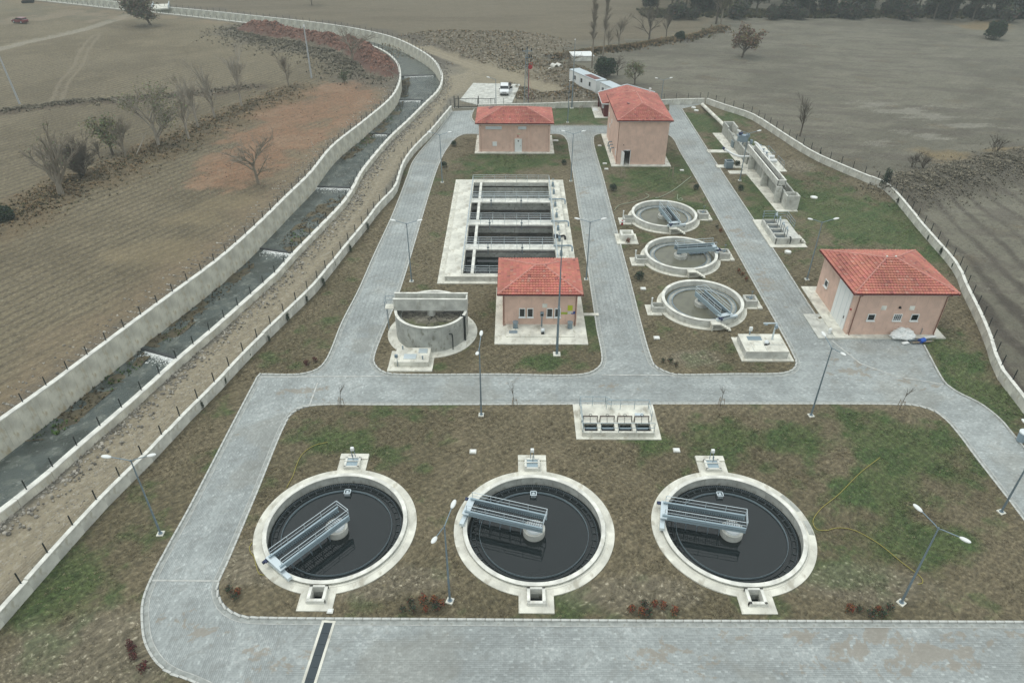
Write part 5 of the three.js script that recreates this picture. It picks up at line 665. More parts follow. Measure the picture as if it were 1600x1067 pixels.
// ---------------------------------------------------------------- inlet works
{
  const t = thing('inlet_works', 'long raised concrete inlet channel on pillars with screens and white pipes', 'inlet works');
  part(t, 'base_slab', J(B(2.9, 0.14, 34, 37.4, 0.07, -107.8, 0.03), B(3.0, 0.14, 12, 41.2, 0.08, -112)), MAT.slab);
  const zA = -94.1, zB = -109.2; part(t, 'flume', J(B(0.16, 0.9, zA - zB, 36.98, 2.85, (zA + zB) / 2), B(0.16, 0.9, zA - zB, 38.05, 2.85, (zA + zB) / 2), B(1.1, 0.16, zA - zB, 37.5, 2.48, (zA + zB) / 2), B(1.1, 0.9, 0.16, 37.5, 2.85, zA - 0.08)), MAT.conc); part(t, 'flume_coping', J(B(0.2, 0.05, zA - zB, 36.98, 3.32, (zA + zB) / 2), B(0.2, 0.05, zA - zB, 38.05, 3.32, (zA + zB) / 2), B(1.2, 0.05, 0.2, 37.5, 3.322, zA - 0.08)), MAT.coping); part(t, 'flume_water', J(B(0.95, 0.03, zA - zB - 0.3, 37.5, 2.6, (zA + zB) / 2)), MAT.waterDark);
  for (const z of [-94.0, -100.3, -107.1]) part(t, 'pillar', J(B(0.8, 2.5, 0.4, 37.25, 1.25, z)), MAT.conc);
  part(t, 'grit_tank_wall', J(B(0.22, 1.95, 15.5, 37.95, 1.05, -100.8), B(0.22, 1.95, 15.5, 39.15, 1.05, -100.8), B(1.2, 0.2, 15.5, 38.5, 1.0, -100.8)), MAT.concDark); part(t, 'outlet_chamber', J(B(0.2, 2.1, 1.5, 37.75, 1.05, -92.2), B(0.2, 2.1, 1.5, 39.35, 1.05, -92.2), B(1.6, 2.1, 0.2, 38.55, 1.05, -91.5), B(1.6, 2.1, 0.2, 38.55, 1.05, -92.9), B(1.5, 0.05, 1.3, 38.55, 1.3, -92.2)), MAT.conc);
  // upstream channel with stepped walls
  for (const [x, c] of [[37.2, 0], [38.75, 0.1]]) part(t, 'channel_side', J(B(0.24, 2.1, 3.2, x, 1.1, -123.2), B(0.24, 1.75, 3.2, x, 0.95, -120), B(0.24, 1.55, 3.4, x, 0.85, -116.7), B(0.24, 1.8, 6, x, 1.0, -112)), c ? MAT.conc : MAT.concDark); part(t, 'channel_end', J(B(1.8, 2.1, 0.24, 38, 1.1, -124.8), B(1.3, 0.05, 12, 38, 0.8, -117)), MAT.conc); part(t, 'sloping_wall', J(bar(V(37.3, 0.4, -141.5), V(37.6, 1.2, -125), 0.4, 4)), MAT.slab);
  const sc = part(t, 'screen_machine', J(B(1.6, 0.9, 0.7, 37.9, 2.2, -115.3), B(1.9, 0.2, 1.0, 37.9, 2.75, -115.3), bar(V(37.5, 0.9, -116.4), V(37.5, 3.1, -114.6), 0.12), bar(V(38.3, 0.9, -116.4), V(38.3, 3.1, -114.6), 0.12)), MAT.steel); part(sc, 'motor', J(C(0.22, 0.22, 0.6, 37.4, 3.1, -115.3, 14, false, 0, 0, Math.PI / 2)), MAT.navy); part(sc, 'gearbox', J(RB(0.5, 0.4, 0.4, 0.06, 38.5, 3.0, -114.8), RB(0.4, 0.6, 0.5, 0.06, 38.8, 2.3, -113.6)), MAT.galv);
  const bl = [[39.9, -113.6], [40.4, -111.6], [40.8, -109.4], [40.6, -107.6]]; for (const [x, z] of bl) { const q = part(t, 'blower', J(C(0.3, 0.3, 1.3, x, 1.25, z, 16, false, 0, 0, Math.PI / 2), C(0.36, 0.36, 0.12, x - 0.5, 1.25, z, 16, false, 0, 0, Math.PI / 2), C(0.15, 0.15, 0.8, x - 0.2, 0.7, z, 12)), MAT.pipeWhite); part(q, 'foot', J(B(0.9, 0.4, 0.5, x, 0.35, z)), MAT.galv); }
  part(t, 'pipe_run', J(tube([[39.6, 2.0, -114.2], [39.5, 2.3, -112], [39.7, 1.9, -110], [40, 1.6, -107.5], [40, 0.4, -106]], 0.2, 30, 10), ...[-113, -111.3, -109.5, -107.8].map(z => C(0.27, 0.27, 0.1, 39.65, 2.0, z, 14, false, 0, Math.PI / 2))), MAT.pipeWhite);
  part(t, 'valve', J(...[-112.2, -110.3, -108.6].flatMap(z => [C(0.1, 0.1, 0.7, 39.9, 1.9, z, 10), C(0.2, 0.2, 0.05, 39.9, 2.25, z, 12)])), MAT.galv);
  part(t, 'guard_rail', J(...[[42.3, -115, 42.3, -111.5], [42.4, -110.2, 42.4, -107]].flatMap(([a, b, c, d]) => [0.55, 1.05].map(h => bar(V(a, 0.15 + h, b), V(c, 0.15 + h, d), 0.025)).concat([0, 0.5, 1].map(k => bar(V(a, 0.15, b + (d - b) * k), V(a, 1.2, b + (d - b) * k), 0.025)))), ...[[40.4, -114.6, 42.3, -114.6], [40.6, -111.6, 42.3, -111.6]].map(([a, b, c, d]) => bar(V(a, 1.2, b), V(c, 1.2, d), 0.025))), MAT.steel);
  part(t, 'discharge_chute', J(tube([[37.0, 1.9, -107.8], [35.6, 1.75, -108.2], [34.6, 1.9, -109.0], [33.6, 2.3, -109.9]], 0.17, 20, 10)), MAT.pipeWhite); part(t, 'chute_motor', J(C(0.2, 0.24, 0.6, 33.5, 2.35, -110.0, 12, false, 0, 0, 0.9)), MAT.navy);
  for (const [z, w, x] of [[-115.2, 3.6, 34.2], [-108.2, 4.4, 34.4], [-105.6, 3.4, 35.2]]) part(t, 'access_path', J(B(w, 0.14, 1.3, x, 0.1, z)), MAT.slab);
}
for (const [p, lab] of [[[37.42, -117.27], 'open grey steel waste container beside the inlet channel wall'], [[33.93, -107.63], 'round grey steel bin on the access path below the chute']]) { const b = thing('waste_bin', lab, 'bin', [p[0], 0.16, p[1]], 0.1); part(b, 'bin_body', J(B(1.1, 0.08, 1.0, 0, 0.05, 0), B(0.05, 1.05, 1.0, -0.53, 0.56, 0), B(0.05, 1.05, 1.0, 0.53, 0.56, 0), B(1.06, 1.05, 0.05, 0, 0.56, 0.48), B(1.06, 1.05, 0.05, 0, 0.56, -0.48)), MAT.galv); part(b, 'bin_contents', J(B(1.0, 0.1, 0.9, 0, 0.6, 0)), MAT.grate); part(b, 'rim', J(B(1.16, 0.06, 0.07, 0, 1.1, 0.5), B(1.16, 0.06, 0.07, 0, 1.1, -0.5), B(0.07, 0.06, 1.0, -0.55, 1.1, 0), B(0.07, 0.06, 1.0, 0.55, 1.1, 0)), MAT.steelLight); }

// ---------------------------------------------------------------- lamps, masts, poles
function lampPost(label, [x, z], turn, h = 7.2, arms = 2) {
  const t = thing('lamp_post', label, 'street lamp', [x, 0.08, z], turn, 'lamp posts of the plant');
  part(t, 'footing', J(B(0.46, 0.14, 0.46, 0, 0.04, 0)), MAT.slab); part(t, 'pole', J(C(0.042, 0.082, h, 0, h / 2 + 0.05, 0, 10), C(0.16, 0.16, 0.06, 0, 0.12, 0, 10)), MAT.galv);
  for (const s of arms === 2 ? [-1, 1] : [1]) { const a = part(t, 'arm', J(tube([[0, h - 0.1, 0], [s * 0.15, h + 0.02, 0], [s * 0.7, h + 0.2, 0], [s * 1.15, h + 0.34, 0]], 0.033, 12, 7)), MAT.galv); const hd = new THREE.SphereGeometry(0.5, 16, 10).scale(0.66, 0.2, 0.3).rotateZ(s * 0.2).translate(s * 1.45, h + 0.4, 0); part(a, 'lamp_head', J(hd), MAT.white); }
}
const HP = Math.PI / 2;
lampPost('lamp post with two white heads on the left verge, nearest the boundary wall', [-25.07, -34.12], 0.05);
lampPost('lamp post with two white heads between the left and middle large tanks', [-3.98, -28.66], 1.25);
lampPost('lamp post with two white heads right of the right large tank', [25.39, -28.64], 2.15);
lampPost('lamp post on the front lawn edge, before the tall round tank', [-2.65, -47.37], 1.5);
lampPost('lamp post on the front lawn edge, before the right building', [26.04, -47.44], 1.75);
lampPost('lamp post cut by the right edge, beside the lower right road bend', [36.34, -36.45], 1.9);
lampPost('lamp post with two white heads left of the basin front corner', [-11.52, -70.92], 0);
lampPost('lamp post with two white heads between basin and middle road', [8.52, -71.52], 0);
lampPost('lamp post with two white heads behind the right building', [34.01, -71.7], 0.05);
lampPost('lamp post with two white heads beside the far left corner of the basin', [-10.52, -101.07], 0);
lampPost('lamp post with two white heads beside the far right corner of the basin', [8.77, -101.76], 0);
lampPost('lamp post with two white heads in front of the inlet channel', [34.32, -102.26], 0);
lampPost('single headed lamp post on the back lawn', [10.11, -130.67], -1.6, 7.4, 1);
lampPost('lamp post outside the back wall, right of the tall building', [29.36, -142.91], 0.1, 4.6);
lampPost('single headed lamp post beside the gate', [-3.29, -140.31], 3.0, 5.2, 1);
function pole(name, label, cat, [x, z], h, r0, r1, m, extra) { const t = thing(name, label, cat, [x, 0.02, z]); part(t, 'pole', J(C(r1, r0, h, 0, h / 2, 0, 10)), m); part(t, 'footing', J(B(r0 * 5, 0.16, r0 * 5, 0, 0.08, 0)), MAT.slab); if (extra) extra(t, h); return t; }
pole('lightning_mast', 'thin tall grey mast in front of the small pyramid roofed building', 'mast', [4.38, -56.57], 12.4, 0.14, 0.035, MAT.galv, (t, h) => part(t, 'mast_joint', J(C(0.12, 0.12, 0.2, 0, 5.5, 0, 10)), MAT.steel));
pole('lightning_mast', 'thin tall grey mast on the back lawn by the wall', 'mast', [11.5, -139.84], 12.6, 0.14, 0.035, MAT.galv, (t, h) => part(t, 'mast_tip', J(C(0.12, 0.12, 0.16, 0, 12.6, 0, 10)), MAT.white));
const polePale = std({ color: 0xa9adad, roughness: 0.8 });
pole('utility_pole', 'pale concrete utility pole in the left field', 'pole', [-44.12, -160.7], 11, 0.2, 0.12, polePale, (t, h) => { part(t, 'cap', J(B(0.3, 0.4, 0.3, 0, h, 0)), MAT.white); });
pole('utility_pole', 'pale leaning utility pole at the far left edge', 'pole', [-96.42, -140.45], 12, 0.2, 0.12, polePale).rotation.z = 0.05;
{ // lattice tower and red mast behind the back wall
  const t = thing('lattice_tower', 'grey steel lattice power tower behind the back wall', 'tower', [[2.62, -142.58][0], 0, [2.62, -142.58][1]]), H = 10.6, g = [], w = y => 0.42 - 0.026 * y;
  for (const [a, b] of [[-1, -1], [1, -1], [1, 1], [-1, 1]]) g.push(bar(V(a * w(0), 0, b * w(0)), V(a * w(H), H, b * w(H)), 0.045, 4));
  for (let i = 0; i < 16; i++) { const y0 = i * H / 16, y1 = (i + 1) * H / 16; for (const [a, b, c, d] of [[-1, -1, 1, -1], [1, -1, 1, 1], [1, 1, -1, 1], [-1, 1, -1, -1]]) { const s = i % 2; g.push(bar(V((s ? a : c) * w(y0), y0, (s ? b : d) * w(y0)), V((s ? c : a) * w(y1), y1, (s ? d : b) * w(y1)), 0.022, 4)); } }
  part(t, 'lattice', J(g), MAT.galv); part(t, 'cross_arm', J(B(1.9, 0.12, 0.12, 0.1, H - 0.6, 0), B(1.4, 0.1, 0.1, 0.3, H - 1.8, 0)), MAT.galv); for (const [x, y] of [[-0.8, H - 0.3], [0.1, H], [0.9, H - 0.3], [0.9, H - 1.5], [0.5, H - 1.5], [0.8, H - 2.3]]) part(t, 'insulator', J(C(0.1, 0.12, 0.45, x, y, 0, 8)), MAT.black);
  const r = thing('red_mast', 'thin red pole with a round red target beside the lattice tower', 'mast', [[3.07, -143.03][0], 0, [3.07, -143.03][1]]); part(r, 'pole', J(C(0.05, 0.07, 7.4, 0, 3.7, 0, 8)), MAT.red); part(r, 'target', J(C(0.42, 0.42, 0.06, 0.28, 7.0, 0, 20, false, 0, HP), new THREE.TorusGeometry(0.34, 0.05, 6, 18).translate(0.42, 7.45, 0)), MAT.red); part(r, 'stay', J(bar(V(0, 5.5, 0), V(1.3, 0, 0.3), 0.012, 4)), MAT.red);
}

// ---------------------------------------------------------------- gate, vehicles, person, cabins
{
  const a = [-11.14, -138.92], b = [-6.88, -139.4], t = thing('sliding_gate', 'dark green barred sliding gate at the plant entrance', 'gate', [0, 0, 0]); const X0 = -11.2, X1 = -4.9, z = -140.2;
  part(t, 'gate_frame', J(B(X1 - X0 + 1.4, 0.08, 0.06, (X0 + X1) / 2 + 0.7, 1.75, z), B(X1 - X0 + 1.4, 0.1, 0.08, (X0 + X1) / 2 + 0.7, 0.2, z), B(0.08, 1.6, 0.06, X0, 0.98, z), B(0.08, 1.6, 0.06, X1 + 1.4, 0.98, z), B(0.08, 1.6, 0.06, -6.9, 0.98, z)), MAT.fence); for (let x = X0 + 0.3; x < X1 + 1.3; x += 0.28) part(t, 'bar', J(B(0.03, 1.5, 0.03, x, 0.98, z)), MAT.fence);
  for (const x of [-11.4, -10.6, -6.7]) part(t, 'gate_post', J(B(0.16, 2.3, 0.16, x, 1.15, z + 0.15)), MAT.fence); part(t, 'track_rail', J(B(8.2, 0.03, 0.12, -7.6, 0.02, z)), MAT.coping);
}
function car(label, pos, turn, paint, o) {
  const t = thing(o.name, label, 'car', pos, turn), L = o.L, W = o.W, H = o.H; // front towards +z
  const prof = o.prof, s = new THREE.Shape(prof.map(p => new THREE.Vector2(p[0] * L, p[1] * H))); const g = new THREE.ExtrudeGeometry(s, { depth: W - 0.16, bevelEnabled: true, bevelSize: 0.06, bevelThickness: 0.08, bevelSegments: 3 }).translate(0, 0, -(W - 0.16) / 2).rotateY(-HP);
  part(t, 'body', J(g), paint);
  const gl = new THREE.ExtrudeGeometry(new THREE.Shape(o.cab.map(p => new THREE.Vector2(p[0] * L, p[1] * H))), { depth: W - 0.3, bevelEnabled: true, bevelSize: 0.03, bevelThickness: 0.1, bevelSegments: 2 }).translate(0, 0, -(W - 0.3) / 2).rotateY(-HP); part(t, 'glasshouse', J(gl), MAT.glass);
  const rf = new THREE.ExtrudeGeometry(new THREE.Shape(o.roof.map(p => new THREE.Vector2(p[0] * L, p[1] * H))), { depth: W - 0.36, bevelEnabled: true, bevelSize: 0.02, bevelThickness: 0.06, bevelSegments: 2 }).translate(0, 0, -(W - 0.36) / 2).rotateY(-HP); part(t, 'roof', J(rf), paint);
  for (const sx of [-1, 1]) for (const f of o.wheels) { const w = part(t, 'wheel', J(C(0.36, 0.36, 0.22, sx * (W / 2 - 0.1), 0.36, f * L, 22, false, 0, 0, HP)), MAT.rubber); part(w, 'rim', J(C(0.21, 0.21, 0.24, sx * (W / 2 - 0.1), 0.36, f * L, 16, false, 0, 0, HP)), MAT.steelLight); }
  part(t, 'bumper', J(RB(W - 0.1, 0.26, 0.22, 0.05, 0, 0.42, L / 2 - 0.02), RB(W - 0.1, 0.24, 0.2, 0.05, 0, 0.45, -L / 2 + 0.04)), MAT.black); part(t, 'grille', J(B(W * 0.5, 0.16, 0.06, 0, 0.76, L / 2 + 0.03)), MAT.navy); for (const sx of [-1, 1]) { part(t, 'headlight', J(RB(0.34, 0.16, 0.12, 0.04, sx * (W / 2 - 0.28), 0.8, L / 2 + 0.0)), MAT.steelLight); part(t, 'mirror', J(RB(0.22, 0.16, 0.1, 0.04, sx * (W / 2 + 0.1), 1.05, L * 0.16)), MAT.black); }
  return t;
}
const suv = { L: 4.4, W: 1.82, H: 1.7, prof: [[-0.5, 0.22], [-0.5, 0.58], [-0.47, 0.64], [0.2, 0.62], [0.46, 0.53], [0.5, 0.45], [0.5, 0.22]], cab: [[-0.44, 0.6], [-0.38, 0.93], [0.04, 0.94], [0.24, 0.6]], roof: [[-0.43, 0.9], [-0.4, 0.99], [0.02, 1.0], [0.08, 0.92]], wheels: [-0.3, 0.32] };
const whitePaint = new THREE.MeshPhysicalMaterial({ color: 0xe2e5e5, roughness: 0.35, clearcoat: 0.6 });
{ const t = car('white car with its door open on the apron outside the gate', [-1.75, 0.16, -150.1], 0, whitePaint, { ...suv, name: 'white_car' }); const d = part(t, 'door', J(RB(0.06, 0.6, 1.05, 0.02, 0, 0, 0.5)), whitePaint); d.position.set(0.93, 0.68, 0.5); d.rotation.y = 1.95 - Math.PI + 0.35 + Math.PI; part(d, 'door_window', J(B(0.03, 0.42, 0.85, 0, 0.5, 0.55)), MAT.glass); }
car('dark red station wagon parked in the far left yard', [[-143.56, -222.57][0], 0.45, [-143.56, -222.57][1]], -1.9, new THREE.MeshPhysicalMaterial({ color: 0x6b1a22, roughness: 0.35, clearcoat: 0.6 }), { ...suv, name: 'red_car', H: 1.5, L: 4.5 });
{ // excavator at the top left corner
  const t = thing('excavator', 'yellow excavator working at the top left corner', 'excavator', [[-161.28, -257.79][0], 0.4, [-161.28, -257.79][1]], 0.4), y = std({ color: 0xb98d1c, roughness: 0.5 });
  for (const s of [-1, 1]) part(t, 'track', J(RB(3.6, 0.8, 0.55, 0.3, 0, 0.42, s * 1.0)), MAT.rubber); part(t, 'house', J(RB(2.6, 1.1, 2.2, 0.15, -0.2, 1.5, 0)), y); const c = part(t, 'cab', J(RB(1.2, 1.5, 0.95, 0.1, 0.6, 2.2, 0.6)), y); part(c, 'cab_window', J(B(1.22, 0.7, 0.8, 0.6, 2.45, 0.6)), MAT.glass); part(t, 'boom', J(bar(V(0.9, 1.7, 0), V(3.4, 3.6, 0), 0.25, 4), bar(V(3.4, 3.6, 0), V(4.8, 1.8, 0), 0.2, 4)), y); part(t, 'bucket', J(RB(0.7, 0.8, 1.0, 0.1, 4.8, 1.4, 0)), MAT.black);
}
function figure(t, J3, mats) { // one continuous body from tapered limbs
  const S = 1.95, R = 72, mc = new MarchingCubes(R, new THREE.MeshBasicMaterial(), false, false, 120000); mc.isolation = 0; const bones = J3, half = S / 2, f = mc.field;
  const sd = (p, a, b, ra, rb) => { const ab = [b[0] - a[0], b[1] - a[1], b[2] - a[2]], ap = [p[0] - a[0], p[1] - a[1], p[2] - a[2]], tt = clamp((ap[0] * ab[0] + ap[1] * ab[1] + ap[2] * ab[2]) / (ab[0] ** 2 + ab[1] ** 2 + ab[2] ** 2 || 1)); return Math.hypot(ap[0] - ab[0] * tt, ap[1] - ab[1] * tt, ap[2] - ab[2] * tt) - lerp(ra, rb, tt); };
  for (let k = 0; k < R; k++) for (let j = 0; j < R; j++) for (let i = 0; i < R; i++) { const p = [(i - R / 2) / (R / 2) * half, (j - R / 2) / (R / 2) * half + 0.9, (k - R / 2) / (R / 2) * half]; let d = 1e3; for (const b of bones) { const e = sd(p, b[0], b[1], b[2], b[3]); const h = clamp(0.5 + 0.5 * (d - e) / 0.04); d = d * (1 - h) + e * h - 0.04 * h * (1 - h); } f[k * R * R + j * R + i] = -d; }
  mc.update(); const n = mc.count, src = mc.positionArray, pos = new Float32Array(n * 3), col = new Float32Array(n * 3); for (let i = 0; i < n; i++) { const x = src[3 * i] * half, y = src[3 * i + 1] * half + 0.9, z = src[3 * i + 2] * half; pos.set([x, y, z], 3 * i); const c = mats(x, y, z); col.set(c, 3 * i); }
  const g = new THREE.BufferGeometry(); g.setAttribute('position', new THREE.BufferAttribute(pos, 3)); g.setAttribute('normal', new THREE.BufferAttribute(new Float32Array(mc.normalArray.slice(0, n * 3)), 3)); g.setAttribute('color', new THREE.BufferAttribute(col, 3)); g.setAttribute('uv', new THREE.BufferAttribute(new Float32Array(n * 2), 2)); g.computeVertexNormals(); return part(t, 'body', g, std({ vertexColors: true, roughness: 0.85 }));
}
{ // person beside the car
  const t = thing('person', 'person in dark jacket and grey trousers standing behind the open car door', 'person', [-0.62, 0.15, -152.6], 0);
  const b = []; for (const s of [-1, 1]) b.push([[s * 0.09, 0.9, 0], [s * 0.1, 0.5, 0.02], 0.095, 0.065], [[s * 0.1, 0.5, 0.02], [s * 0.1, 0.09, -0.01], 0.065, 0.048], [[s * 0.1, 0.05, -0.04], [s * 0.12, 0.04, 0.14], 0.05, 0.04], [[s * 0.19, 1.42, 0], [s * 0.26, 1.15, 0], 0.07, 0.055], [[s * 0.26, 1.15, 0], [s * 0.2, 0.95, 0.14], 0.052, 0.04]); b.push([[0, 0.95, 0], [0, 1.2, 0], 0.16, 0.16], [[0, 1.2, 0], [0, 1.4, 0], 0.165, 0.15], [[-0.12, 1.42, 0], [0.12, 1.42, 0], 0.09, 0.09], [[0, 1.45, 0], [0, 1.55, 0.01], 0.06, 0.055], [[0, 1.63, 0.01], [0, 1.69, 0.01], 0.095, 0.1], [[0, 1.62, 0.1], [0, 1.63, 0.12], 0.02, 0.015]);
  for (const s of [-1, 1]) for (let f2 = 0; f2 < 4; f2++) b.push([[s * 0.2 + (f2 - 1.5) * 0.018, 0.93, 0.16], [s * 0.2 + (f2 - 1.5) * 0.02, 0.87, 0.2 - f2 * 0.004], 0.014, 0.01]);
  figure(t, b, (x, y, z) => y > 1.7 || (y > 1.56 && z < -0.02) ? [0.02, 0.018, 0.017] : y > 1.53 ? [0.42, 0.27, 0.2] : y > 0.93 ? (Math.abs(x) < 0.07 && z > 0.1 && y < 1.35 && y > 1.15 ? [0.3, 0.27, 0.27] : [0.013, 0.014, 0.018]) : y < 0.07 ? [0.03, 0.03, 0.03] : z > 0.1 && y < 0.95 && y > 0.8 ? [0.42, 0.27, 0.2] : [0.26, 0.28, 0.29]);
}
function cabin(label, a, b, w, h) { // portable cabin from corner a along to b
  const L = Math.hypot(b[0] - a[0], b[1] - a[1]), an = Math.atan2(-(b[1] - a[1]), b[0] - a[0]), t = thing('portable_cabin', label, 'cabin', [a[0], 0.05, a[1]], an, 'portable cabins behind the wall'); // local +x along the long side, depth to -z
  part(t, 'shell', J(B(L, h, w, L / 2, h / 2 + 0.12, -w / 2)), MAT.white); for (let x = 0; x <= L + 0.01; x += L / 5) part(t, 'cladding_post', J(B(0.07, h, 0.05, clamp(x, 0.04, L - 0.04), h / 2 + 0.12, 0.02)), MAT.whiteMetal); part(t, 'roof', J(B(L + 0.14, 0.1, w + 0.14, L / 2, h + 0.17, -w / 2)), MAT.steelLight);
  for (const x of [0.22, 0.47, 0.78]) { const p = part(t, 'window', J(B(0.85, 0.06, 0.06, x * L, 1.95, 0.03), B(0.85, 0.06, 0.06, x * L, 1.05, 0.03), B(0.06, 0.9, 0.06, x * L - 0.4, 1.5, 0.03), B(0.06, 0.9, 0.06, x * L + 0.4, 1.5, 0.03)), MAT.whiteMetal); part(p, 'pane', B(0.75, 0.85, 0.02, x * L, 1.5, 0.015), MAT.glass); } part(t, 'skid', J(B(L, 0.14, 0.15, L / 2, 0.06, -0.1), B(L, 0.14, 0.15, L / 2, 0.06, -w + 0.1)), MAT.black); return [t, L];
}
{ const [t, L] = cabin('long white portable cabin with rust on its roof, behind the back wall', [12.25, -159.6], [17.1, -149.9], 2.4, 2.5); stuffPart(part(t, 'rusty_sheet', J(B(L * 0.38, 0.02, 1.6, L * 0.72, 2.74, -1.0)), std({ color: 0x6e4a44, roughness: 0.9 }))); }
cabin('shorter white portable cabin half hidden by the gate house', [17.75, -149.1], [20.2, -143.6], 2.3, 2.5);
{ const t = thing('concrete_slab_store', 'low white flat roofed concrete tank behind the cabins', 'tank', [16.6, 0.1, -180.6], 0.1); part(t, 'wall', J(B(5.0, 1.2, 4.6, 0, 0.6, 0)), MAT.coping); part(t, 'cover', J(RB(5.3, 0.2, 4.9, 0.05, 0, 1.28, 0)), MAT.white); }
{ const base = [8.8, -167.68]; [[0, 0.5, 0, 'lower left'], [1.15, 0.5, 0.3, 'lower middle'], [2.2, 0.5, 0.6, 'lower right'], [0.55, 1.4, 0.15, 'upper left'], [1.65, 1.4, 0.45, 'upper right']].forEach(([x, y, z, w]) => { const t = thing('concrete_pipe', 'short white concrete pipe at the ' + w + ' of the stack behind the wall', 'pipe', [base[0] + x, y + 0.1, base[1] - z], 0.5, 'stack of concrete pipes'); part(t, 'pipe_shell', uvBox(ring(0.36, 0.5, -0.9, 0.9, 24).rotateX(HP)), MAT.coping);  }); }

// ---------------------------------------------------------------- small things in the plant
const cover = (name, label, [x, z], w, d, h = 0.14, round = false) => { const t = thing(name, label, 'manhole cover', [x, 0.1, z], 0, 'pale manhole covers in the lawns'); part(t, 'frame', round ? J(C(w / 2, w / 2, h, 0, h / 2, 0, 24)) : J(RB(w, h, d, 0.02, 0, h / 2, 0)), MAT.coping); part(t, 'lid', round ? J(C(w * 0.38, w * 0.38, 0.03, 0, h + 0.01, 0, 20)) : J(B(w * 0.66, 0.03, d * 0.66, 0, h + 0.012, 0)), MAT.white); };
cover('manhole_cover', 'square white manhole cover between the left and middle large tanks, behind them', [-3.15, -42.7], 0.55, 0.45); cover('manhole_cover', 'square white manhole cover between the flow splitter and the right large tank', [13.48, -42.94], 0.55, 0.45);
cover('manhole_cover', 'small white square slab with dark centre beside the left tank outlet', [-11.61, -27.87], 0.4, 0.36, 0.08); cover('manhole_cover', 'white manhole cover left of the nearest small tank', [14.75, -69.36], 0.6, 0.5); cover('manhole_cover', 'white manhole cover in front left of the nearest small tank', [14.61, -59.43], 0.6, 0.5);
cover('manhole_cover', 'round white manhole cover beside the right flow splitter', [33.96, -78.46], 0.8, 0.8, 0.2, true); cover('manhole_cover', 'white slab at the right of the building behind the basin', [7.36, -120.23], 0.95, 0.5); cover('manhole_cover', 'white slab left of the tall building, farther one', [14.7, -117.67], 0.6, 0.4); cover('manhole_cover', 'white slab in front left of the tall building, left of the pair', [14.66, -109.14], 0.65, 0.4); cover('manhole_cover', 'white slab in front left of the tall building, nearer of the pair', [14.65, -106.75], 0.6, 0.4); cover('manhole_cover', 'white slab in front right of the tall building', [26.37, -106.31], 0.6, 0.4); cover('manhole_cover', 'round white manhole cover behind the right road end, farther one', [35.32, -140.14], 0.9, 0.9, 0.16, true); cover('manhole_cover', 'round white manhole cover behind the right road end, nearer one', [35.41, -138.22], 0.9, 0.9, 0.16, true); cover('manhole_cover', 'round pale manhole cover right of the inlet chamber', [43.24, -95.73], 1.0, 1.0, 0.14, true); cover('manhole_cover', 'pale slab beside the dark red house on the back lawn', [15.95, -138.83], 1.2, 2.4, 0.1);
{ // drain across the front road
  const t = thing('drain_channel', 'dark slotted drain channel across the front road', 'drain', [0, 0, 0]); const a = [-11.58, -27.18], b = [-11.94, -21.9], L = Math.hypot(b[0] - a[0], b[1] - a[1]), an = Math.atan2(b[0] - a[0], b[1] - a[1]); t.position.set(a[0], 0, a[1]); t.rotation.y = an;
  part(t, 'concrete_edge', J(B(0.16, 0.05, L, -0.36, 0.005, L / 2), B(0.16, 0.05, L, 0.36, 0.005, L / 2), B(0.9, 0.05, 0.16, 0, 0.004, -0.02)), MAT.slab); for (let k = 0; k * 0.75 < L; k++) part(t, 'grate', J(B(0.54, 0.04, 0.73, 0, 0.012, 0.44 + k * 0.75), ...Array.from({ length: 9 }, (_, i) => B(0.44, 0.012, 0.03, 0, 0.035, 0.12 + k * 0.75 + i * 0.08))), MAT.grate);
}
const hose = (label, pts, m, r = 0.028) => { const o = part(scene, 'garden_hose', J(tube(pts.map(p => [p[0], 0.16, p[1]]), r, pts.length * 14, 6)), m); tag(o, label, 'hose', 'garden hoses lying on the grass'); };
hose('yellow hose snaking over the lawn right of the right large tank', [[29.81, -42.2], [27.58, -40.52], [24.9, -38.13], [22.87, -36.52], [22.01, -35.41], [22.05, -34.75], [22.66, -34.63], [23.58, -34.87], [24.62, -34.7], [25.89, -33.55], [26.91, -31.79], [27.63, -30.53], [27.5, -30.18], [27.15, -30.07]], MAT.hoseY); hose('yellow hose curving behind the left large tank', [[-15.23, -43.79], [-16.2, -43.4], [-16.92, -42.48], [-17.11, -41.37], [-17.1, -39.95], [-17.26, -38.65]], MAT.hoseY); hose('short yellow hose looped beside the rim at the left edge of the left tank', [[-18.29, -33.35], [-18.34, -32.9], [-18.11, -32.46], [-17.79, -32.13], [-17.36, -31.28], [-16.97, -30.7], [-16.63, -30.6]], MAT.hoseY);
hose('pale green hose stretched over the lawn in front of the tall building', [[27.29, -103.76], [24.54, -99.64], [22.67, -97.19], [21.22, -95.76], [20.41, -95.29]], MAT.hoseW, 0.04); hose('pale hose in the grass behind the farthest small tank', [[19.29, -96.92], [19.64, -96.22], [18.91, -95.05], [17.11, -93.89], [14.98, -92.75], [14.05, -91]], MAT.hoseW, 0.035); hose('small pale hose coil behind the farthest small tank', [[23.89, -96.73], [23.53, -94.86], [23.8, -94.41], [24.26, -94.87], [24.07, -95.33], [23.62, -94.86]], MAT.hoseW, 0.035);
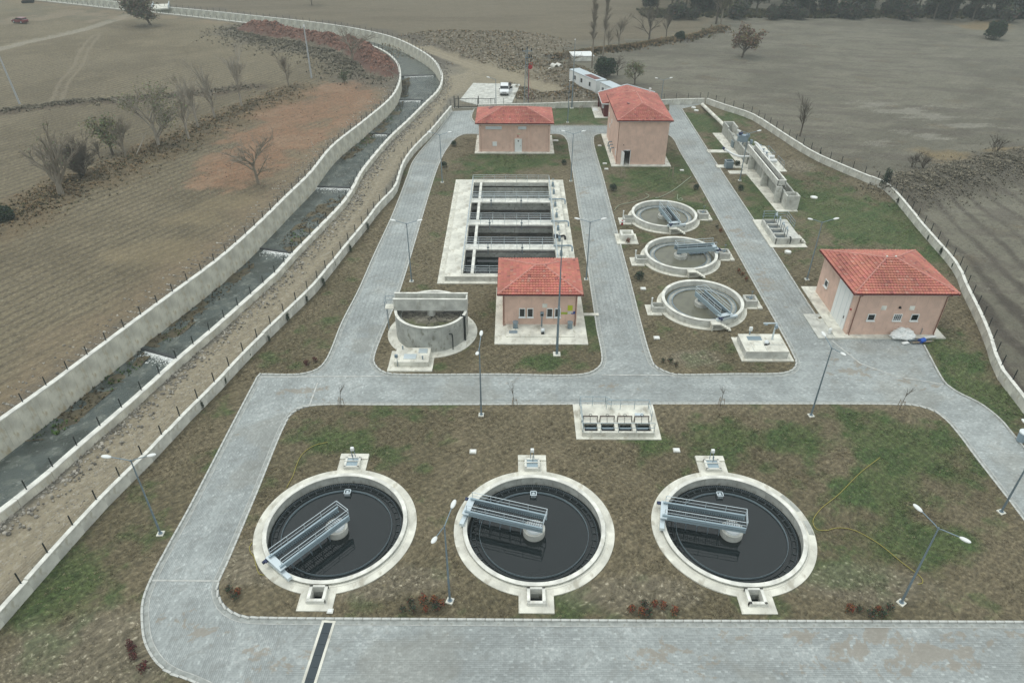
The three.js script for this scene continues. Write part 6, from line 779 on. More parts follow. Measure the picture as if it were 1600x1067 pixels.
{ // heap of sacks and scrap at the right building
  const p = [39.49, -59.82], t = thing('sack_heap', 'heap of crumpled white sacks leaning on the right building wall', 'sacks', [p[0], 0.15, p[1]]), gs = []; for (let i = 0; i < 16; i++) { const g = new THREE.IcosahedronGeometry(rr(0.3, 0.52), 2), q = g.attributes.position, sx = rnd() * 9; for (let k = 0; k < q.count; k++) { const v = V(q.getX(k), q.getY(k), q.getZ(k)), f = 0.72 + 0.62 * fbm(v.x * 2 + sx, v.y * 2.3 + v.z * 1.7 + sx); q.setXYZ(k, v.x * f, v.y * f * 0.7, v.z * f); } const x = rr(-0.85, 0.85); gs.push(flatN(g.rotateY(rnd() * 6)).translate(x, 0.2 + 0.75 * rnd() * (1 - Math.abs(x) * 0.7), rr(-0.25, 0.45))); } part(t, 'sacks', J(gs), MAT.white);
  const s = thing('scrap_stack', 'grey stack of planks and pipes on the paving by the sacks', 'scrap', [p[0] + 1.6, 0.02, p[1] + 0.7], 0.08); for (let i = 0; i < 6; i++) part(s, 'plank', J(B(rr(1.6, 2.6), 0.07, 0.14, rr(-0.2, 0.2), 0.05 + 0.08 * (i % 3), -0.3 + i * 0.13, rr(-0.12, 0.12))), i % 2 ? MAT.wood : MAT.galv); part(s, 'board', J(B(1.3, 0.05, 0.3, 1.2, 0.3, -0.35, 0.1)), MAT.white);
  const q = [41.13, -58.91], b = thing('blue_drum', 'bright blue plastic drum at the edge of the paved apron', 'drum', [q[0], 0.08, q[1]], 0.4); part(b, 'drum_body', J(C(0.24, 0.24, 0.6, 0, 0.24, 0, 18, false, 0, 0, HP)), std({ color: 0x1c56b4, roughness: 0.5 })); part(b, 'drum_lid', J(C(0.2, 0.2, 0.64, 0, 0.24, 0, 18, false, 0, 0, HP)), MAT.blue);
  const w = [39.47, -58.78], c = thing('white_sack', 'flat white sack lying on the paved apron', 'sack', [w[0], 0.02, w[1]], 0.3); part(c, 'sack_body', J(RB(0.75, 0.16, 0.36, 0.07, 0, 0.08, 0)), MAT.white);
  const u = [32.46, -60.48], d = thing('white_sack', 'white sack standing at the corner of the right building slab', 'sack', [u[0], 0.1, u[1]], 0.9); part(d, 'sack_body', J(RB(0.4, 0.6, 0.3, 0.1, 0, 0.3, 0)), MAT.white);
}
{ const p = [42.52, -44.33], t = thing('litter_bin', 'grey round litter bin at the right edge of the frame', 'bin', [p[0], 0.08, p[1]]); part(t, 'bin_body', J(C(0.42, 0.38, 0.85, 0, 0.45, 0, 22)), MAT.steel); part(t, 'lid', J(C(0.44, 0.44, 0.1, 0, 0.92, 0, 22)), MAT.whiteMetal); }
{ const p = [6.19, -81.16], t = thing('black_hose_elbow', 'bent black hose lying on the right deck of the basin', 'hose', [p[0] - 0.1, 0.75, p[1]]); part(t, 'hose', J(tube([[-0.45, 0.16, -0.05], [0, 0.2, 0], [0.35, 0.24, -0.02], [0.52, 0.22, 0.2], [0.52, 0.14, 0.7]], 0.13, 30, 10)), MAT.rubber); part(t, 'coupling', J(C(0.22, 0.22, 0.4, -0.5, 0.22, 0, 16, false, 0, 0, HP), B(0.5, 0.4, 0.4, -0.62, 0.2, 0.02)), std({ color: 0x26333f, roughness: 0.5 })); }
{ const p = [14.54, -86.44], t = thing('hydrant', 'small red and white hydrant by the upper concrete chamber', 'hydrant', [p[0], 0.1, p[1]]); part(t, 'stem', J(C(0.12, 0.14, 0.6, 0, 0.3, 0, 12)), MAT.red); part(t, 'outlet', J(C(0.12, 0.12, 0.7, 0, 0.45, 0.05, 10, false, 0, 0, HP)), MAT.white); }
// bridge over the far channel
{ const p = [-113.39, -248.97], t = thing('footbridge', 'small concrete bridge over the channel at the far left', 'bridge', [p[0], 0.6, p[1]], 0.35); part(t, 'deck', J(B(5, 0.35, 9, 0, 0.1, 0)), MAT.slab); for (const s of [-1, 1]) part(t, 'parapet', J(B(0.2, 0.9, 9, s * 2.4, 0.6, 0)), MAT.steelLight); }

// ---------------------------------------------------------------- trees and plants
rnd = mulberry(991);
class Soup { constructor() { this.p = []; this.n = []; this.c = []; }
  limb(a, b, r0, r1, k, col) { const d = b.clone().sub(a).normalize(), u = (Math.abs(d.y) < 0.9 ? V(0, 1, 0) : V(1, 0, 0)).cross(d).normalize(), w = d.clone().cross(u); for (let i = 0; i < k; i++) { const t0 = i / k * 6.2832, t1 = (i + 1) / k * 6.2832, n0 = u.clone().multiplyScalar(Math.cos(t0)).addScaledVector(w, Math.sin(t0)), n1 = u.clone().multiplyScalar(Math.cos(t1)).addScaledVector(w, Math.sin(t1)), A = a.clone().addScaledVector(n0, r0), Bq = a.clone().addScaledVector(n1, r0), Cq = b.clone().addScaledVector(n1, r1), D = b.clone().addScaledVector(n0, r1); for (const [q, n] of [[A, n0], [Bq, n1], [Cq, n1], [A, n0], [Cq, n1], [D, n0]]) { this.p.push(q.x, q.y, q.z); this.n.push(n.x, n.y, n.z); if (col) this.c.push(...col); } } }
  leaf(p, s, col) { const a = V(rr(-1, 1), rr(-1, 1), rr(-1, 1)).normalize(), b = V(rr(-1, 1), rr(-1, 1), rr(-1, 1)).cross(a).normalize(), n = a.clone().cross(b); const A = p.clone().addScaledVector(a, -s), Bq = p.clone().addScaledVector(b, -s * 0.6), Cq = p.clone().addScaledVector(a, s), D = p.clone().addScaledVector(b, s * 0.6); for (const q of [A, Bq, Cq, A, Cq, D]) { this.p.push(q.x, q.y, q.z); this.n.push(n.x, n.y, n.z); this.c.push(...col); } }
  geo() { const g = new THREE.BufferGeometry(); g.setAttribute('position', new THREE.Float32BufferAttribute(this.p, 3)); g.setAttribute('normal', new THREE.Float32BufferAttribute(this.n, 3)); if (this.c.length) g.setAttribute('color', new THREE.Float32BufferAttribute(this.c, 3)); g.setAttribute('uv', new THREE.BufferAttribute(new Float32Array(this.p.length / 3 * 2), 2)); return g; } }
const leafMat = std({ vertexColors: true, roughness: 0.95 });
const barkPale = std({ color: 0x9a9386, roughness: 0.95 }), barkDark = std({ color: 0x5c554a, roughness: 0.95 }), barkMid = std({ color: 0x827a6c, roughness: 0.95 });
function grow(o) { // o: h, trunk, levels, spread, up, kids, leaves, leafCol, leafSize, lean, r0
  const tr = new Soup(), cr = new Soup(), lf = new Soup(), cols = o.leafCol || [];
  const go = (p, d, len, r, lev) => {
    const S = lev === 0 ? tr : cr, k = lev === 0 ? 8 : lev === 1 ? 6 : lev === 2 ? 4 : 3, seg = lev < 2 ? 3 : 2; let q = p, dir = d.clone(), rr0 = r; const pts = [p];
    for (let i = 0; i < seg; i++) { dir.add(V(rr(-1, 1), rr(-0.6, 1) * o.up, rr(-1, 1)).multiplyScalar(lev === 0 ? 0.06 : 0.16)).normalize(); const nx = q.clone().addScaledVector(dir, len / seg), r1 = rr0 * (lev === 0 ? 0.86 : 0.78); S.limb(q, nx, rr0, r1, k); q = nx; rr0 = r1; pts.push(q); }
    if (lev >= o.levels) { if (o.leaves) for (let i = 0; i < o.leaves; i++) if (rnd() < o.leafP) lf.leaf(pts[1 + (rnd() * (pts.length - 1) | 0)].clone().add(V(rr(-1, 1), rr(-1, 1), rr(-1, 1)).multiplyScalar(o.leafR || 0.35)), o.leafSize * rr(0.6, 1.3), cols[rnd() * cols.length | 0].map(v => v * rr(0.75, 1.25))); return; }
    const n = lev === 0 ? o.kids[0] : o.kids[1]; for (let i = 0; i < n; i++) { const f = lev === 0 ? rr(0.35, 1) : rr(0.3, 1), at = f * seg, j = Math.min(seg - 1, at | 0), b = pts[j].clone().lerp(pts[j + 1], at - j), az = rnd() * 6.283, sp = o.spread * rr(0.6, 1.25), u = V(Math.cos(az), 0, Math.sin(az)), nd = dir.clone().multiplyScalar(Math.cos(sp)).addScaledVector(u, Math.sin(sp)).normalize(); if (lev > 0) nd.y = Math.max(nd.y, -0.15); go(b, nd.normalize(), len * rr(0.5, 0.78) * (lev === 0 ? o.limb : 1), Math.max(o.twig || 0.009, r * 0.5), lev + 1); }
  };
  const stems = o.stems || 1; for (let s = 0; s < stems; s++) go(V(stems > 1 ? rr(-0.25, 0.25) : 0, -0.3, stems > 1 ? rr(-0.25, 0.25) : 0), V((o.lean || 0) + (stems > 1 ? rr(-0.25, 0.25) : 0), 1, stems > 1 ? rr(-0.25, 0.25) : 0).normalize(), o.h * o.trunk, o.r0 || o.h * 0.022, 0);
  const r = { trunk: tr.geo(), crown: cr.geo(), leaves: lf.p.length ? lf.geo() : null }; let top = 0; for (let i = 1; i < cr.p.length; i += 3) top = Math.max(top, cr.p[i]); for (const g of [r.trunk, r.crown, r.leaves]) if (g) g.scale(o.h / top, o.h / top, o.h / top); return r;
}
function treeFrom(name, label, cat, k, bark, [x, z], turn, scale, group, y = 0.25) {
  const t = thing(name, label, cat, [x, y, z], turn, group); t.scale.setScalar(scale); part(t, 'trunk', k.trunk, bark); const c = part(t, 'crown', k.crown, bark); if (k.leaves) part(c, 'leaves', k.leaves, leafMat); return t;
}
const OLIVE = [[0.16, 0.165, 0.08], [0.18, 0.175, 0.1], [0.13, 0.145, 0.07]], DRY = [[0.19, 0.135, 0.08], [0.16, 0.115, 0.07], [0.13, 0.09, 0.055]], DARK = [[0.035, 0.055, 0.034], [0.045, 0.065, 0.036], [0.028, 0.045, 0.03]], GREENS = [[0.04, 0.07, 0.025], [0.05, 0.08, 0.03]];
const K = {
  bareTall: grow({ h: 11, trunk: 0.62, levels: 4, spread: 0.42, up: 1, kids: [10, 4], limb: 0.6, twig: 0.013 }), bareTall2: grow({ h: 11, trunk: 0.55, levels: 4, spread: 0.38, up: 1, kids: [8, 4], limb: 0.8, twig: 0.013 }),
  bareWide: grow({ h: 9, trunk: 0.34, levels: 4, spread: 0.75, up: 0.6, kids: [7, 4], limb: 1.1, twig: 0.013 }), bareShrub: grow({ h: 3, trunk: 0.4, levels: 3, spread: 0.6, up: 0.6, kids: [5, 4], limb: 1, stems: 4, twig: 0.01, r0: 0.05 }),
  willow: grow({ h: 10, trunk: 0.22, levels: 4, spread: 0.42, up: 1, kids: [6, 4], limb: 1.9, r0: 0.4, leaves: 3, leafP: 0.15, leafCol: OLIVE, leafSize: 0.1, leafR: 0.5, twig: 0.012 }), olive: grow({ h: 6, trunk: 0.3, levels: 4, spread: 0.7, up: 0.4, kids: [6, 4], limb: 1.05, leaves: 6, leafP: 0.6, leafCol: OLIVE, leafSize: 0.1 }),
  leafyBig: grow({ h: 10, trunk: 0.42, levels: 4, spread: 0.55, up: 0.8, kids: [7, 5], limb: 0.95, leaves: 4, leafP: 0.4, leafCol: OLIVE, leafSize: 0.11, leafR: 0.6 }), dense: grow({ h: 7, trunk: 0.35, levels: 4, spread: 0.65, up: 0.4, kids: [8, 5], limb: 0.95, stems: 3, twig: 0.013, r0: 0.11 }),
  brown: grow({ h: 7, trunk: 0.32, levels: 4, spread: 0.8, up: 0.4, kids: [7, 4], limb: 1.0, leaves: 7, leafP: 0.7, leafCol: DRY, leafSize: 0.13, lean: 0.12 }), wood: grow({ h: 10, trunk: 0.45, levels: 4, spread: 0.6, up: 0.6, kids: [8, 4], limb: 0.85, leaves: 8, leafP: 0.7, leafCol: [[0.055, 0.068, 0.045], [0.045, 0.06, 0.045], [0.075, 0.075, 0.055]], leafSize: 0.22, leafR: 0.6 }), wood2: grow({ h: 9, trunk: 0.35, levels: 4, spread: 0.7, up: 0.5, kids: [8, 4], limb: 1, leaves: 5, leafP: 0.6, leafCol: [[0.09, 0.085, 0.065], [0.065, 0.075, 0.055], [0.11, 0.09, 0.06]], leafSize: 0.2, leafR: 0.6 }),
  poplar: grow({ h: 22, trunk: 0.93, levels: 3, spread: 0.3, up: 1, kids: [46, 5], limb: 0.13, r0: 0.26, twig: 0.014 }), bigFar: grow({ h: 10, trunk: 0.3, levels: 4, spread: 0.8, up: 0.4, kids: [8, 5], limb: 1.1, leaves: 8, leafP: 0.75, leafCol: [[0.13, 0.115, 0.075], [0.15, 0.125, 0.085], [0.11, 0.105, 0.068]], leafSize: 0.2, leafR: 0.6, lean: -0.3 }),
  sapling: grow({ h: 2.6, trunk: 0.7, levels: 2, spread: 0.5, up: 0.8, kids: [5, 3], limb: 0.5, r0: 0.025, twig: 0.006 }), greenSap: grow({ h: 2.4, trunk: 0.5, levels: 3, spread: 0.5, up: 0.7, kids: [7, 4], limb: 0.7, r0: 0.03, leaves: 4, leafP: 0.9, leafCol: GREENS, leafSize: 0.07 }),
};
const LT = 'trees along the field edge left of the channel';
treeFrom('willow_tree', 'large bare pollard tree with thick pale trunk, nearest the left edge', 'tree', K.willow, barkMid, [-63.75, -94.3], 0.4, 1.2, LT); treeFrom('bare_tree', 'dense dark leafless tree with several stems, right of the pale pollard', 'tree', K.dense, barkDark, [-63.95, -101.07], 1, 1.05, LT); treeFrom('bare_tree', 'short thin bare tree between dense dark tree and olive leaved tree', 'tree', K.bareTall2, barkDark, [-65.85, -109.77], 2, 0.36, LT); treeFrom('leafy_tree', 'small tree with olive leaves and dark trunk in the field edge', 'tree', K.olive, barkDark, [-64.5, -111.25], 0.7, 1.05, LT); treeFrom('bare_tree', 'slender bare tree just right of the small olive leaved tree', 'tree', K.bareTall, barkMid, [-60.93, -108.38], 3, 0.74, LT); treeFrom('willow_tree', 'broad pale trunked willow with thin olive leaves', 'tree', K.leafyBig, barkPale, [-58.37, -114.67], 1.8, 1.12, LT);
[[297, 225, 1.05, 'tall pale bare tree, first right of the broad willow'], [311, 207, 0.97, 'tall bare tree, second right of the broad willow'], [336, 192, 1.06, 'tall bare tree, third right of the broad willow'], [379, 173, 1.06, 'tall bare tree at the upper end of the tree row']].forEach(([x, y, s, l], i) => treeFrom('bare_tree', l, 'tree', i % 2 ? K.bareTall : K.bareTall2, barkPale, [[[-54.73, -118.23], [-55.47, -124.37], [-54.57, -129.92], [-51.95, -137.57]][i]][0], i * 1.7, s, LT));
treeFrom('bare_tree', 'bare tree standing alone on the reddish soil by the channel', 'tree', K.bareWide, barkMid, [-37.55, -99.55], 0.5, 0.92); treeFrom('bare_tree', 'spreading bare tree beside the red spoil heap', 'tree', K.bareWide, barkMid, [-37.57, -173.65], 2.2, 1.05); treeFrom('green_sapling', 'small fresh green sapling below the red spoil heap', 'sapling', K.greenSap, barkDark, [-35.7, -154.99], 0, 1.25); treeFrom('bare_tree', 'thin bare tree left of the concrete utility pole', 'tree', K.bareTall, barkMid, [-46.83, -152.3], 1.1, 0.75); treeFrom('leafy_tree', 'big brownish tree leaning beside the far footbridge', 'tree', K.bigFar, barkDark, [-104.6, -220.4], 0, 0.95); treeFrom('leafy_tree', 'dark tree cut by the top edge beyond the channel', 'tree', K.wood, barkDark, [-66.59, -256.03], 0.5, 0.7);
treeFrom('poplar_tree', 'very tall slim bare poplar, left one of the pair behind the cabins', 'tree', K.poplar, barkMid, [18.37, -172.01], 0, 0.85); treeFrom('poplar_tree', 'very tall slim bare poplar, right one of the pair behind the cabins', 'tree', K.poplar, barkMid, [21.9, -181.69], 2, 0.85);
treeFrom('bare_tree', 'bare tree with curved branches in the far hedge', 'tree', K.bareWide, barkDark, [36.18, -201.02], 4, 1.08); treeFrom('bare_tree', 'thin bare tree right of the curved branched tree in the far hedge', 'tree', K.bareTall2, barkDark, [41.67, -206.03], 1, 0.7); treeFrom('bare_tree', 'thin bare tree just right of the tall poplars', 'tree', K.bareTall, barkMid, [26.86, -191.63], 3.3, 0.8); treeFrom('bare_tree', 'small bare tree between tall poplars and thin bare tree', 'tree', K.bareTall2, barkMid, [24.08, -190.12], 5, 0.6); treeFrom('autumn_tree', 'lone tree with rusty brown leaves in the right field', 'tree', K.brown, barkDark, [56.07, -182.89], 0.3, 1.05); treeFrom('bare_tree', 'leaning bare tree just outside the right boundary wall', 'tree', K.bareTall2, barkDark, [50.36, -123.09], 2.4, 0.7); treeFrom('leafy_tree', 'small olive tree right of the dark bush behind the cabins', 'tree', K.olive, barkDark, [26.34, -157.91], 2, 0.75); treeFrom('bare_tree', 'small bare tree behind the shorter cabin', 'tree', K.bareWide, barkDark, [23.53, -165.57], 1, 0.5); treeFrom('bare_tree', 'bare shrubby tree left of the long cabin', 'tree', K.bareWide, barkMid, [12.66, -168.91], 2, 0.55);
treeFrom('leafy_tree', 'tall dark tree at the top edge, left of the right wood', 'tree', K.wood, barkDark, [57.17, -243.18], 0, 1.1); treeFrom('leafy_tree', 'tall ivy covered tree at the top edge', 'tree', K.leafyBig, barkDark, [60.06, -226.37], 1, 1.3); treeFrom('bare_tree', 'tall leaning bare tree right of the ivy covered tree', 'tree', K.bareTall, barkMid, [61.16, -225.41], 2.4, 1.15);
treeFrom('bare_shrub', 'bare bush on the bank right of the wall, left of its pair', 'bush', K.bareShrub, barkDark, [63.28, -108.21], 0, 0.9); treeFrom('bare_shrub', 'bare bush on the bank right of the wall, right of its pair', 'bush', K.bareShrub, barkDark, [64.17, -107.1], 1, 1); treeFrom('bare_shrub', 'bare crooked bush on top of the right bank', 'bush', K.bareShrub, barkDark, [80.04, -115.19], 2, 1.05);
{ // wood along the far right
  const spots = []; for (let i = 0; i < 54; i++) { const u = i / 53; spots.push([48 + u * 138 + rr(-3, 3), -238 - 5 * Math.sin(u * 7) - (i % 3) * 8 - rr(0, 6) + (u > 0.72 ? 14 * (u - 0.72) : 0)]); }
  let a = null, b = null; spots.forEach(([x, z], i) => { const dark = i % 3 !== 1, lab = dark ? 'dark leafy tree of the wood along the far right field edge' : 'greyish brown tree of the wood along the far right field edge', s = rr(0.8, 1.3), src = dark ? a : b; let t; if (!src) { t = treeFrom('wood_tree', lab, 'tree', dark ? K.wood : K.wood2, barkDark, [x, z], i, s, dark ? 'dark trees of the far wood' : 'brown trees of the far wood'); if (dark) a = t; else b = t; } else t = copyOf(src, [x, 0.2, z], i * 1.3, lab, s); });
  for (let i = 0; i < 40; i++) { const t = copyOf(i % 2 ? a : b, [rr(40, 205), 0.2, rr(-292, -262)], i, null, rr(0.85, 1.3)); }
}
// dense bushes: leaf clumps spread through a volume
function bushGeo(rx, ry, rz, n, cols, s, seed) { const S = new Soup(), ph = seed * 1.7; for (let i = 0; i < n; i++) { const d = V(rr(-1, 1), rr(-0.5, 1), rr(-1, 1)).normalize(), k = Math.pow(rnd(), 0.45) * (0.72 + 0.5 * fbm(d.x * 1.5 + ph, d.y * 1.5 + d.z * 1.3 + ph)); S.leaf(V(d.x * rx * k, ry * 0.5 + d.y * ry * 0.6 * k, d.z * rz * k), s * rr(0.6, 1.4), cols[rnd() * cols.length | 0].map(v => v * rr(0.7, 1.3))); } return S.geo(); }
function stems(h, r, n, rad) { const S = new Soup(); for (let i = 0; i < n; i++) S.limb(V(rr(-r, r) * 0.3, -0.1, rr(-r, r) * 0.3), V(rr(-r, r), h, rr(-r, r)), rad, rad * 0.5, 4); return S.geo(); }
function bush(name, label, cat, [x, z], g, sg, m, turn, scale, group, y = 0.1) { const t = thing(name, label, cat, [x, y, z], turn, group); t.scale.setScalar(scale); part(t, 'foliage', g, m); part(t, 'stems', sg, barkDark); return t; }
const gEver = bushGeo(2.6, 4.2, 2.2, 3800, [...DARK, [0.04, 0.055, 0.025]], 0.2, 1), sEver = stems(2.5, 1.2, 8, 0.06), gBall = bushGeo(0.55, 1.0, 0.55, 700, DARK, 0.07, 2), sBall = stems(0.7, 0.3, 5, 0.015);
const wb = [];
bush('evergreen_bush', 'large dark green bush at the end of the long cabin', 'bush', [20.47, -163.83], gEver, sEver, leafMat, 0, 1, null); bush('evergreen_bush', 'dark green bush in front of the far right wood', 'bush', [130.58, -205.88], gEver, sEver, leafMat, 1.5, 1.1, null); bush('evergreen_bush', 'low dark evergreen thicket at the left frame edge in the tree row', 'bush', [-66.5, -85.76], gEver, sEver, leafMat, 2, 0.6, null); bush('evergreen_bush', 'low dark bush at the foot of the far hedge', 'bush', [44.7, -202.78], gEver, sEver, leafMat, 3, 0.55, null);
{ const g = bushGeo(2.8, 4, 2.4, 1500, [[0.05, 0.062, 0.042], [0.07, 0.068, 0.05], [0.09, 0.075, 0.055]], 0.3, 9); let f = null; for (let i = 0; i < 46; i++) { const p = [46 + i * 3.1 + rr(-2, 2), -233 - rr(0, 20) + (i > 32 ? 3 : 0)], l = 'rounded bush at the foot of the far right wood'; if (!f) f = bush('wood_bush', l, 'bush', p, g, sEver, leafMat, 0, 1, 'bushes at the foot of the far wood'); else copyOf(f, [p[0], 0.1, p[1]], i, l, rr(0.7, 1.35)); } }
[[[8.12, -108.79], 'right of the basin far corner'], [[14.7, -98.08], 'left of the hose before the tall building'], [[26.98, -98.68], 'right of the hose before the tall building'], [[33.42, -98.5], 'beside the right road below the inlet works'], [[35.56, -108.5], 'between the two access paths of the inlet works'], [[14.65, -71.56], 'left of the middle small tank'], [[-9.94, -117.41], 'at the upper bend of the left road'], [[-10.75, -107.47], 'beside the far left lamp post'], [[49.54, -206.16], 'in the far hedge near the rubble']].forEach(([p, w], i) => bush('round_shrub', 'small dark green shrub ' + w, 'shrub', p, gBall, sBall, leafMat, i * 1.9, rr(0.75, 1.05), 'dark shrubs dotted over the lawns'));
bush('cypress_shrub', 'leaning dark cypress against the right boundary wall', 'shrub', [54.35, -98.93], bushGeo(0.6, 3.2, 0.6, 900, DARK, 0.09, 4), sBall, leafMat, 0, 1, null).rotation.z = -0.12;
{ // cypress saplings inside the boundary walls
  const gC = bushGeo(0.16, 0.95, 0.16, 260, DARK, 0.05, 3), sC = stems(0.4, 0.05, 2, 0.012), left = [[-31.74, -30.38], [-31.12, -34.04], [-30.05, -37.54], [-29.07, -41.1], [-28.21, -44.75], [-27.12, -48.1], [-26.27, -51.59], [-25.41, -55.85], [-24.27, -58.61], [-23.32, -62.29], [-22.32, -66.18], [-21.31, -69.82], [-20.97, -74.08], [-19.87, -78.21], [-18.83, -84.6]], right = [[46.26, -126.24], [47.1, -123.05], [47.58, -118.67], [48.78, -116.43], [50.14, -112.74], [51.63, -108.94], [54.2, -93.55], [53.95, -90.06], [53.52, -86.18], [52.85, -81.98], [52.38, -77.92], [52.11, -74.47]];
  let first = null; const add = (p, lab, grp) => { if (!first) { first = bush('cypress_sapling', lab, 'shrub', p, gC, sC, leafMat, 0, 1, grp); } else { const c = copyOf(first, [p[0], 0.1, p[1]], rnd() * 6, lab, rr(0.8, 1.2)); c.userData.group = grp; } };
  const ORD = ['first', 'second', 'third', 'fourth', 'fifth', 'sixth', 'seventh', 'eighth', 'ninth', 'tenth', 'eleventh', 'twelfth', 'thirteenth', 'fourteenth', 'fifteenth']; left.forEach((p, i) => add(p, ORD[i] + ' dark cypress sapling from the front along the left boundary wall', 'cypress saplings along the left wall')); right.forEach((p, i) => add(p, ORD[i] + ' dark cypress sapling from the back along the right boundary wall', 'cypress saplings along the right wall'));
}
{ // groups of red leaved shrubs
  const gR = bushGeo(0.3, 0.62, 0.3, 170, [[0.2, 0.06, 0.028], [0.14, 0.045, 0.03], [0.03, 0.045, 0.02], [0.24, 0.085, 0.03]], 0.055, 5), gG = bushGeo(0.3, 0.66, 0.3, 190, [...DARK, [0.05, 0.06, 0.03], [0.13, 0.05, 0.03]], 0.055, 6), gM = bushGeo(0.32, 0.6, 0.32, 150, [[0.075, 0.02, 0.018], [0.1, 0.03, 0.025], [0.05, 0.02, 0.018]], 0.06, 7), sR = stems(0.5, 0.2, 5, 0.01);
  const seen = {}, ORD2 = ['first', 'second', 'third', 'fourth', 'fifth', 'sixth', 'seventh', 'eighth', 'ninth'], put = (p, g, lab, grp) => bush('red_leaved_shrub', lab.replace('small ', '') + ', ' + ORD2[seen[grp] = (seen[grp] ?? -1) + 1] + ' from the left', 'shrub', p, g, sR, leafMat, rnd() * 6, rr(0.8, 1.15), grp);
  [[[-17.97, -28.75], gG], [[-17.93, -29.14], gR], [[-18.47, -29.24], gG]].sort((a, b) => a[0][0] - b[0][0]).forEach(([p, g]) => put(p, g, 'small red and green shrub at the front lawn left corner', 'shrubs in the lawn corner')); [[[-6.93, -27.89], gG], [[-6.54, -28.46], gG], [[-6.27, -27.89], gG], [[-5.68, -28.56], gR], [[-5.49, -27.9], gR], [[-5.02, -28.56], gR], [[-4.8, -27.99], gG], [[-4.57, -28.23], gR]].sort((a, b) => a[0][0] - b[0][0]).forEach(([p, g]) => put(p, g, 'small shrub between left and middle large tanks', 'shrubs between left and middle tank')); [[[7.72, -27.95], gR], [[8.34, -27.72], gR], [[8.6, -28.33], gG], [[9.26, -28.33], gR], [[9.82, -28.19], gR], [[8.74, -27.68], gG], [[10.48, -27.78], gR]].sort((a, b) => a[0][0] - b[0][0]).forEach(([p, g]) => put(p, g, 'small orange shrub between middle and right large tanks', 'shrubs between middle and right tank')); [[[21.73, -28.01], gR], [[22.35, -28.01], gG], [[22.94, -27.64], gG], [[23.55, -28.02], gR], [[23.72, -27.64], gG], [[24.33, -28.11], gG]].sort((a, b) => a[0][0] - b[0][0]).forEach(([p, g]) => put(p, g, 'small red and green shrub left of the right lamp post', 'shrubs near the right lamp post'));
  [[[-23.35, -25.45], gM], [[-22.74, -24.61], gM], [[-21.8, -23.88], gM], [[-23.04, -25.11], gM]].sort((a, b) => a[0][0] - b[0][0]).forEach(([p, g]) => put(p, g, 'small dark red shrub on the left verge by the road bend', 'dark red shrubs on the left verge')); [[[14.53, -55.25], gG], [[15.19, -55.15], gG], [[15.64, -54.63], gG]].sort((a, b) => a[0][0] - b[0][0]).forEach(([p, g]) => put(p, g, 'small dark green shrub at the kerb corner near the small tanks', 'dark shrubs at the lawn corner')); [[[14.57, -80.95], gR], [[26.78, -72.56], gR], [[26.9, -71.35], gR], [[27.06, -84.21], gR], [[26.84, -85.36], gG], [[26.5, -73.18], gR]].sort((a, b) => a[0][0] - b[0][0]).forEach(([p, g]) => put(p, g, 'small orange shrub beside the round tanks', 'orange shrubs beside the small tanks')); [[[-19.59, -54.62], gM], [[-18.95, -55.25], gM]].sort((a, b) => a[0][0] - b[0][0]).forEach(([p, g]) => put(p, g, 'small dark red shrub on the verge at the left road junction', 'dark red shrubs at the left junction'));
}
// saplings with wooden guards
[[[-15.05, -48.7], 'left end of the cross road'], [[0.19, -48.7], 'middle of the cross road, left of the flow splitter'], [[18.42, -48.89], 'right of the flow splitter'], [[34.14, -48.62], 'right end of the cross road']].forEach(([p, w], i) => { const t = treeFrom('staked_sapling', 'bare sapling in a wooden guard, ' + w, 'sapling', K.sapling, barkDark, [p[0], p[1] + 0.3], i * 2, 1.05, 'saplings along the cross road', 0.08); const g = []; for (let k = 0; k < 3; k++) { const a = k * 2.09; g.push(bar(V(0.32 * Math.cos(a), 0, 0.32 * Math.sin(a)), V(0.22 * Math.cos(a), 0.95, 0.22 * Math.sin(a)), 0.025, 5)); g.push(bar(V(0.24 * Math.cos(a), 0.85, 0.24 * Math.sin(a)), V(0.24 * Math.cos(a + 2.09), 0.85, 0.24 * Math.sin(a + 2.09)), 0.02, 5)); } part(t, 'guard', J(g), MAT.wood); });
[[[16.65, -103.13], 'in front left of the tall building'], [[24.25, -103.73], 'in front right of the tall building'], [[12.9, -136.28], 'on the back lawn by the wall'], [[7.82, -134.58], 'beside the building behind the basin']].forEach(([p, w], i) => { const t = thing('tree_guard', 'wooden three post tree guard ' + w, 'tree guard', [p[0], 0.1, p[1]], i, 'wooden tree guards'); for (let k = 0; k < 3; k++) part(t, 'stake', J(bar(V(0.4 * Math.cos(k * 2.09), 0, 0.4 * Math.sin(k * 2.09)), V(0.3 * Math.cos(k * 2.09), 1.5, 0.3 * Math.sin(k * 2.09)), 0.04, 6)), MAT.wood); part(t, 'rail', J(...[0, 1, 2].map(k => bar(V(0.32 * Math.cos(k * 2.09), 1.3, 0.32 * Math.sin(k * 2.09)), V(0.32 * Math.cos(k * 2.09 + 2.09), 1.3, 0.32 * Math.sin(k * 2.09 + 2.09)), 0.03, 5))), MAT.wood); });
{ const a = [-60.33, -109.54], b = [-62.5, -119.13], t = thing('dead_branch', 'pale dead trunk leaning in the field edge left of the broad willow', 'branch', [a[0], 0.4, a[1]]); const S = new Soup(); S.limb(V(0, 0, 0), V(1.3, 2.6, -2), 0.1, 0.07, 6); S.limb(V(1.3, 2.6, -2), V(2.0, 3.6, -2.4), 0.07, 0.03, 5); part(t, 'trunk', S.geo(), barkPale); const S2 = new Soup(); S2.limb(V(1.3, 2.6, -2), V(1.1, 3.5, -2.6), 0.04, 0.02, 4); part(t, 'twig', S2.geo(), barkPale); }

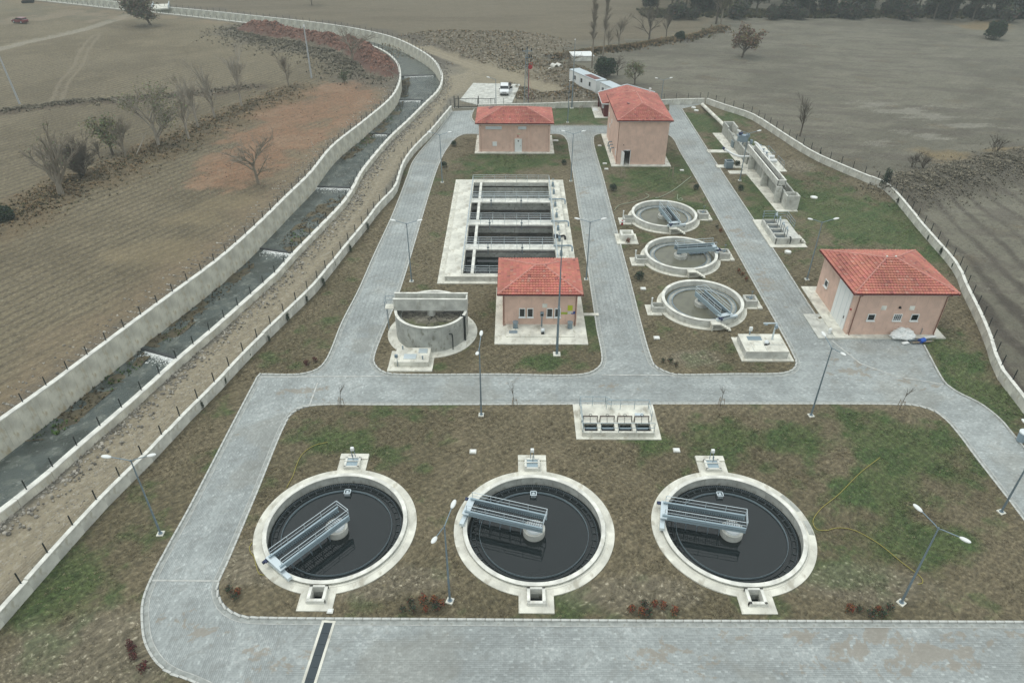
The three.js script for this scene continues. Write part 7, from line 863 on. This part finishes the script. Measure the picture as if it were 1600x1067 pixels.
// ---------------------------------------------------------------- ground cover that nobody could count
function tuft(n, h, w, lean) { const S = new Soup(); for (let i = 0; i < n; i++) { const a = rnd() * 6.283, l = rr(0.2, 1) * lean, x = Math.cos(a), z = Math.sin(a), b = V(x * w * 0.4 * rnd(), -0.02, z * w * 0.4 * rnd()), q = V(-z * w * 0.16, 0, x * w * 0.16), tip = b.clone().add(V(x * l, h * rr(0.6, 1.1), z * l)), nn = V(x * 0.4, 0.9, z * 0.4).normalize(); for (const p of [b.clone().sub(q), b.clone().add(q), tip]) { S.p.push(p.x, p.y, p.z); S.n.push(nn.x, nn.y, nn.z); } } return S.geo(); }
function cover2(name, label, cat, geo, count, place, colour, m) {
  const im = new THREE.InstancedMesh(geo, m || std({ roughness: 1, color: 0xffffff }), count), o = new THREE.Object3D(), c = new THREE.Color(), a = [0, 0, 0]; let k = 0, tries = 0;
  while (k < count && tries++ < count * 12) { const p = place(); if (!p) continue; o.position.set(p[0], p[1], p[2]); o.rotation.set(p[4] ? rnd() * 3 : 0, rnd() * 6.283, p[4] ? rnd() * 3 : 0); const s = p[3]; if (p[4]) o.scale.set(s * rr(0.7, 1.3), s * rr(0.5, 0.9), s * rr(0.7, 1.3)); else o.scale.setScalar(s); o.updateMatrix(); im.setMatrixAt(k, o.matrix); colour(p[0], p[2], a); c.setRGB(a[0] / 255, a[1] / 255, a[2] / 255, THREE.SRGBColorSpace); im.setColorAt(k, c); k++; }
  im.count = k; im.name = numbered(name); im.castShadow = im.receiveShadow = true; scene.add(im); tag(im, label, cat, null, 'stuff'); return im;
}
{
  const g1 = tuft(8, 0.075, 0.12, 0.1), slabs = (x, z) => { for (const [bx, bz] of BIG) if (Math.hypot(x - bx, z - bz) < 5.95 || (Math.abs(x - bx) < 1.35 && Math.abs(z - bz) < 7.75)) return true; for (const q of [20.38, -88.4, 20.37, -76.85, 20.52, -65.75].reduce((l, v, i, s) => (i % 2 ? l : [...l, [v, s[i + 1]]]), [])) if (Math.hypot(x - q[0], z - q[1]) < 4.95 || (Math.abs(x - q[0]) < 6.6 && Math.abs(z - q[1]) < 2.1)) return true; if (Math.hypot(x + 8.1, z + 60.4) < 4.7) return true; for (const r of [[-12.1, -7.2, -58, -53.4], [-8.8, 7.8, -102.4, -70.2], [-1.9, 9.4, -69.8, -58], [-6.4, 7, -123.2, -113.5], [15.4, 25.2, -124, -107.8], [31.4, 44.1, -70.2, -59.4], [5.1, 12.8, -49.5, -44], [32, 37.2, -88.2, -79.3], [22, 27.4, -59.9, -55.3], [35.4, 40.3, -126, -90.2], [39.6, 42.9, -118.2, -105.8], [13, 16, -83.8, -80.5]]) if (x > r[0] && x < r[1] && z > r[2] && z < r[3]) return true; return false; };
  const field = (poly, box) => () => { const x = rr(box[0], box[1]), z = rr(box[2], box[3]); if (!inPoly(poly, x, z) || slabs(x, z)) return null; return [x, 0.075, z, rr(0.6, 1.5)]; };
  const col = (x, z, c) => { lawnCol(x, z, c); const k = rr(1.0, 1.25), d = rnd(); if (d > 0.95) { c[0] = 122; c[1] = 114; c[2] = 90; } for (let i = 0; i < 3; i++) c[i] = clamp(c[i] * k, 0, 255); };
  const inset = p => p;
  cover2('grass', 'short dry grass on the front lawn', 'grass', g1, 30000, field(lawnF, [-22, 52, -48, -26]), col); cover2('grass', 'short grass on the left verge', 'grass', g1, 16000, field(lawnP, [-34, -8, -120, -16]), col); cover2('grass', 'short grass round the basin', 'grass', g1, 14000, field(lawnC1, [-14, 10, -122, -52]), col); cover2('grass', 'short grass round the small tanks', 'grass', g1, 12000, field(lawnC2, [10, 30, -124, -52]), col); cover2('grass', 'short grass on the right lawn', 'grass', g1, 22000, field(lawnR, [22, 62, -140, -30]), col); cover2('grass', 'short grass along the back wall', 'grass', g1, 3000, field(lawnN, [-12, 32, -142, -128]), col);
  // scrub on the banks and along the tree row
  const g2 = tuft(16, 0.5, 0.32, 0.4), nearLine = (line, w, h, s0, s1, side) => () => { const i = 1 + (rnd() * (line.length - 1) | 0), t = rnd(), a = line[i - 1], b = line[i], x = a[0] + (b[0] - a[0]) * t + rr(-w, w) * rnd(), z = a[1] + (b[1] - a[1]) * t + rr(-w, w) * rnd(); return [x, h(x, z) - 0.05, z, rr(s0, s1)]; };
  const dry = (x, z, c) => { const d = rnd(), k = rr(0.7, 1.25), q = d < 0.4 ? [146, 124, 94] : d < 0.7 ? [118, 108, 82] : d < 0.9 ? [98, 98, 70] : [160, 138, 104]; c[0] = q[0] * k; c[1] = q[1] * k; c[2] = q[2] * k; };
  const grey = (x, z, c) => { const d = rnd(), k = rr(0.7, 1.3), q = d < 0.5 ? [134, 128, 112] : d < 0.8 ? [112, 108, 92] : [150, 142, 122]; c[0] = q[0] * k; c[1] = q[1] * k; c[2] = q[2] * k; };
  cover2('scrub', 'dry brown weeds under the tree row', 'weeds', g2, 4200, nearLine(treeLine, 7, hLeft, 0.25, 0.8), dry); cover2('scrub', 'dry weeds along the old ditch in the left field', 'weeds', g2, 1500, nearLine(ditch2, 3, hLeft, 0.4, 0.95), grey); cover2('scrub', 'grey weeds on the slope below the red heap', 'weeds', g2, 3200, () => { const p = nearLine(heapLine, 16, hLeft, 0.5, 1.2)(); return p && dHeap(p[0], p[2]) > 4.6 && inLeft(p[0], p[2]) > 0.9 && dLW(p[0], p[2]) > 2 ? p : null; }, grey);
  cover2('scrub', 'dry weeds on the bank at the right', 'weeds', g2, 6000, nearLine(bankR, 8, hRight, 0.25, 0.7), grey); cover2('scrub', 'dark weeds along the far hedge', 'weeds', g2, 2600, nearLine(hedge, 4, hRight, 0.6, 1.5), dry); cover2('scrub', 'weeds on the rubble ground behind the gate', 'weeds', g2, 5200, () => { const b = RUBBLE[rnd() * RUBBLE.length | 0], x = b[0][0] + rr(-1, 1) * b[1], z = b[0][1] + rr(-1, 1) * b[2]; return mRUB(x, z) > 0.12 && Math.min(dTrack(x, z), dTrack2(x, z)) > 3 && dRW(x, z) > 3 && z < -146 ? [x, hRight(x, z) - 0.05, z, rr(0.3, 0.9)] : null; }, dry); cover2('scrub', 'undergrowth in front of the far right wood', 'weeds', g2, 3800, () => [rr(40, 195), 0.1, rr(-250, -236), rr(0.8, 2.4)], (x, z, c) => { dry(x, z, c); c[0] *= 0.72; c[1] *= 0.8; c[2] *= 0.75; });
  const clod = new THREE.IcosahedronGeometry(0.3, 0); cover2('clods', 'rough clods of red earth on the spoil heap', 'soil', clod, 2600, () => { const p = nearLine(heapLine, 5.5, hLeft, 0.3, 1.5)(); return dHeap(p[0], p[2]) < 4.4 && dLW(p[0], p[2]) > 1.2 ? [...p, 1] : null; }, (x, z, c) => { const k = rr(0.75, 1.3); c[0] = 108 * k; c[1] = 80 * k; c[2] = 68 * k; }); cover2('clods', 'clods of earth on the reddish bare ground', 'soil', clod, 1500, () => { const b = RED[rnd() * RED.length | 0], x = b[0][0] + rr(-1, 1) * b[1], z = b[0][1] + rr(-1, 1) * b[2]; return inLeft(x, z) > 0.9 && dLW(x, z) > 1.5 ? [x, hLeft(x, z), z, rr(0.1, 0.45), 1] : null; }, (x, z, c) => { const k = rr(0.8, 1.35); c[0] = 116 * k; c[1] = 98 * k; c[2] = 84 * k; });
  // stones
  const st = new THREE.IcosahedronGeometry(0.14, 0), sc = (x, z, c) => { const k = rr(96, 176); c[0] = k; c[1] = k * 0.97; c[2] = k * 0.9; };
  cover2('stones', 'loose stones along the channel wall by the track', 'stones', st, 4600, () => { const i = rnd() * (rightWall.length - 1) | 0, p = offset(rightWall.slice(i, i + 2), 0.5 + 2.2 * rnd() * rnd())[0]; return p[1] > -15 || p[1] < -200 ? null : [p[0] + rr(-0.4, 0.4), 0.1, p[1] + rr(-0.4, 0.4), rr(0.3, 1.25), 1]; }, sc); cover2('stones', 'small stones scattered over the dirt track', 'stones', st, 4200, () => { const p = nearLine(track, 4, () => 0.05, 0.15, 0.6)(); return p && dRW(p[0], p[2]) > 1 && !inPoly(site, p[0], p[2]) ? [...p, 1] : null; }, sc); cover2('stones', 'loose stones along the left channel bank', 'stones', st, 3000, () => { const i = rnd() * (leftWall.length - 1) | 0, p = offset(leftWall.slice(i, i + 2), -0.7 - 4 * rnd() * rnd())[0]; return p[1] < -200 ? null : [p[0], hLeft(p[0], p[1]) + 0.02, p[1], rr(0.25, 1.1), 1]; }, sc); cover2('stones', 'rubble on the ground behind the gate', 'stones', st, 2600, () => { const b = RUBBLE[rnd() * RUBBLE.length | 0], x = b[0][0] + rr(-1, 1) * b[1], z = b[0][1] + rr(-1, 1) * b[2]; return mRUB(x, z) > 0.1 && dTrack2(x, z) > 2.4 && dRW(x, z) > 3 && z < -146 ? [x, hRight(x, z) + 0.05, z, rr(0.3, 1.3), 1] : null; }, sc);
  // silt banks in the channel
  const SILT = [[[[-43.65, -46.63], [-42.33, -51.03], [-40.99, -55.36], [-39.89, -60.64], [-37.69, -60.65], [-37.76, -57.61], [-39.22, -51.99], [-40.45, -47.49]], 0], [[[-39.56, -61.92], [-37.95, -70.05], [-35.77, -77.1], [-33.98, -81.55], [-32.49, -78.78], [-34.51, -69.5], [-35.65, -63.91], [-37.3, -61.21]], 1], [[[-31.41, -85.42], [-29.94, -92.52], [-28.6, -98.63], [-26.01, -102.32], [-23.6, -103.61], [-24.33, -98.67], [-25.55, -90.65], [-26.98, -84.7], [-28.02, -82.11]], 2], [[[-30.75, -119.99], [-29.32, -128.95], [-28.47, -133.45], [-25.33, -130.46], [-25.09, -127.55], [-26.5, -121.68], [-28.36, -116.84]], 3], [[[-28.3, -133.91], [-26.69, -143.82], [-25.82, -154.99], [-23.06, -151.63], [-22.55, -145.63], [-23.49, -135.93], [-24.55, -130.9]], 4], [[[-25.49, -155.62], [-25.8, -167.31], [-24.1, -171.37], [-23.08, -162.93], [-22.89, -154.66]], 5]];
  const siltMat = std({ map: tileTex(512, 5, (u, v, c) => { const f = fbm(u * 8, v * 8), g = fbm(u * 24, v * 24); c[0] = 92; c[1] = 85; c[2] = 66; mix3(c, 74, 69, 54, sst(0.4, 0.7, f)); mix3(c, 104, 98, 80, sst(0.6, 0.8, g) * 0.6); }), roughness: 0.95 });
  const gs = SILT.map(([p, k]) => { const q = curve([...p, p[0]], 0.8).slice(0, -1), g = sheet(q, 0.7, (x, z) => -2.66 + 0.13 * k - 0.14 + 0.36 * fbm(x / 1.4, z / 1.4), [-100, 100, -200, 0]), pp = g.attributes.position, uv = g.attributes.uv; for (let i = 0; i < pp.count; i++) uv.setXY(i, pp.getX(i), pp.getZ(i)); return g; });
  struct('silt_bank', mergeGeometries(gs), siltMat, 'brown silt banks along the sides of the stream');
  const inSilt = () => { const [p, k] = SILT[rnd() * SILT.length | 0]; let x0 = 1e9, x1 = -1e9, z0 = 1e9, z1 = -1e9; for (const q of p) { x0 = Math.min(x0, q[0]); x1 = Math.max(x1, q[0]); z0 = Math.min(z0, q[1]); z1 = Math.max(z1, q[1]); } const x = rr(x0, x1), z = rr(z0, z1); return inPoly(p, x, z) ? [x, -2.58 + 0.13 * k, z, rr(0.2, 0.55)] : null; };
  const GS = [[[-37.78, -56.21], 4, 3], [[-35.26, -62.82], 3, 3], [[-27.97, -87.39], 3, 3], [[-27.29, -126.1], 4, 5], [[-24.13, -142.12], 3, 6], [[-40.9, -48.34], 3, 2]];
  cover2('weeds', 'green and brown weeds on the silt in the channel', 'weeds', tuft(10, 0.5, 0.5, 0.35), 1900, inSilt, (x, z, c) => { let m = 0; for (const b of GS) m = Math.max(m, blob(x, z, b)); const k = rr(0.75, 1.25); const q = m > rr(0.05, 0.4) ? [76, 104, 46] : rnd() < 0.6 ? [112, 98, 72] : [92, 88, 62]; c[0] = q[0] * k; c[1] = q[1] * k; c[2] = q[2] * k; });
}
renderer.render(scene, camera);
